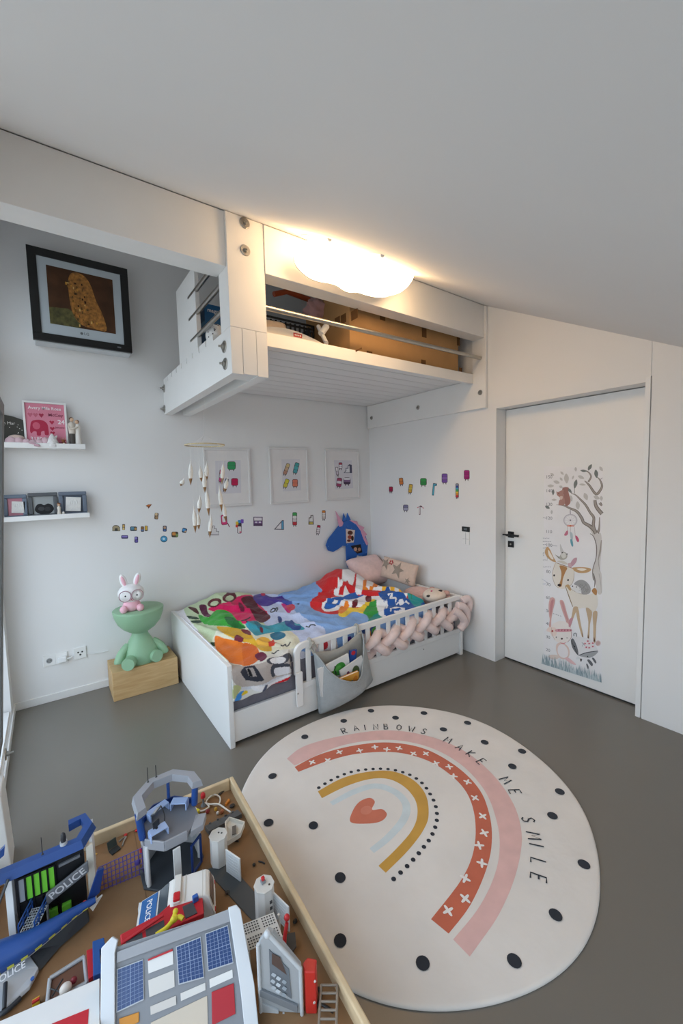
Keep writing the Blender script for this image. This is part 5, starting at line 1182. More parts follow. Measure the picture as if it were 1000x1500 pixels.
cr = [(223, 187), (263, 182), (293, 161), (345, 157), (384, 148), (415, 154), (446, 151), (483, 165), (515, 165), (541, 190), (575, 199), (586, 223), (622, 238), (641, 279), (661, 326), (665, 369), (652, 401), (659, 447), (616, 486), (616, 538), (572, 569)]
for i, (x, y) in enumerate(cr):
    p = WZ(330+.57*x, 1010+.57*y, .012); a = .5+i*1.3
    for t in (a, a+PI/2): S.poly([(p.x+math.cos(t)*.021*u-math.sin(t)*.0052*v, p.y+math.sin(t)*.021*u+math.cos(t)*.0052*v) for u, v in ((-1, -.6), (-.6, -1), (.6, -1), (1, -.6), (1, .6), (.6, 1), (-.6, 1), (-1, .6))], CREAM)
for x, y in ((204, 122), (304, 81), (374, 55), (437, 73), (510, 61), (560, 103), (622, 86), (666, 136), (737, 198), (762, 159), (840, 325), (859, 263), (921, 450), (848, 580), (742, 698), (507, 704), (295, 646), (295, 484), (226, 350), (111, 343), (121, 223)):
    p = WZ(330+.57*x, 1010+.57*y, .012); S.poly(ell(p.x, p.y, .0215, .0225, 16, x), BLK)
LET = {'R': [[(0, 0), (0, 1), (.4, 1), (.55, .78), (.4, .52), (0, .5)], [(.15, .5), (.6, 0)]], 'A': [[(0, 0), (.32, 1), (.64, 0)], [(.12, .36), (.54, .36)]], 'I': [[(.1, 0), (.1, 1)]], 'N': [[(0, 0), (0, 1), (.6, 0), (.6, 1)]],
       'B': [[(0, 0), (0, 1), (.4, .95), (.45, .65), (0, .52), (.5, .42), (.5, .06), (0, 0)]], 'O': [[(.3, 1), (.02, .75), (.02, .25), (.3, 0), (.58, .25), (.58, .75), (.3, 1)]], 'W': [[(0, 1), (.2, 0), (.4, .7), (.6, 0), (.8, 1)]],
       'S': [[(.55, .85), (.3, 1), (.06, .8), (.2, .55), (.5, .4), (.5, .12), (.25, 0), (.02, .15)]], 'M': [[(0, 0), (.1, 1), (.38, .35), (.66, 1), (.78, 0)]], 'K': [[(0, 0), (0, 1)], [(.55, 1), (.02, .45), (.6, 0)]], 'E': [[(.52, 1), (0, 1), (0, 0), (.55, 0)], [(0, .52), (.42, .52)]], 'L': [[(0, 1), (0, 0), (.5, 0)]]}
# letters stand on the arch, feet toward the rainbow
chars = [('R', 305, 107), ('A', 335, 100), ('I', 362, 98), ('N', 386, 97), ('B', 413, 96), ('O', 446, 98), ('W', 478, 102), ('S', 510, 108), ('M', 572, 131), ('A', 602, 149), ('K', 630, 166), ('E', 658, 186), ('M', 720, 234), ('E', 744, 264), ('S', 778, 336), ('M', 792, 378), ('I', 800, 406), ('L', 804, 446), ('E', 804, 486)]
pos = [WZ(330+.57*x, 1010+.57*y, .012) for _, x, y in chars]
for i, (ch, _, _) in enumerate(chars):
    t = pos[min(len(pos)-1, i+1)]-pos[max(0, i-1)]; t.z = 0; t.normalize(); up = V((-t.y, t.x, 0))
    if up.dot(pos[i]-V((-1.84, -2.24, .012))) < 0: up = -up
    w_ = .8 if ch in 'WM' else .6
    for stx in LET[ch]:
        pts = [(pos[i].x+t.x*(x-w_/2)*.046+up.x*(y-.5)*.056, pos[i].y+t.y*(x-w_/2)*.046+up.y*(y-.5)*.056) for x, y in stx]
        S.strips(pts, .0062, BLK, 1)
tag(rg.build('rug'), 'large round white rug with a pastel rainbow, heart and lettering on the floor', 'rug')

# ================================================================== GROWTH CHART ON THE DOOR
gc = MB(); S = Sheet(gc, lambda x, y: WX(x, y, DR), (-1, 0, 0), .0004, .000012)
S.poly([(796.5, 683), (883, 685), (880.5, 999), (795.5, 971)], '#edebec')
TP = lambda pts: [(780+.12*x, 670+.12*y) for x, y in pts]
LP = lambda pts: [(780+.12*x, 840+.12*y) for x, y in pts]
def sT(pts, w, hx, per=4): S.strips(TP(pts), [k*.12 for k in w] if isinstance(w, (list, tuple)) else w*.12, hx, per)
def sL(pts, w, hx, per=4): S.strips(LP(pts), [k*.12 for k in w] if isinstance(w, (list, tuple)) else w*.12, hx, per)
def smo(pts): return [(q.x, q.y) for q in spline([(p[0], p[1], 0) for p in pts], 4, True)]
def fT(pts, hx): S.poly(TP(smo(pts)), hx)
def fL(pts, hx): S.poly(LP(smo(pts)), hx)
BK, BKL, TRK = '#7d746e', '#a79e97', '#d5d0cc'
fT([(690, 850), (740, 850), (790, 930), (830, 925), (845, 1060), (828, 1250), (822, 1420), (835, 1500), (740, 1500), (728, 1380), (775, 1220), (775, 1100), (745, 980)], TRK)
fL([(740, -20), (830, -20), (845, 120), (842, 240), (800, 250), (770, 160)], TRK)
sT([(700, 930), (745, 970), (778, 1090), (772, 1230), (732, 1370), (742, 1500)], [6, 10, 12, 10, 10, 10], BK); sT([(838, 1010), (822, 1150), (800, 1260), (822, 1400)], [10, 22, 8, 4], BKL)
sL([(742, 0), (760, 90), (752, 170)], [8, 16, 6], BK); sL([(808, 0), (830, 120), (836, 240)], [8, 8, 4], '#b9b4b0')
for hx, k in ((BK, 1.), (BKL, .55)):
    sT([(285, 580), (370, 585), (450, 620), (540, 662), (600, 745), (622, 795), (690, 835), (745, 880), (772, 930)], [3, 16*k, 24*k, 34*k, 38*k, 36*k, 44*k, 50*k, 50*k], hx)
    sT([(468, 440), (522, 458), (580, 512), (645, 580), (700, 672), (745, 735), (740, 830), (765, 920)], [6*k, 14*k, 22*k, 28*k, 30*k, 34*k, 40*k, 40*k], hx)
    sT([(815, 730), (812, 860), (790, 925)], [10*k, 22*k, 40*k], hx)
    sT([(632, 285), (690, 340), (772, 448), (830, 392), (845, 340), (820, 275), (785, 240)], [8*k, 26*k, 34*k, 30*k, 26*k, 18*k, 8*k], hx); sT([(678, 300), (712, 232), (668, 172), (590, 160)], [22*k, 20*k, 14*k, 6*k], hx); sT([(820, 275), (852, 248)], [10*k, 4], hx)
    sT([(760, 520), (775, 600), (845, 690)], [36*k, 44*k, 50*k], hx); sT([(818, 555), (845, 590)], [40*k, 20*k], hx)
    sT([(512, 440), (508, 360)], [8*k, 6*k], hx); sT([(680, 160), (695, 120)], [8*k, 5*k], hx)
def leaf(cx, cy, l, w, a, hx): fT([(cx+math.cos(a)*l*u-math.sin(a)*w*v, cy+math.sin(a)*l*u+math.cos(a)*w*v) for u, v in ((-1, 0), (-.3, .85), (.3, .8), (1, 0), (.3, -.8), (-.3, -.85))], hx)
for q in ((238, 208, 26, 16, .5), (358, 192, 28, 15, .8), (412, 258, 62, 32, 1.5), (348, 265, 24, 15, .9), (292, 302, 40, 22, .3), (220, 348, 40, 20, 0), (262, 518, 32, 15, 0), (525, 145, 28, 16, 1.5), (492, 245, 26, 12, 1.9), (590, 242, 42, 22, .4), (608, 332, 40, 14, .1), (648, 478, 48, 28, 1.2), (550, 588, 52, 28, 1.5), (232, 668, 26, 14, 1.6), (835, 140, 34, 20, 1.0), (470, 500, 40, 18, 1.4), (345, 360, 24, 18, .4), (780, 490, 40, 25, .4), (838, 500, 30, 20, 1.5)): leaf(*q, '#c9c6c3')
for q in ((698, 120, 42, 22, -1.0), (622, 164, 42, 15, .1), (775, 200, 52, 26, 1.45), (522, 325, 58, 24, 1.8), (452, 405, 40, 18, .9), (250, 425, 38, 16, 1.6), (180, 608, 32, 20, .5)): leaf(*q, '#7c817e')
SQ = '#b3897f'
fT([(360, 385), (400, 362), (440, 372), (432, 400), (452, 480), (462, 540), (440, 580), (400, 590), (380, 480)], '#a3786f'); fT([(292, 410), (305, 425), (345, 405), (380, 400), (372, 450), (392, 520), (385, 578), (320, 582), (322, 530), (342, 500), (296, 458)], SQ); fT([(330, 480), (365, 475), (360, 510), (335, 512)], '#d9c2b8'); S.poly(TP(ell(318, 440, 5, 6, 8)), '#2c2424')
# dream catcher
S.strips(TP(ell(460, 768, 80, 72, 24)+[(540, 768)]), 1.3, '#c4bfc4', 1); S.strips(TP(ell(460, 768, 70, 62, 12)+[(530, 768)]), .5, '#d2cdd2', 1)
for i in range(10): S.strips(TP([(460, 768), (460+72*math.cos(i*.628), 768+64*math.sin(i*.628))]), .4, '#d5d0d5', 1)
S.poly(TP(ell(460, 768, 9, 9, 8)), '#77707a'); sT([(458, 640), (460, 695)], 14, '#b8b2b8', 1)
for x, c in ((428, '#d6a89e'), (445, '#e0948a'), (462, '#c9723f'), (480, '#e0948a'), (500, '#d6a89e')): S.poly(TP(ell(x, 835, 12, 12, 8)), c)
for a, b in (((422, 850), (425, 890)), ((462, 850), (462, 920)), ((510, 850), (520, 960))): sT([a, b], 5, '#c4b8bc', 1)
fT([(422, 890), (432, 930), (410, 955), (384, 945)], '#c9798f'); fT([(455, 910), (485, 930), (490, 1000), (470, 1010), (458, 960)], '#b7c3c9'); fT([(460, 1000), (485, 1010), (495, 1080), (478, 1085), (462, 1040)], '#6fa6b4'); fT([(520, 955), (545, 965), (566, 1010), (552, 1036), (528, 1000)], '#c4607e')
# numbers and pencil marks
k = 0
for nme, x, y in (('150', 200, 240), ('140', 200, 410), ('130', 200, 575), ('120', 200, 742), ('110', 198, 908), ('100', 200, 1072), ('90', 196, 1225), ('80', 192, 1396)):
    p = WX(780+.12*x, 670+.12*y, DR); gc.m(INK('#77777c')).text(nme, p+V((-.0012, 0, 0)), (0, -1, 0), (0, 0, 1), .034, th=0)
for nme, x, y in (('70', 192, 136), ('60', 188, 296), ('50', 190, 458), ('40', 188, 616), ('30', 188, 778), ('20', 188, 936), ('10', 182, 1092)):
    p = WX(780+.12*x, 840+.12*y, DR); gc.m(INK('#77777c')).text(nme, p+V((-.0012, 0, 0)), (0, -1, 0), (0, 0, 1), .034, th=0)
for y, w_ in ((740, 25), (985, 70), (1028, 85), (1062, 22), (1105, 35), (1168, 18), (1185, 20), (1200, 16), (1250, 60), (1338, 85)):
    x0 = 125
    while x0 < 125+w_: sT([(x0, y+random.uniform(-4, 4)), (x0+9, y+random.uniform(-5, 5)), (x0+15, y+random.uniform(-4, 4))], 5, '#8a8a92', 1); x0 += 21
sT([(235, 1075), (300, 1082)], 6, '#b4b4ba', 1); sL([(110, 65), (180, 108)], 4, '#b4bac6', 1); sL([(115, 130), (160, 118), (155, 140), (120, 126)], 4, '#c4cad6', 1)
for x in (250, 280, 305, 335): sL([(x, 485+(x-250)*.35), (x+14, 496+(x-250)*.35)], 6, '#9a9aa2', 1)
# bird with party hat
fT([(335, 1055), (370, 1130), (382, 1160), (342, 1160)], '#cfccca'); fT([(275, 1185), (320, 1215), (345, 1180), (365, 1155), (400, 1160), (424, 1190), (415, 1230), (375, 1250), (325, 1240)], '#b5b1a6'); fT([(345, 1190), (372, 1165), (400, 1172), (405, 1215), (370, 1232)], '#dedbd4'); S.poly(TP([(272, 1182), (325, 1218), (320, 1226)]), '#7a7568'); S.poly(TP(ell(420, 1180, 8, 8, 8)), '#2c2a28'); S.poly(TP(ell(362, 1162, 8, 8, 8)), '#4c4a48')
# deer
DO, DC, DB = '#c9a276', '#e9e1d6', '#b8885a'
fT([(150, 1165), (160, 1110), (185, 1090), (215, 1130), (250, 1210), (285, 1275), (235, 1265), (180, 1220)], DO); fT([(190, 1130), (215, 1160), (255, 1240), (225, 1235), (195, 1190)], '#efe6da')
fT([(480, 1352), (540, 1340), (640, 1342), (715, 1362), (680, 1400), (600, 1412), (530, 1398)], DO); fT([(535, 1360), (600, 1352), (660, 1365), (600, 1385)], '#efe6da')
fT([(280, 1285), (360, 1310), (470, 1350), (505, 1390), (502, 1490), (470, 1560), (400, 1600), (330, 1600), (270, 1550), (242, 1460), (250, 1360)], DC)
fT([(330, 1320), (420, 1345), (400, 1400), (370, 1480), (355, 1570), (320, 1575), (345, 1480), (350, 1400)], DB)
sT([(282, 1284), (370, 1315), (478, 1352)], [4, 8, 5], '#8f6a48'); sT([(282, 1285), (248, 1380), (246, 1470), (275, 1555), (320, 1595)], [3, 5, 5, 4, 4], '#b39a80'); sT([(505, 1375), (500, 1490), (465, 1560), (400, 1592)], [3, 5, 4, 4], '#b39a80')
S.poly(TP(ell(262, 1440, 10, 14, 10)), '#2a2624'); S.poly(LP(ell(433, 80, 10, 14, 10, .2)), '#2a2624'); S.poly(LP(ell(325, 142, 22, 15, 12)), '#2e2220')
fT([(462, 1290), (500, 1235), (540, 1225), (530, 1280), (490, 1325), (465, 1320)], '#c9a0aa'); fT([(430, 1300), (460, 1290), (480, 1340), (445, 1340)], '#d3b0b4'); fT([(300, 1268), (370, 1262), (430, 1300), (390, 1305)], '#d9d2c6')
fL([(400, 140), (440, 130), (480, 190), (560, 240), (700, 255), (760, 230), (790, 290), (790, 400), (740, 480), (660, 425), (560, 430), (520, 440), (490, 410), (450, 320)], '#e6dfd4')
sL([(398, 150), (440, 270), (490, 405)], [6, 10, 7], '#8f7658'); fL([(398, 150), (440, 135), (470, 190), (455, 210), (420, 170)], '#c4a276'); fL([(755, 175), (785, 210), (775, 268), (722, 215)], DB); sL([(470, 190), (560, 242), (660, 256)], [4, 5, 3], '#a8957a')
for a in ([(500, 410), (555, 415), (510, 510), (462, 650), (448, 640), (480, 500)], [(530, 420), (560, 440), (585, 600), (620, 772), (602, 772), (545, 560)], [(650, 420), (725, 470), (700, 620), (690, 800), (668, 800), (680, 590)], [(735, 480), (790, 470), (775, 640), (766, 830), (742, 826), (740, 640)]): fL(a, '#cbb091')
for a, b, c in (((600, 690), (612, 770), (606, 772)), ((676, 740), (690, 802), (668, 802)), ((750, 770), (768, 832), (742, 830))): S.poly(LP([a, b, c]), '#6a4638')
# hedgehog on the back
fL([(505, 130), (540, 92), (600, 78), (660, 105), (705, 170), (700, 235), (650, 255), (600, 250), (590, 190), (545, 150)], '#a5a3a2'); fL([(478, 155), (520, 145), (570, 170), (592, 240), (540, 235), (490, 190)], '#e3e1e0'); S.poly(LP(ell(487, 155, 9, 8, 8)), '#2c2a2a'); S.poly(LP(ell(535, 165, 6, 8, 8)), '#5a5858')
for i in range(16): S.strips(LP([(560+random.uniform(0, 120), 110+random.uniform(0, 120)), (575+random.uniform(0, 120), 125+random.uniform(0, 100))]), .35, '#85837f', 1)
# rabbit
RB1, RB2 = '#d8aca6', '#efe6e0'
fL([(200, 640), (225, 655), (228, 560), (250, 440), (274, 330), (250, 292), (215, 305), (196, 380), (200, 500), (210, 560)], RB1); fL([(218, 360), (240, 320), (258, 330), (240, 430), (220, 520), (214, 440)], '#c98d90')
fL([(430, 660), (462, 680), (455, 600), (415, 470), (382, 350), (350, 322), (332, 345), (360, 450), (400, 560)], RB1); fL([(350, 360), (370, 350), (400, 450), (440, 600), (400, 520)], '#cf9a9a')
fL([(228, 660), (250, 615), (330, 580), (420, 600), (465, 680), (470, 780), (420, 840), (340, 850), (275, 815), (235, 740)], RB2); fL([(310, 850), (370, 845), (440, 905), (448, 1000), (400, 1045), (330, 1030), (290, 950), (288, 880)], '#e3c9bf'); fL([(320, 880), (370, 862), (425, 920), (430, 1000), (380, 1030), (325, 1000), (305, 940)], '#efe8e8')
fL([(190, 1020), (220, 992), (300, 995), (330, 1025), (260, 1050)], '#e0cfc6'); fL([(395, 1040), (440, 1030), (530, 1110), (470, 1100)], '#e6bfc0')
fL([(170, 700), (200, 655), (270, 660), (295, 700), (285, 755), (240, 765), (215, 720)], '#eed9cf'); S.poly(LP(ell(240, 703, 14, 14, 10)), '#b2504f')
fL([(290, 680), (460, 680), (462, 708), (295, 712)], '#d89aa2')
for x in range(305, 450, 36): S.poly(LP([(x, 684), (x+30, 684), (x+15, 704)]), '#b0606f')
S.poly(LP(ell(288, 778, 5, 10, 8)), '#2c2624'); S.poly(LP(ell(420, 786, 5, 8, 8)), '#2c2624'); S.poly(LP(ell(357, 796, 14, 11, 10)), '#5a4a48'); fL([(330, 838), (370, 850), (412, 838), (372, 862)], '#df8f96'); sL([(468, 680), (472, 780), (425, 838)], 5, '#b58b82', 4); sL([(232, 660), (238, 740), (275, 812)], 4, '#c0a69c', 4)
fL([(440, 640), (450, 560), (490, 540), (480, 600), (455, 650)], '#cf98a0')
# badger
fL([(480, 800), (520, 770), (600, 775), (700, 800), (760, 870), (795, 950), (700, 965), (580, 1000), (550, 990), (490, 900)], '#e5e3e4'); fL([(468, 812), (500, 800), (545, 900), (560, 985), (545, 990), (485, 905)], '#76777a'); fL([(570, 1000), (680, 960), (795, 945), (770, 990), (700, 1028), (640, 1022)], '#a9aaac'); sL([(560, 1000), (660, 965), (795, 945)], [8, 10, 8], '#4a4b4e'); sL([(470, 815), (550, 990)], [6, 8], '#4a4b4e', 1)
S.poly(LP(ell(512, 890, 8, 10, 8)), '#2a2a2c'); S.poly(LP(ell(672, 1012, 8, 8, 8)), '#2a2a2c'); sL([(505, 765), (505, 735), (530, 730), (535, 770)], 12, '#8a8b8e', 4)
for x, y in ((640, 855), (690, 855), (735, 850), (690, 905), (735, 890), (655, 900), (675, 825)): S.poly(LP(ell(x, y, 22, 16, 10)), '#ecd2d4'); S.poly(LP(ell(x, y, 9, 9, 8)), '#b34a5c')
for a, b in (((600, 840), (640, 880)), ((605, 890), (625, 850))): sL([a, b], 5, '#8a8f92', 1)
fL([(530, 1030), (560, 1010), (580, 1040), (540, 1050)], '#e3e3e4'); fL([(578, 1040), (605, 1045), (590, 1078)], '#54555a'); fL([(660, 1160), (640, 1090), (700, 1040), (790, 1020), (825, 1030), (822, 1090), (740, 1100), (700, 1150)], '#eceaeb')
for a in ([(668, 1062), (692, 1050), (735, 1100), (720, 1130)], [(725, 1035), (748, 1030), (778, 1080), (765, 1096)], [(655, 1110), (668, 1100), (688, 1150), (672, 1166)]): fL(a, '#6b6c70')
S.poly(LP(ell(800, 850, 32, 34, 14)), '#d9c3bf'); fL([(770, 850), (800, 825), (825, 850), (790, 880)], '#c9aaa4')
# grass
x = 110
while x < 822:
    yb = 1100+(x-110)*.315; h_ = random.uniform(70, 150); ln = random.uniform(-25, 35)
    S.poly(LP([(x, yb), (x+ln, yb-h_), (x+random.uniform(14, 26), yb+6)]), random.choice(['#a9b6bb', '#8b9ca4', '#c3cdd0', '#b7c4c8', '#97a8ae'])); x += random.uniform(5, 10)
tag(gc.build('growth_chart'), 'white woodland growth chart with deer, rabbit and tree stuck on the door', 'growth chart')
# ================================================================== PLAY TABLE WITH TOYS
TB = .222
TO = V((-2.413, -1.927, 0)); ex = V((-1, .062, 0)).normalized(); ey = V((-.043, -1, 0)).normalized()
def TT(a, b, z=0): return TO+ex*a+ey*b+V((0, 0, z))
TL, TW = 1.22, .85
PINE = mat('pine_edge', '#d3bd98', .55, var=.10, vscale=18); PAPER = mat('play_board', '#8b6b4c', .8, var=.10, vscale=7, bump=.05, bscale=60, spec=.2)
tt = thing('play_table', 'low wooden play table with raised pale rim beside the rainbow rug', 'play table', TT(TW/2, TL/2))
def slab(mb, a0, a1, b0, b1, z0, z1): mb.prism([TT(a0, b0, z0), TT(a1, b0, z0), TT(a1, b1, z0), TT(a0, b1, z0)][::-1] if False else [TT(a0, b0, z0), TT(a0, b1, z0), TT(a1, b1, z0), TT(a1, b0, z0)], (0, 0, z1-z0))
b = MB(PAPER); slab(b, .018, TW-.018, .018, TL-.018, TB-.022, TB); b.build('board', tt)
b = MB(mat('board_seam', '#6f5238', .85)); slab(b, .40, .4025, .03, TL-.03, TB, TB+.0006); b.build('board_seam', tt)
for nm, q in (('rim', (0, .018, 0, TL)), ('rim', (TW-.018, TW, 0, TL)), ('rim', (.019, TW-.019, 0, .018)), ('rim', (.019, TW-.019, TL-.018, TL))):
    b = MB(PINE); slab(b, *q, .165, .268); b.build(nm, tt, bevel=.005, seg=3)
for a, b0 in ((.06, .05), (TW-.10, .05), (.10, TL-.10), (TW-.10, TL-.10)):
    b = MB(PINE); slab(b, a, a+.045, b0, b0+.045, 0, TB-.022); b.build('leg', tt, bevel=.003)
BLUE, NAVY, LGREY, MGREY, DGREY, OFFW = P('#21498c'), P('#1a3876'), P('#c6c8ca'), P('#8d8f94'), P('#3d4146'), P('#e3e1dc')
def Rz(a): return Matrix.Rotation(a, 3, 'Z')
def octo(c, r, z, a0=PI/8, n=8): return [V((c[0]+r*math.cos(a0+2*PI*i/n), c[1]+r*math.sin(a0+2*PI*i/n), z)) for i in range(n)]
def bar(mb, a, b, w, n=4): mb.tube([V(a), V(b)], w, n)
def obox(mb, a, b, w, z0, z1):
    """upright wall from plan point a to b, thickness w"""
    a, b = V((a[0], a[1], 0)), V((b[0], b[1], 0)); t = (b-a).normalized(); n = V((-t.y, t.x, 0))*w/2
    mb.prism([a-n+V((0, 0, z0)), b-n+V((0, 0, z0)), b+n+V((0, 0, z0)), a+n+V((0, 0, z0))], (0, 0, z1-z0))

# ---------------------------------------------------------------- control tower
Cx, Cy = -2.730, -2.165; PZ = .385
tw = thing('toy_tower', 'blue and grey octagonal toy control tower with open roof ring and two antennas', 'toy tower', (Cx, Cy, TB))
b = MB(DGREY); b.prism(octo((Cx, Cy), .108, TB), (0, 0, .008)); b.build('base_plate', tw, bevel=.002)
oc8 = octo((Cx, Cy), .094, 0)
ang = lambda d: V((Cx+.094*math.cos(math.radians(d)), Cy+.094*math.sin(math.radians(d)), 0))
# back wall panels, camera looks from about -100 degrees
for d0 in (112.5, 67.5, 22.5, 157.5):
    a, c = ang(d0), ang(d0-45); b = MB(LGREY); obox(b, a, c, .006, TB+.008, PZ-.012); b.build('wall_panel', tw, bevel=.001)
a, c = ang(202.5), ang(157.5); b = MB(LGREY); obox(b, a+(c-a)*.0, a+(c-a)*.35, .007, TB+.008, PZ-.012); b.build('wall_panel', tw, bevel=.001)
a, c = ang(-22.5), ang(22.5)
for d in (208, -22.5):
    p = ang(d); b = MB(P('#d9dadb')); b.cyl((p.x, p.y, TB+.008), .007, PZ-TB-.02, 8); b.build('column', tw)
a, c = ang(292.5), ang(270)
b = MB(P('#dfe0e0')); obox(b, ang(278)+V((-.004, -.01, 0)), ang(262)+V((-.002, -.012, 0)), .005, TB+.010, PZ-.02); b.build('door_panel', tw, bevel=.001)
b = MB(NAVY); p, q = ang(300)+V((.0, -.012, 0)), ang(332)+V((.002, -.02, 0))
for s in (p, q): b.cyl((s.x, s.y, TB+.01), .0045, .105, 6)
for z in (TB+.012, TB+.112): bar(b, (p.x, p.y, z), (q.x, q.y, z), .0045, 6)
b.build('door_frame', tw)
b = MB(P('#77797f')); b.prism(octo((Cx, Cy), .100, PZ-.012), (0, 0, .014)); b.build('platform', tw, bevel=.002)
b = MB(P('#9b9da3'))   # parapet: grey at the front and right
for d0, d1 in ((247.5, 292.5), (202.5, 247.5)): obox(b, ang(d0)*1+V((0, -.004, 0)), ang(d1)+V((0, -.004, 0)), .006, PZ-.022, PZ+.012)
p = ang(-45)+V((.02, -.005, 0)); b.prism([V((p.x-.04, p.y-.02, PZ-.02)), V((p.x+.005, p.y-.015, PZ-.02)), V((p.x+.03, p.y+.03, PZ-.02)), V((p.x-.005, p.y+.045, PZ-.02))], (0, 0, .022)); b.build('parapet', tw, bevel=.002)
b = MB(NAVY)
for d0, d1 in ((202.5, 157.5), (157.5, 112.5), (112.5, 67.5), (67.5, 22.5)): obox(b, ang(d0), ang(d1), .006, PZ, PZ+.022)
b.build('window_sill', tw, bevel=.001)
RZ = .492
for d in (195, 142, 78, 12):
    p = ang(d); o = V((p.x+(p.x-Cx)*.10, p.y+(p.y-Cy)*.10, RZ-.008)); b = MB(BLUE); b.tube([p+V((0, 0, PZ+.005)), o], .006 if d not in (195, 12) else .0115, 6); b.build('post', tw)
b = MB(P('#97999f'))
ro = [(d, .118, .080) for d in (204, 157.5, 112.5, 67.5, 22.5, -10)]
for (d0, r0, q0), (d1, r1, q1) in zip(ro, ro[1:]):
    P4 = lambda d, r, z: V((Cx+r*math.cos(math.radians(d)), Cy+r*math.sin(math.radians(d)), z))
    b.raw([P4(d0, r0, RZ-.016), P4(d1, r1, RZ-.016), P4(d1, q1, RZ-.016), P4(d0, q0, RZ-.016), P4(d0, r0-.006, RZ+.008), P4(d1, r1-.006, RZ+.008), P4(d1, q1+.004, RZ+.008), P4(d0, q0+.004, RZ+.008)], [(3, 2, 1, 0), (4, 5, 6, 7), (0, 1, 5, 4), (2, 3, 7, 6), (1, 2, 6, 5), (3, 0, 4, 7)])
b.build('roof_ring', tw, weld=True)
for d in (118, 100):
    p = V((Cx+.10*math.cos(math.radians(d)), Cy+.10*math.sin(math.radians(d)), RZ+.008)); b = MB(P('#2b2b2d')); b.tube([p, p+V((0, 0, .003)), p+V((0, 0, .055 if d == 118 else .045))], [.004, .0018, .0012], 8); b.build('antenna', tw)
LB = P('#a9bfe6')
for cx, cy, w_, d_, rz in ((Cx-.045, Cy-.045, .055, .030, .15), (Cx+.045, Cy+.040, .055, .030, -.6), (Cx-.025, Cy+.055, .07, .026, .35)):
    b = MB(LB); b.at((cx, cy, PZ+.002), rz=rz); b.box(-w_/2, w_/2, -d_/2, d_/2, .024, .029)
    for sx in (-1, 1): b.box(sx*w_/2-.002, sx*w_/2+.002, -d_/2, d_/2, 0, .024)
    b.build('desk', tw, bevel=.001)
b = MB(P('#26282b')); b.at((Cx-.05, Cy-.042, PZ+.031), rz=.5); b.box(-.012, .012, -.002, .002, .006, .026).box(-.003, .003, -.004, .004, 0, .006); b.build('monitor', tw)
b = MB(P('#555a60')); b.at((Cx-.035, Cy+.035, PZ+.031), rz=.8, rx=-.5); b.box(-.018, .018, -.010, .010, 0, .004).m(P('#b9bcc0')).box(-.014, .014, -.007, .007, .004, .0046); b.build('console', tw)
b = MB(P('#26282b')); b.tube(spline([(Cx-.02, Cy+.03, PZ+.05), (Cx-.015, Cy+.0, PZ+.035), (Cx-.02, Cy-.02, PZ+.01), (Cx-.012, Cy-.028, PZ+.004)], 4), .002, 6); b.build('cable', tw)

# ---------------------------------------------------------------- station front (blue roof band, black front, green windows)
st = thing('toy_station', 'toy police station front with blue roof band, green barred windows and a grey sign', 'toy building', (-3.07, -2.12, TB))
A0, A1 = V((-3.160, -2.135, 0)), V((-2.985, -2.150, 0)); t_ = (A1-A0).normalized(); nrm = V((t_.y, -t_.x, 0))
if nrm.y > 0: nrm = -nrm
ZF = .432
b = MB(P('#15171b')); obox(b, A0, A1, .010, TB, ZF); b.build('front_wall', st)
b = MB(P('#e3dfd2')); obox(b, A1+V((.006, 0, 0)), A1+V((.024, .004, 0)), .012, TB, ZF-.01); b.build('corner_pillar', st, bevel=.001)
b = MB(P('#d6dade')); obox(b, A0+V((-.004, 0, 0)), A0+V((-.022, .01, 0)), .012, TB, ZF-.01); b.build('corner_pillar', st, bevel=.001)
b = MB(P('#dcdfe0')); q0, q1 = A1+V((.02, .01, 0)), A1+V((.03, .10, 0)); obox(b, q0, q1, .008, TB, ZF); b.build('side_wall', st)
RB_ = [V((-3.29, -2.16, 0)), V((-3.165, -2.165, 0)), V((-2.985, -2.168, 0)), V((-2.945, -2.10, 0)), V((-2.965, -2.03, 0)), V((-3.02, -2.03, 0))]
b = MB(BLUE)
for i in range(len(RB_)-1):
    p, q = RB_[i], RB_[i+1]; t = (q-p).normalized(); n_ = V((-t.y, t.x, 0))
    tp = (RB_[i+2]-q).normalized() if i+2 < len(RB_) else t; tm = (p-RB_[i-1]).normalized() if i > 0 else t
    m0 = (n_+V((-tm.y, tm.x, 0))).normalized(); m1 = (n_+V((-tp.y, tp.x, 0))).normalized(); w_ = .034
    lo = [p, q, q+m1*w_, p+m0*w_]; hi = [p+m0*.010, q+m1*.010, q+m1*w_, p+m0*w_]
    b.raw([v+V((0, 0, ZF)) for v in lo]+[v+V((0, 0, ZF+.024)) for v in hi], [(0, 3, 2, 1), (4, 5, 6, 7), (0, 1, 5, 4), (1, 2, 6, 5), (2, 3, 7, 6), (3, 0, 4, 7)])
b.build('roof_band', st)
def onf(u, z, off=.0055): p = A0+(A1-A0)*u+nrm*off; return V((p.x, p.y, z))
def fq(mb, u0, u1, z0, z1, off): mb.prism([onf(u0, z0, .004), onf(u1, z0, .004), onf(u1, z1, .004), onf(u0, z1, .004)], nrm*off)
for k in range(5):
    b = MB(P('#6fc23a' if k else '#8a8f96')); fq(b, .05+.105*k, .05+.105*k+.075, .335, .405, .004); b.build('window', st)
b = MB(P('#0f1013'))
for k in range(6): u = .035+.105*k; fq(b, u, u+.012, .255, .415, .007)
for z in (.328, .408, .29): fq(b, .03, .58, z, z+.005, .007)
b.build('window_bars', st)
b = MB(P('#6b6e73')); p0, p1 = onf(.62, .40), onf(.93, .417); b.prism([onf(.62, .397), onf(.94, .403), onf(.94, .411), onf(.62, .405)], nrm*.006); b.build('lamp_strip', st)
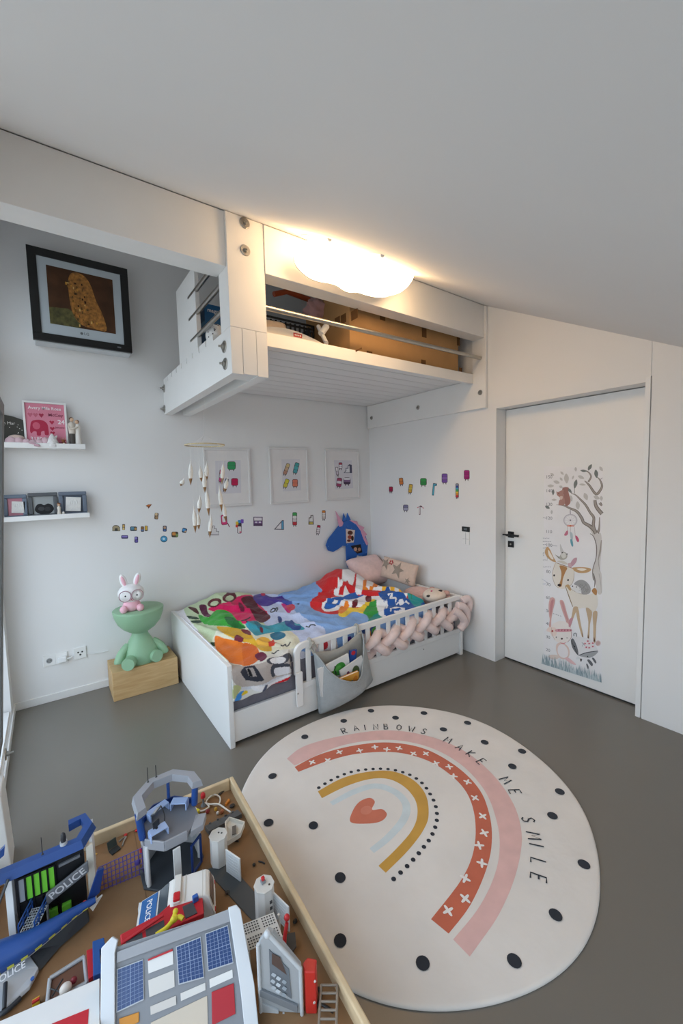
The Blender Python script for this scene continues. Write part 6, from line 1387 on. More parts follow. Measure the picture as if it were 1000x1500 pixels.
b = MB(P('#66686d')); s0, s1 = onf(.42, .305, .02), onf(1.06, .355, .02); up_ = V((0, 0, .036)); b.prism([s0, s1, s1+up_, s0+up_], nrm*.008); sg = b.build('sign_board', st, bevel=.002)
b = MB(P('#c9cacc')); dr = (s1-s0).normalized(); b.text('POLICE', (s0+s1)/2+up_*.5+nrm*.0085, dr, nrm.cross(dr) if nrm.cross(dr).z > 0 else -nrm.cross(dr), .030, 1.05, th=.0006, bold=.015); b.build('sign_lettering', st)
for k in range(2):
    b = MB(P('#6fc23a')); fq(b, .42+.2*k, .56+.2*k, TB+.005, TB+.05, .012); b.build('cell_bench', st, bevel=.002)
b = MB(P('#26262a')); p = RB_[1]+(RB_[2]-RB_[1])*.42+V((0, .02, ZF+.024)); b.tube([p, p+V((0, 0, .003)), p+V((0, 0, .055))], [.004, .0015, .001], 8); b.build('antenna', st)
p = RB_[1]+(RB_[2]-RB_[1])*.72+V((0, .024, ZF+.024)); b = MB(P('#b9bcbe')); b.cyl(p, .010, .010, 12); b.m(P('#2d2e31')).lathe([(.007, .010), (.008, .022), (.006, .034), (.003, .038)], p, 12); b.build('beacon', st)
# balcony with blue rails
bal = thing('toy_balcony', 'light grey grid toy balcony with blue handrails in front of the station front', 'toy balcony', (-3.15, -2.22, TB))
c0, c1 = WZ(28, 1370, .30), WZ(48, 1330, .30); tq = (c1-c0).normalized(); nq = V((tq.y, -tq.x, 0)); nq = nq if nq.x > 0 else -nq
b = MB(P('#b4b8bd')); wq = .040
for k in range(7): q = c0+nq*(wq*k/6); bar(b, q, q+tq*.075, .0014)
for k in range(10): q = c0+tq*(.075*k/9); bar(b, q, q+nq*wq, .0014)
b.build('deck', bal)
for s in (0, 1):
    b = MB(BLUE); q = c0+nq*(wq*s)
    for z in (.014, .030): bar(b, q+V((0, 0, z)), q+tq*.078+V((0, 0, z+.002)), .0022, 6)
    for k in range(4): bar(b, q+tq*(.026*k), q+tq*(.026*k)+V((0, 0, .031)), .002, 6)
    b.build('handrail', bal)
for k in range(4):
    q = c0+nq*(wq*(k % 2))+tq*(.075*(k//2)); b = MB(P('#9a9da2')); bar(b, V((q.x, q.y, TB+.0005)), q, .0035, 6); b.build('support', bal)

# ---------------------------------------------------------------- helicopter lying before the station
he = thing('toy_helicopter', 'blue toy police helicopter with yellow and white stripes at the left of the table', 'toy helicopter', (-3.08, -2.25, TB))
pth = [WZ(140, 1318, .300), WZ(112, 1334, .298), WZ(80, 1356, .296), WZ(40, 1382, .292), WZ(0, 1402, .290), WZ(-40, 1426, .288)]
rads = [.008, .013, .021, .030, .038, .042]
b = MB(BLUE)
ax = spline(pth, 4); n_ = len(ax)
def rad_at(i): q = i/(n_-1)*(len(rads)-1); k = min(int(q), len(rads)-2); return rads[k]+(rads[k+1]-rads[k])*(q-k)
b.tube(ax, [rad_at(i) for i in range(n_)], 18); b.build('tail_boom', he)
fwd = (pth[-1]-pth[0]).normalized(); sdv = V((fwd.y, -fwd.x, 0)); sdv = sdv if sdv.y < 0 else -sdv
for nm, hx, a0, a1, i0, i1 in (('yellow_stripe', '#d9d64a', .20, .55, 2, n_-1), ('white_stripe', '#d8dade', .60, .85, 3, n_-1)):
    b = MB(P(hx)); seg = []
    for i in range(i0, i1+1):
        r = rad_at(i)+.0006; t = (ax[min(n_-1, i+1)]-ax[max(0, i-1)]).normalized(); s_ = sdv
        for a_ in (a0, a1): seg.append(ax[i]+s_*(r*math.cos(-a_))+V((0, 0, r*math.sin(-a_))))
    k = len(seg)//2
    if nm == 'yellow_stripe':
        for j in range(0, k-1, 2): b.raw([seg[2*j], seg[2*j+2], seg[2*j+3], seg[2*j+1]], [(0, 1, 2, 3)])
    else: b.raw(seg, [(2*j, 2*j+2, 2*j+3, 2*j+1) for j in range(k-1)])
    b.build(nm, he, solid=.0006)
f0 = [WZ(128, 1322, .302), WZ(148, 1300, .30), WZ(152, 1271, .345), WZ(146, 1274, .350), WZ(132, 1300, .325)]
b = MB(NAVY); nf = sdv; b.prism([q for q in (WY(126, 1326, -2.215), WY(146, 1308, -2.215), WY(152.5, 1272, -2.215), WY(143, 1275, -2.215))], (0, .008, 0)); b.build('tail_fin', he, bevel=.0015)
b = MB(P('#c62f36')); b.ball(WY(124, 1322, -2.22), (.006, .006, .006)); b.build('tail_light', he)
b = MB(P('#dcdad2')); b.prism([WY(130, 1328, -2.225), WY(150, 1312, -2.225), WY(136, 1335, -2.225)], (0, .006, 0)); b.build('tail_rotor_plate', he)
b = MB(DGREY)   # dark belly and skid under the boom
u0 = [WZ(126, 1330, .27), WZ(132, 1350, .232), WZ(88, 1388, .228), WZ(58, 1424, .226), WZ(36, 1396, .262), WZ(80, 1362, .272)]
b.prism(u0, V((0, .02, .012))); b.build('belly', he, bevel=.003)
b = MB(P('#b9bdc2')); u0 = [WZ(36, 1395, .255), WZ(57, 1424, .232), WZ(44, 1450, .235), WZ(0, 1490, .24), WZ(-40, 1500, .25), WZ(-40, 1440, .272), WZ(0, 1412, .268)]
b.prism(u0, V((0, .006, .008))); b.build('nose_panel', he, bevel=.002)
b = MB(P('#2d5ca8')); b.disc(WZ(47.5, 1434, .247), (0, -.3, 1), .0045, .003, 12); b.build('nose_stud', he)
b = MB(P('#d6d7da')); tq = (WZ(40, 1392, .30)-WZ(-6, 1420, .30)); tq = -tq.normalized() if tq.x < 0 else tq.normalized()
o = WZ(14, 1404, .305); b.text('POLICE', o+sdv*.034+V((0, 0, -.010)), tq, (sdv*-.55+V((0, 0, .83))), .020, th=.002, bold=.01); b.build('lettering', he)
b = MB(P('#2b2e33')); b.tube(spline([WZ(30, 1462, .262), WZ(8, 1482, .264), WZ(-10, 1490, .262)], 3), .006, 8); b.tube([WZ(8, 1440, .265), WZ(6, 1478, .262)], .005, 8); b.build('skid', he)
b = MB(BLUE); b.prism([WY(0, 1237+10, -2.16), WY(7, 1240, -2.16), WY(6, 1253, -2.16), WY(-20, 1275, -2.16), WY(-20, 1260, -2.16)], (0, .01, 0)); b.build('rotor_blade', he); b = MB(DGREY); bar(b, WY(-4, 1330, -2.2), WY(12, 1288, -2.17), .004, 6); b.build('rotor_mast', he)

# ---------------------------------------------------------------- purple fence
fe = thing('toy_fence', 'purple mesh toy fence standing between the station front and the tower', 'toy fence', WZ(178, 1293, TB))
a, c = WZ(147, 1306, TB), WZ(210, 1280, TB); H0, H1 = .086, .096
PU = P('#5a4a94'); b = MB(PU)
for k in range(12): q = a+(c-a)*(k/11); bar(b, q+V((0, 0, .0005)), q+V((0, 0, H0+(H1-H0)*k/11)), .0016, 5)
for k in range(6): bar(b, a+V((0, 0, .004+(H0-.004)*k/5)), c+V((0, 0, .004+(H1-.004)*k/5)), .0016, 5)
b.build('mesh_panel', fe)
b = MB(P('#4a3a88')); q = a+(c-a)*.88+V((0, 0, .05)); b.ball(q, (.010, .006, .010)); b.build('lock', fe)
b = MB(P('#c23a4a')); q = a+(c-a)*.97+V((0, 0, H1-.006)); b.box(q.x-.003, q.x+.003, q.y-.003, q.y+.003, q.z-.008, q.z+.006); b.build('latch', fe)

# ---------------------------------------------------------------- police car
cf, crr = V((-2.886, -2.345, 0)), V((-2.642, -2.422, 0)); cax = (crr-cf).normalized(); cn = V((cax.y, -cax.x, 0)); cn = cn if cn.y < 0 else -cn
CM = Matrix((cax, -cn, V((0, 0, 1)))).transposed().to_4x4(); CM.translation = V(((cf.x+crr.x)/2, (cf.y+crr.y)/2, TB))
pc_ = thing('toy_police_car', 'white toy police car with blue bonnet lettered police and red roof light', 'toy car', CM.translation)
Lc, Wc = .225, .112
def cb_(mt_): b = MB(mt_); b.M = CM; return b
b = cb_(OFFW)
prof = [(-.112, .018), (-.112, .050), (-.105, .062), (-.052, .077), (-.020, .103), (-.010, .107), (.085, .109), (.096, .102), (.108, .062), (.112, .050), (.112, .018), (.092, .018), (.088, .030), (.074, .036), (.060, .030), (.056, .018), (-.046, .018), (-.050, .030), (-.064, .036), (-.078, .030), (-.082, .018)]
def xs(x, z): return Wc/2 - (.010 if z > .066 else 0)*min(1, max(0, (z-.06)/.045)) - (.006 if x < -.10 else 0)
n_ = len(prof); vs = [(x, -xs(x, z), z) for x, z in prof]+[(x, xs(x, z), z) for x, z in prof]
b.raw(vs, [tuple(range(n_)), tuple(range(2*n_-1, n_-1, -1))]+[(i, n_+i, n_+(i+1) % n_, (i+1) % n_) for i in range(n_)]); b.build('body', pc_, bevel=.004)
b = cb_(P('#24609e')); b.prism([(-.103, -.043, .0632), (-.057, -.046, .0762), (-.057, .046, .0762), (-.103, .043, .0632)], (-.0003, 0, .0018)); b.build('bonnet', pc_)
sl = V((-.045, 0, -.012)).normalized(); b = cb_(P('#e8e9ea'))
b.text('POLICE', (-.080, 0, .0718), (0, 1, 0) if False else (0, -1, 0), (.962, 0, .272), .022, .95, th=.0005, bold=.015); b.build('bonnet_lettering', pc_)
GL = P('#3b444c', .15)
b = cb_(GL); b.prism([(-.051, -.046, .0790), (-.023, -.042, .1012), (-.023, .042, .1012), (-.051, .046, .0790)], (-.001, 0, .001)); b.build('windscreen', pc_)
b = cb_(P('#7a5a42', .3)); b.prism([(.0985, -.040, .098), (.1065, -.044, .068), (.1065, .044, .068), (.0985, .040, .098)], (.0015, 0, .0008)); b.build('rear_window', pc_)
for s in (-1, 1):
    for x0, x1 in ((-.030, .022), (.030, .080)):
        b = cb_(GL); y = s*.0540; y2 = s*.0478; b.prism([(x0, y, .068), (x1, y, .068), (x1-.002, y2, .098), (x0+.012 if x0 < 0 else x0+.002, y2, .098)], (0, s*.0028, 0)); b.build('side_window', pc_)
    for x in (-.064, .074):
        b = cb_(P('#1f2022', .6)); b.tube([(x, s*.036, .0165), (x, s*.057, .0165)], .0165, 20); w_ = b.build('wheel', pc_); b = cb_(P('#a9acb0')); b.tube([(x, s*.0572, .0165), (x, s*.0582, .0165)], .009, 14); b.build('hubcap', w_)
    b = cb_(P('#d8dce0', .2)); b.box(-.1135, -.108, s*.040-.010, s*.040+.010, .044, .057); b.build('headlight', pc_)
    b = cb_(P('#b3262c')); b.box(.110, .1128, s*.044-.006, s*.044+.006, .040, .056); b.build('tail_light', pc_)
b = cb_(P('#dcdad4')); b.box(-.006, .014, -.047, .047, .108, .116); b.build('light_bar', pc_, bevel=.002)
b = cb_(P('#c1272d', .25)); b.box(-.006, .014, -.045, -.018, .114, .124); b.build('roof_light', pc_, bevel=.004)
b = cb_(P('#c9c5bb'))
for x in (.026, .076): b.box(x, x+.0015, -.045, .045, .1085, .1098)
b.build('roof_seam', pc_)
b = cb_(P('#2b2e30')); b.box(-.116, -.110, -.044, .044, .016, .028); b.build('bumper', pc_, bevel=.002)

# ---------------------------------------------------------------- red trailer with yellow hose
tr_ = thing('toy_trailer', 'red toy trailer with dark grey panels between the police car and the solar roof', 'toy trailer', WZ(235, 1370, TB))
b = MB(P('#b9222c')); zz = .272
out = [(176, 1377), (232, 1347), (256, 1325), (288, 1311), (297, 1320), (299, 1345), (262, 1362), (238, 1376), (190, 1396), (178, 1390)]
b.prism([WZ(*p, .310) for p in out], (0, 0, .017)); b.build('chassis', tr_, bevel=.003)
for q in ([(184, 1379), (208, 1367), (210, 1381), (186, 1392)], [(213, 1363), (240, 1348), (242, 1368), (215, 1379)], [(267, 1329), (282, 1322), (289, 1338), (272, 1346)]):
    b = MB(P('#45464a')); b.prism([WZ(*p, .327) for p in q], (0, 0, .002)); b.build('panel', tr_)
b = MB(P('#b9222c')); bar(b, WZ(178, 1382, .329), WZ(240, 1346, .329)+V((0, 0, .012)), .0035, 8); bar(b, WZ(190, 1396, .325), WZ(243, 1372, .329), .003, 8); b.build('side_rail', tr_)
for p in ((200, 1382), (278, 1342)):
    c = WZ(*p, .310); b = MB(P('#8f1d26')); b.box(c.x-.008, c.x+.008, c.y-.008, c.y+.008, TB+.0005, .310); b.build('support', tr_)
    b = MB(P('#26292d')); b.tube([V((c.x-.006, c.y-.020, TB+.0170)), V((c.x+.006, c.y-.0085, TB+.0170))], .0165, 16); b.build('wheel', tr_)
b = MB(P('#2f5da8')); q = WZ(286, 1314, .340); b.box(q.x-.008, q.x+.008, q.y-.006, q.y+.006, .327, .345); b.build('blue_light', tr_, bevel=.002)
b = MB(P('#dcc92f')); b.tube(spline([WZ(228, 1370, .340), WZ(243, 1360, .343), WZ(252, 1350, .347), WZ(262, 1343, .350), WZ(268, 1346, .347)], 4), .006, 10); b.tube([WZ(252, 1350, .347), WZ(257, 1336, .353)], .006, 10); b.ball(WZ(255, 1346, .351), (.011, .009, .009)); b.ball(WZ(257, 1335, .354), .0075)
tag(b.build('toy_hose'), 'yellow toy hose nozzle lying on the red trailer', 'toy')

# ---------------------------------------------------------------- grey roof with solar cells
o_ = WZ(155, 1395, .40); o2 = WZ(345, 1333, .40); tt_ = (o2-o_).normalized(); hh = V((tt_.y, -tt_.x, 0)); hh = hh if hh.y < 0 else -hh
sl_ = math.radians(45); dn_ = hh*math.cos(sl_)-V((0, 0, math.sin(sl_))); nn_ = tt_.cross(dn_); nn_ = nn_ if nn_.z > 0 else -nn_
def RP(x, y, off=0.): return WP(x, y, o_+nn_*off, nn_)
sr = thing('toy_solar_house', 'grey toy house roof with three blue solar panels at the front of the table', 'toy house', V((-2.83, -2.62, TB)))
def rprism(mb, px, off, th): mb.prism([RP(*p, off) for p in px][::1], nn_*th); return mb
def z4(pts): return [(30+.33*x, 1300+.33*y) for x, y in pts]
b = MB(P('#85888d')); q = [RP(*p, 0) for p in ((164, 1390), (345, 1331), (372, 1540), (160, 1560))]; b.prism(q, -nn_*.006); b.build('roof_frame', sr)
b = MB(P('#9a9ca1')); rprism(b, z4([(430, 285), (925, 95), (930, 150), (428, 335)]), .001, .006); b.build('ridge_board', sr, bevel=.001)
for pts in ([(428, 362), (545, 318), (548, 498), (426, 556)], [(690, 262), (800, 218), (815, 400), (702, 432)], [(820, 205), (920, 166), (945, 335), (832, 372)]):
    b = MB(P('#b6bbc2')); rprism(b, z4(pts), .0005, .003); sp = b.build('solar_panel', sr)
    b = MB(P('#2c4676', .25)); c = [RP(*p, .0036) for p in z4(pts)]
    ctr = (c[0]+c[1]+c[2]+c[3])/4; c = [p+(ctr-p)*.05 for p in c]; b.face(c if (c[1]-c[0]).cross(c[3]-c[0]).dot(nn_) > 0 else c[::-1]); b.m(P('#8fa0bd'))
    bl_ = lambda u, v: (c[0]*(1-u)+c[1]*u)*(1-v)+(c[3]*(1-u)+c[2]*u)*v
    for i in range(1, 6): b.prism([bl_(i/6-.006*(2 if i == 3 else 1), 0), bl_(i/6+.006*(2 if i == 3 else 1), 0), bl_(i/6+.006*(2 if i == 3 else 1), 1), bl_(i/6-.006*(2 if i == 3 else 1), 1)], nn_*.0003)
    for i in range(1, 10): k_ = .004*(2 if i % 5 == 0 else 1); b.prism([bl_(0, i/10-k_), bl_(1, i/10-k_), bl_(1, i/10+k_), bl_(0, i/10+k_)], nn_*.0003)
    b.build('cells', sp)
for pts, hx in (([(565, 325), (676, 280), (678, 340), (568, 382)], '#dcdcda'), ([(567, 412), (682, 366), (684, 440), (572, 487)], '#d2cfca'), ([(576, 528), (690, 480), (691, 520), (578, 566)], '#cdc8c2'), ([(710, 470), (820, 422), (821, 455), (712, 504)], '#d6d4d0'), ([(838, 408), (940, 364), (942, 400), (840, 446)], '#dfdfdd'), ([(578, 600), (828, 480), (832, 640), (590, 700)], '#cbbfae')):
    b = MB(P(hx)); rprism(b, z4(pts), .0006, .0015); b.build('window', sr)
b = MB(P('#b3202b')); rprism(b, z4([(567, 318), (674, 272), (676, 281), (566, 326)]), .0006, .0035); b.build('red_sill', sr)
b = MB(P('#ad1f2c')); rprism(b, z4([(848, 464), (946, 424), (954, 560), (850, 612)]), .0006, .003); b.build('red_shutter', sr, bevel=.001)
b = MB(P('#cf8a2a')); rprism(b, z4([(438, 582), (526, 552), (526, 596), (442, 640)]), .0006, .003); b.build('orange_shutter', sr, bevel=.001)
WP_ = P('#d2d6da')
for px in (((150, 1388), (166, 1371), (174, 1376), (170, 1395), (170, 1560), (148, 1570)), ((334, 1329), (346, 1325), (352, 1332), (372, 1440), (382, 1540), (362, 1545), (352, 1450))):
    b = MB(WP_); rprism(b, px, -.004, .016); b.build('gable_edge', sr, bevel=.002)
wq = [RP(164, 1390, -.008), RP(345, 1331, -.008), RP(370, 1520, -.008), RP(160, 1540, -.008)]
for i, j in ((0, 1), (1, 2), (0, 3)):
    b = MB(P('#a6abb0')); p, q = wq[i], wq[j]; b.raw([V((p.x, p.y, TB)), V((q.x, q.y, TB)), q, p], [(0, 1, 2, 3)]); b.build('house_wall', sr, solid=.004)
# white flat roof beside it
wr = thing('toy_flat_roof', 'white flat toy roof with a red corner mark at the bottom left of the table', 'toy roof', WZ(60, 1490, .30))
zr = .325; b = MB(P('#d9d8d6')); q = [WZ(-30, 1512, zr), WZ(146, 1436, zr), WZ(146, 1600, zr), WZ(-30, 1620, zr)]; b.prism(q[::-1], (0, 0, .006)); b.build('roof_plate', wr, bevel=.001)
b = MB(P('#b8232f')); q = [WZ(76, 1500, zr+.006), WZ(130, 1478, zr+.006), WZ(128, 1512, zr+.006), WZ(70, 1530, zr+.006)]; b.prism(q[::-1], (0, 0, .001)); b.build('red_mark', wr)
q0, q1 = WZ(-20, 1515, zr), WZ(142, 1446, zr)
b = MB(P('#c2c4c6')); obox(b, q0+V((0, -.01, 0)), q1+V((0, -.01, 0)), .006, TB+.0005, zr-.0005); b.build('wall_panel', wr)
# framed window unit with red strip and blue arch
wu = thing('toy_window_unit', 'grey framed toy window unit with red strip standing left of the solar roof', 'toy window', WZ(100, 1440, TB))
def WUp(x, y, z=.258): return WZ(x, y, z)
fr_ = [WUp(69, 1472), WUp(73, 1434), WUp(123, 1402), WUp(127, 1440)]
b = MB(P('#a8abae'))
for i in range(4): bar(b, fr_[i], fr_[(i+1) % 4], .006, 4)
b.build('frame', wu)
b = MB(P('#6a4a3a', .3)); b.prism([p+V((0, 0, -.004)) for p in fr_], (0, 0, .001)); b.build('dark_pane', wu)
b = MB(P('#b9222c')); b.prism([WUp(127, 1398), WUp(136, 1394), WUp(139, 1434), WUp(130, 1440)], (0, 0, .012)); b.build('red_strip', wu, bevel=.001)
for p in fr_:
    b = MB(P('#a8abae')); bar(b, V((p.x, p.y, TB+.0005)), p, .004, 6); b.build('post', wu)
b = MB(P('#ddd5cb')); b.ball(WUp(96, 1448, .272), (.014, .013, .012)); b.m(P('#7c1f2a')).ball(WUp(108, 1436, .27), (.008, .007, .009)); tag(b.build('toy_piece'), 'small white and dark red toy piece resting on the window unit', 'toy')
b = MB(P('#27292c')); bar(b, WUp(76, 1460, .268), WUp(92, 1434, .272), .0022, 6); bar(b, WUp(74, 1448, .268), WUp(96, 1456, .270), .0018, 6); tag(b.build('toy_sticks'), 'thin crossed black toy rods on the window unit', 'toy')
ab = MB(P('#204f92')); ab.prism([WZ(137, 1440, .262), WZ(136, 1388, .262), WZ(153, 1382, .262), WZ(155, 1396, .262), WZ(147, 1400, .262), WZ(148, 1420, .262), WZ(155, 1418, .262), WZ(155, 1432, .262)][::-1], (0, 0, .02))
ab.m(P('#204f92')); q = WZ(142, 1410, .262); ab.box(q.x-.006, q.x+.006, q.y-.006, q.y+.006, TB+.0005, .2625)
tag(ab.build('toy_arch', bevel=.002), 'blue toy arch piece between the window unit and the solar roof', 'toy')
q = WZ(53, 1470, TB+.008); b = MB(P('#d9b92c')); b.box(q.x-.008, q.x+.008, q.y-.007, q.y+.007, TB+.0005, TB+.018); b.m(P('#c2332f')).box(q.x-.008, q.x+.008, q.y-.0075, q.y-.001, TB+.018, TB+.024); tag(b.build('toy_brick', bevel=.001), 'yellow and red toy brick near the white flat roof', 'toy brick')

# ---------------------------------------------------------------- white round turrets with flaps
DKB = MB(P('#494b4c', .6)); DKB.prism([WZ(302, 1276, TB), WZ(332, 1262, TB), WZ(392, 1330, TB), (WZ(372, 1352, TB))][::-1], (0, 0, .004)); tag(DKB.build('toy_ramp'), 'flat dark grey toy ramp strip under the white turrets', 'toy ramp')
def turret(cx, cy, zt, lab, px_panel, red):
    t = thing('toy_turret', lab, 'toy turret', (cx, cy, TB)); r = .030
    z0 = TB+.0048
    b = MB(P('#dddcd8')); b.prism(octo((cx, cy), r, z0), (0, 0, zt-z0)); b.build('column', t, bevel=.002)
    b = MB(P('#d3d1cb')); b.prism(octo((cx, cy), r+.002, zt), (0, 0, .005)); b.build('cap', t, bevel=.0015)
    b = MB(P('#3a3532'))
    for dx, dy in (((.004, .006), (.012, -.002)) if not red else ((.012, -.012),)): b.disc((cx+dx, cy+dy, zt+.0051), (0, 0, 1), .0032, .0006, 10)
    b.build('stud_holes', t)
    if red:
        b = MB(P('#8a8d90')); b.box(cx-.008, cx+.006, cy-.002, cy+.012, zt+.0052, zt+.014); b.m(P('#c9272d')).box(cx-.006, cx+.004, cy, cy+.010, zt+.014, zt+.024); b.build('red_lamp', t, bevel=.002)
        b = MB(P('#4a4b4d')); dv = V((-.2, -1, 0)).normalized()
        for z in (.25, .27, .29): b.box(cx+.004, cx+.012, cy-r*.96, cy-r*.90, z, z+.010)
        b.build('vents', t)
    a, c, zb, zp = px_panel
    b = MB(P('#d6d8d8')); obox(b, a, c, .005, zb, zp); pn = b.build('door_flap', t, bevel=.001)
    b = MB(P('#b9bcbe')); tv = (V((c[0], c[1], 0))-V((a[0], a[1], 0)))
    nv = V((-tv.y, tv.x, 0)).normalized(); nv = nv if nv.x < 0 else -nv
    for i in range(7):
        z = zb+(zp-zb)*(i+1)/8; p, q = V((a[0], a[1], z))+tv*.12+nv*.0026, V((a[0], a[1], z))+tv*.88+nv*.0026; bar(b, p, q, .0009, 4)
    b.build('ribs', pn)
p0, p1 = WZ(331, 1271, TB+.02), WZ(353, 1292, TB+.004)
turret(-2.592, -2.262, .326, 'taller white octagonal toy turret with a ribbed flap beside the tower', ((p0.x+.002, p0.y), (p1.x, p1.y), TB+.006, TB+.088), False)
p0, p1 = WZ(397, 1330, TB+.02), WZ(424, 1362, TB+.01)
turret(-2.541, -2.532, .332, 'white octagonal toy turret with a red lamp on top near the table rim', ((p0.x, p0.y), (p1.x, p1.y), TB+.004, TB+.084), True)
b = MB(P('#e6e6e4')); b.tube(spline([WZ(384, 1340, .26), WZ(388, 1328, .275), WZ(395, 1320, .28)], 4), .003, 8); tag(b.build('toy_tube'), 'thin white curved toy handle in front of the red lamp turret', 'toy')
# open white box shell behind the first turret
ob = thing('toy_shell', 'open off white toy box shell lying against the taller turret', 'toy', WZ(345, 1222, TB))
b = MB(P('#d9d4c9')); o1 = [WZ(330, 1210, TB+.03), WZ(336, 1203, TB+.03), WZ(358, 1210, TB+.03), (WZ(352, 1226, TB+.02)), (WZ(334, 1238, TB+.01))]
b.prism([p+V((0, 0, -.0)) for p in o1][::-1], (0, 0, .004))
for i in range(5): p, q = o1[i], o1[(i+1) % 5]; b.raw([p, q, q+V((0, 0, .018)), p+V((0, 0, .018))], [(0, 1, 2, 3)])
b.build('shell', ob, solid=.003)
b = MB(P('#6d655c')); b.prism([p+V((0, 0, .006)) for p in (WZ(340, 1214, TB+.03), WZ(346, 1212, TB+.03), WZ(346, 1224, TB+.03), WZ(340, 1226, TB+.03))][::-1], (0, 0, .004)); b.build('insert', ob)
b = MB(P('#d9d4c9')); q = WZ(344, 1220, TB); b.box(q.x-.012, q.x+.012, q.y-.01, q.y+.01, TB+.0005, TB+.012); b.build('foot', ob)
# perforated white panel
pp = thing('toy_perforated_panel', 'white perforated toy panel leaning between the solar roof and the grey gable', 'toy panel', WZ(385, 1400, TB))
pc4 = [WZ(352, 1355, .30), WZ(401, 1336, .30), WZ(414, 1372, .275), WZ(364, 1420, .275)]
pc4[3] = pc4[0]+pc4[2]-pc4[1]
b = MB(P('#d8d5ce')); nv = (pc4[1]-pc4[0]).cross(pc4[3]-pc4[0]).normalized(); nv = nv if nv.z > 0 else -nv; b.prism(pc4, -nv*.004); b.build('plate', pp, bevel=.001)
b = MB(P('#3f3b38')); f4 = lambda u, v: (pc4[0]*(1-u)+pc4[1]*u)*(1-v)+(pc4[3]*(1-u)+pc4[2]*u)*v
du_, dv_ = .022, .026
for i in range(12):
    for j in range(9):
        if i == 6 or j == 4: continue
        u, v = .08+.84*i/11, .08+.84*j/8; q = [f4(u-du_, v-dv_), f4(u+du_, v-dv_), f4(u+du_, v+dv_), f4(u-du_, v+dv_)]; q = [p+nv*.0005 for p in q]; b.face(q if (q[1]-q[0]).cross(q[3]-q[0]).dot(nv) > 0 else q[::-1])
b.build('holes', pp)
for p in (pc4[2], pc4[3]): b = MB(P('#cfccc5')); bar(b, V((p.x, p.y, TB+.0005)), p-nv*.003, .005, 8); b.build('support', pp)
for p in (pc4[0], pc4[1]): b = MB(P('#cfccc5')); p = p+(pc4[2]-pc4[0])*.12; bar(b, V((p.x, p.y, TB+.0045)), p-nv*.006, .004, 8); b.build('support', pp)
# grey gable wall with window
gp0, gt_ = V((-2.650, -2.730, 0)), V((.77, -.64, 0)).normalized(); gn = V((-gt_.y*-1, 0, 0)); gn = V((gt_.y, -gt_.x, 0)); gn = gn if gn.y < 0 else -gn
gb = thing('toy_gable', 'grey toy gable wall with a printed window beside the red cabinet', 'toy wall', gp0+V((.05, -.04, TB)))
def GP(x, y, off=0.): return WP(x, y, gp0+gn*off, gn)
b = MB(P('#a5a9ac')); q = [GP(*p) for p in ((378, 1382), (391, 1364), (399, 1367), (440, 1417))]
lo = [V((q[3].x, q[3].y, TB+.0005)), V((q[0].x, q[0].y, TB+.0005))]; b.prism([*q, *lo], -gn*.012); b.build('wall_panel', gb, bevel=.0015)
b = MB(P('#c3c7ca')); bar(b, q[0]+gn*.002, lo[1]+gn*.002, .005, 6); bar(b, q[1]+gn*.003, q[3]+gn*.003, .006, 6); bar(b, q[3]+gn*.002, lo[0]+gn*.002, .005, 6); b.ball(GP(392, 1367)+gn*.002, .009); b.build('edge_frame', gb)
b = MB(P('#6e757c', .25)); b.prism([GP(*p, .0005) for p in ((394, 1390), (423, 1419), (427, 1462), (396, 1440))], gn*.002); b.build('window', gb)
b = MB(); S = Sheet(b, lambda x, y: GP(x, y, .0028), gn, .0003, .0002)
S.poly([(398, 1396), (410, 1402), (420, 1428), (398, 1412)], '#5a4a44')
for i in range(9): S.poly(rrect(400+(i % 3)*8+random.uniform(-1, 1), 1428+(i//3)*9+(i % 3)*5, 6.5, 5, .6), ['#aeb6bd', '#c2cad0', '#98a2aa'][i % 3])
b.build('window_print', gb)
b = MB(P('#7b8085')); b.prism([GP(*p, .0005) for p in ((381, 1446), (436, 1470), (436, 1480), (381, 1456))], gn*.006); b.build('ledge', gb, bevel=.001)
b = MB(P('#bcc2c6')); b.prism([GP(*p, .0005) for p in ((384, 1468), (408, 1478), (410, 1520), (386, 1510))], gn*.003); b.build('lower_panel', gb)
b = MB(P('#c9cdd0')); b.prism([GP(*p, .0005) for p in ((414, 1482), (433, 1490), (434, 1530), (415, 1520))], gn*.003); b.build('lower_panel', gb)
# red cabinet, lever, ladder
rb = thing('toy_cabinet', 'tall red toy cabinet beside the grey gable wall', 'toy cabinet', (-2.55, -2.81, TB))
q = [WZ(443, 1411, .34), WZ(450, 1402, .34), WZ(464, 1405, .34), WZ(462, 1424, .34), WZ(446, 1424, .34)]
b = MB(P('#c23029')); b.prism([V((p.x, p.y, TB+.0005)) for p in q][::-1], (0, 0, .34-TB)); b.build('body', rb, bevel=.003)
b = MB(P('#d8d4cc'))
for (x, y) in ((461, 1437), (460, 1468)): p = WY(x, y, q[3].y-.001); b.disc(p, (0, -1, 0), .003, .002, 10)
b.build('studs', rb)
lv = thing('toy_lever', 'red toy lever with a ball tip on a dark base near the table rim', 'toy lever', WZ(424, 1392, TB))
c = WZ(424, 1392, TB); b = MB(P('#2f3133')); b.prism([WZ(412, 1372, TB+.02), WZ(432, 1368, TB+.02), WZ(434, 1388, TB+.02), WZ(424, 1402, TB+.02)][::-1], (0, 0, .006)); p = WZ(424, 1384, TB+.01); b.box(p.x-.01, p.x+.01, p.y-.01, p.y+.01, TB+.0005, TB+.021); b.build('base', lv)
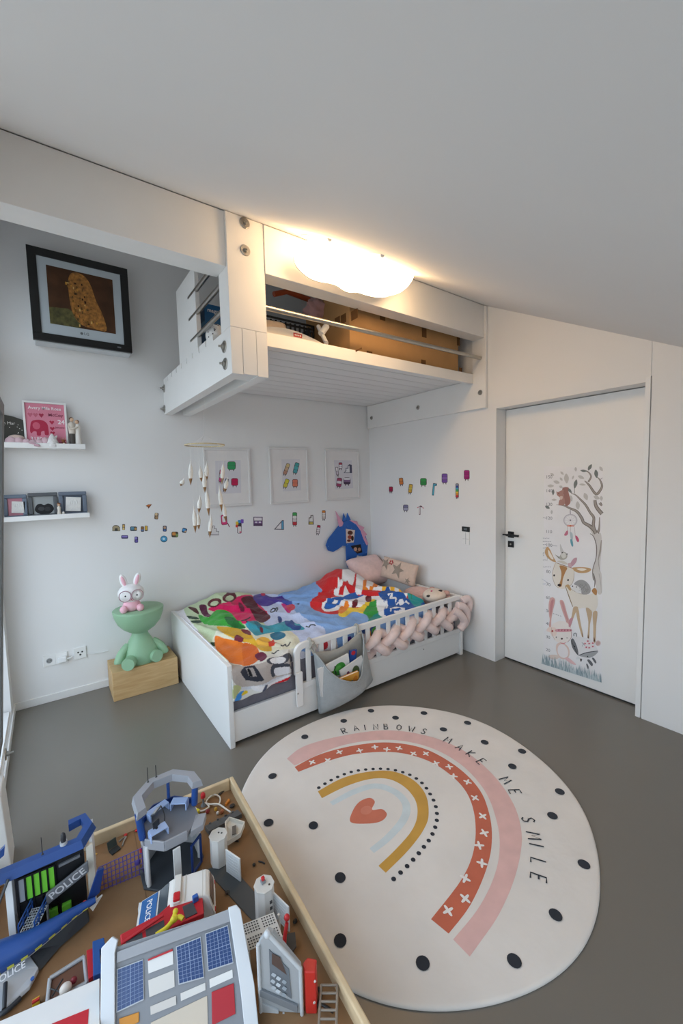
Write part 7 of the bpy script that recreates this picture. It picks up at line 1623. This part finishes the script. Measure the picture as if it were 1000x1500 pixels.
b = MB(P('#c22a2d')); b.tube(spline([WZ(416, 1386, .262), WZ(417, 1372, .285), WZ(420, 1352, .315)], 4), [.006]*4+[.0055]*4+[.005], 10); b.ball(WZ(420, 1344, .322), (.0085, .0085, .009)); b.build('handle', lv)
ld = thing('toy_ladder', 'brown grey toy ladder lying in the front right corner of the table', 'toy ladder', WZ(480, 1470, TB))
l0, l1, l2, l3 = WZ(470, 1443, .25), WZ(494, 1443, .25), WZ(466, 1520, .25), WZ(492, 1520, .25)
b = MB(P('#8a8074'))
for p, q in ((l0, l2), (l1, l3)): b.tube([p, q], .0035, 6)
for k in range(7): bar(b, l0+(l2-l0)*(k/6), l1+(l3-l1)*(k/6), .0028, 6)
b.build('frame', ld)
b = MB(P('#2e2a27'))
for p in (l0, l1, l2, l3): bar(b, V((p.x, p.y, TB+.0005)), p, .0035, 6)
b.build('feet', ld)
b = MB(P('#1f1f21')); b.tube(spline([WZ(462, 1478, TB+.01), WZ(470, 1460, TB+.02), WZ(466, 1448, TB+.01)], 4), .004, 6); b.tube([WZ(470, 1470, TB+.012), WZ(488, 1482, TB+.012)], .004, 6); tag(b.build('toy_strap'), 'black bent toy strap under the ladder', 'toy')

# ---------------------------------------------------------------- loose bits in the corner
b = MB(P('#57595b')); q = [WZ(300, 1212, TB+.012), WZ(348, 1188, TB+.012), WZ(354, 1194, TB+.012), WZ(306, 1220, TB+.012)]; b.prism([V((p.x, p.y, TB+.0005)) for p in q][::-1], (0, 0, .018))
for k in range(4): p = q[0]+(q[1]-q[0])*(.15+.23*k); b.box(p.x-.004, p.x+.004, p.y-.004, p.y+.002, TB+.0185, TB+.0225)
tag(b.build('toy_beam', bevel=.001), 'dark grey studded toy beam behind the taller turret', 'toy beam')
lm = thing('toy_signal_lamp', 'small toy signal post with a red top in the back corner', 'toy lamp', WZ(298, 1180, TB))
c = WZ(298, 1180, TB); b = MB(P('#6d6f72')); b.lathe([(.012, .0005), (.010, .006), (.004, .010), (.004, .035)], c, 12); b.build('post', lm); b = MB(P('#c9252c')); b.lathe([(.005, .033), (.010, .037), (.010, .050), (.006, .056)], c, 12); b.build('red_top', lm)
b = MB(P('#e6e2d8')); L1 = [WZ(x, y, TB+.008) for x, y in ((284, 1182), (294, 1188), (306, 1182), (302, 1174), (312, 1164), (322, 1168), (320, 1178), (308, 1178), (300, 1176))]; b.tube(spline(L1, 4), .0032, 8); b.tube(spline([WZ(x, y, TB+.012) for x, y in ((308, 1178), (320, 1178), (332, 1186), (338, 1190))], 4), .0032, 8)
tag(b.build('toy_tube'), 'looped cream toy tubing in the back corner', 'toy tube')
def bit(lab, x, y, hx, sz, rz=0., kind='box', nm='toy_brick', cat='toy brick'):
    c = WZ(x, y, TB+.004); b = MB(P(hx)); b.at((c.x, c.y, TB+.0006), rz=rz)
    if kind == 'box': b.box(-sz[0], sz[0], -sz[1], sz[1], 0, sz[2]); b.cyl((-sz[0]*.4, 0, sz[2]), min(sz[:2])*.45, .002, 10)
    elif kind == 'rod': b.tube([(-sz[0], 0, sz[1]), (0, .002, sz[1]), (sz[0], 0, sz[1])], sz[1], 8)
    else: b.ball((0, 0, sz[2]), sz)
    tag(b.build(nm, bevel=.001 if kind == 'box' else 0), lab, cat)
bit('bright yellow toy block by the foot of the tower', 288, 1191, '#e0d23a', (.011, .008, .014), .5)
bit('orange toy piece leaning by the corner rim', 333, 1176, '#d8832c', (.015, .004, .010), .7)
bit('black curved toy piece next to the orange one', 340, 1181, '#2a2625', (.012, .010, .006), .2, 'ball', 'toy_piece', 'toy')
bit('dark red toy piece beside the cream tubing', 304, 1190, '#8f2f38', (.009, .007, .008), .3, 'ball', 'toy_piece', 'toy')
bit('small gold toy figure in the corner pile', 316, 1187, '#d7a23a', (.007, .006, .009), 0, 'ball', 'toy_piece', 'toy')
bit('small brown toy figure in the corner pile', 325, 1191, '#a9633f', (.008, .006, .009), 0, 'ball', 'toy_piece', 'toy')
bit('tiny white toy cup in the corner pile', 319, 1192, '#ddd6cc', (.006, .006, .007), 0, 'ball', 'toy_piece', 'toy')
bit('dark grey tool lying along the back rim of the table', 325, 1161, '#403c39', (.020, .004, .004), .35, 'rod', 'toy_tool', 'toy tool')
bit('black toy tool at the right rim beside the shell', 345, 1232, '#232222', (.012, .003, .003), -.7, 'rod', 'toy_tool', 'toy tool')
bit('small black toy clip near the right rim', 372, 1267, '#232222', (.006, .005, .005), 0, 'ball', 'toy_piece', 'toy')
bit('thin black toy rod near the right rim', 383, 1263, '#232222', (.013, .0025, .0025), -1.0, 'rod', 'toy_tool', 'toy tool')
bit('black toy clip beside the second turret flap', 432, 1350, '#232222', (.008, .006, .005), .4, 'ball', 'toy_piece', 'toy')
bit('dark grey toy piece behind the police car', 333, 1308, '#3b3836', (.007, .006, .006), .4, 'ball', 'toy_piece', 'toy')
bit('red round toy stud on the board left of the tower', 184, 1223, '#c9302f', (.006, .006, .004), 0, 'ball', 'toy_piece', 'toy')
bit('red toy cap at the end of a grey rod', 200, 1217, '#c9302f', (.007, .005, .005), .3, 'ball', 'toy_piece', 'toy')
bit('grey toy rod beside the small laptop', 182, 1232, '#9a948c', (.020, .0028, .0028), 1.1, 'rod', 'toy_tool', 'toy tool')
bit('short grey toy rod crossing the longer one', 179, 1229, '#8a847c', (.013, .0028, .0028), .4, 'rod', 'toy_tool', 'toy tool')
bit('slim cream toy rod beside the tower column', 207, 1232, '#c9bba4', (.016, .002, .002), 1.4, 'rod', 'toy_tool', 'toy tool')
bit('tiny gold toy coin on the board behind the fence', 141, 1251, '#c9a050', (.004, .004, .003), 0, 'ball', 'toy_piece', 'toy')
lt = thing('toy_laptop', 'tiny open black toy laptop on the board behind the purple fence', 'toy laptop', WZ(168, 1244, TB))
c = WZ(168, 1246, TB); b = MB(P('#2c3032')); b.at((c.x, c.y, TB+.0006), rz=.35); b.box(-.016, .016, -.014, .012, 0, .004); b.build('keyboard', lt)
b = MB(P('#3d4a48')); b.at((c.x-.0045, c.y+.013, TB+.004), rz=.35, rx=-.25); b.box(-.016, .016, 0, .003, 0, .028); b.build('screen', lt)
# ================================================================== LIGHT: daylight from the sky through the left window and two added, assumed windows, and the cloud lamp
W = bpy.data.worlds.new('sky'); SC.world = W; W.use_nodes = True
nt = W.node_tree; bg = nt.nodes['Background']
tc = nt.nodes.new('ShaderNodeTexCoord'); sx = nt.nodes.new('ShaderNodeSeparateXYZ'); rp = nt.nodes.new('ShaderNodeValToRGB'); mp = nt.nodes.new('ShaderNodeMapRange')
mp.inputs['From Min'].default_value = -1; mp.inputs['From Max'].default_value = 1
e = rp.color_ramp.elements; e[0].position = .47; e[0].color = (GRD*.95, GRD, GRD*1.02, 1); e[1].position = .53; e[1].color = (.82, .92, 1, 1)
e2 = rp.color_ramp.elements.new(.9); e2.color = (.74, .89, 1.08, 1)
nt.links.new(tc.outputs['Generated'], sx.inputs['Vector']); nt.links.new(sx.outputs['Z'], mp.inputs['Value']); nt.links.new(mp.outputs['Result'], rp.inputs['Fac']); nt.links.new(rp.outputs['Color'], bg.inputs['Color']); bg.inputs['Strength'].default_value = SKY
l = bpy.data.lights.new('window_portal', 'AREA'); l.shape = 'RECTANGLE'; l.size = WZ1-WZ0; l.size_y = WY1-WY0; l.energy = 1; l.cycles.is_portal = True
o = bpy.data.objects.new('window_portal', l); COL.objects.link(o); o.location = (XW-.10, (WY0+WY1)/2, (WZ0+WZ1)/2); o.rotation_euler = (0, -PI/2, 0)
l = bpy.data.lights.new('window_portal', 'AREA'); l.shape = 'RECTANGLE'; l.size = FX1-FX0; l.size_y = FZ1-FZ0; l.energy = 1; l.cycles.is_portal = True
o = bpy.data.objects.new('window_portal', l); COL.objects.link(o); o.location = ((FX0+FX1)/2, -4.59, (FZ0+FZ1)/2); o.rotation_euler = (PI/2, 0, 0)
l = bpy.data.lights.new('window_portal', 'AREA'); l.shape = 'RECTANGLE'; l.size = UZ1-UZ0; l.size_y = WY1-UY0; l.energy = 1; l.cycles.is_portal = True
o = bpy.data.objects.new('window_portal', l); COL.objects.link(o); o.location = (XW-.10, (UY0+WY1)/2, (UZ0+UZ1)/2); o.rotation_euler = (0, -PI/2, 0)
SC.view_settings.view_transform = 'Standard'; SC.view_settings.look = 'None'
SC.view_settings.exposure = EXPO; SC.view_settings.gamma = 1; SC.view_settings.use_curve_mapping = False
SC.cycles.use_denoising = True; SC.cycles.max_bounces = 8; SC.cycles.diffuse_bounces = 5; SC.cycles.transparent_max_bounces = 12
SC.cycles.caustics_reflective = False; SC.cycles.caustics_refractive = False; SC.cycles.sample_clamp_indirect = 8
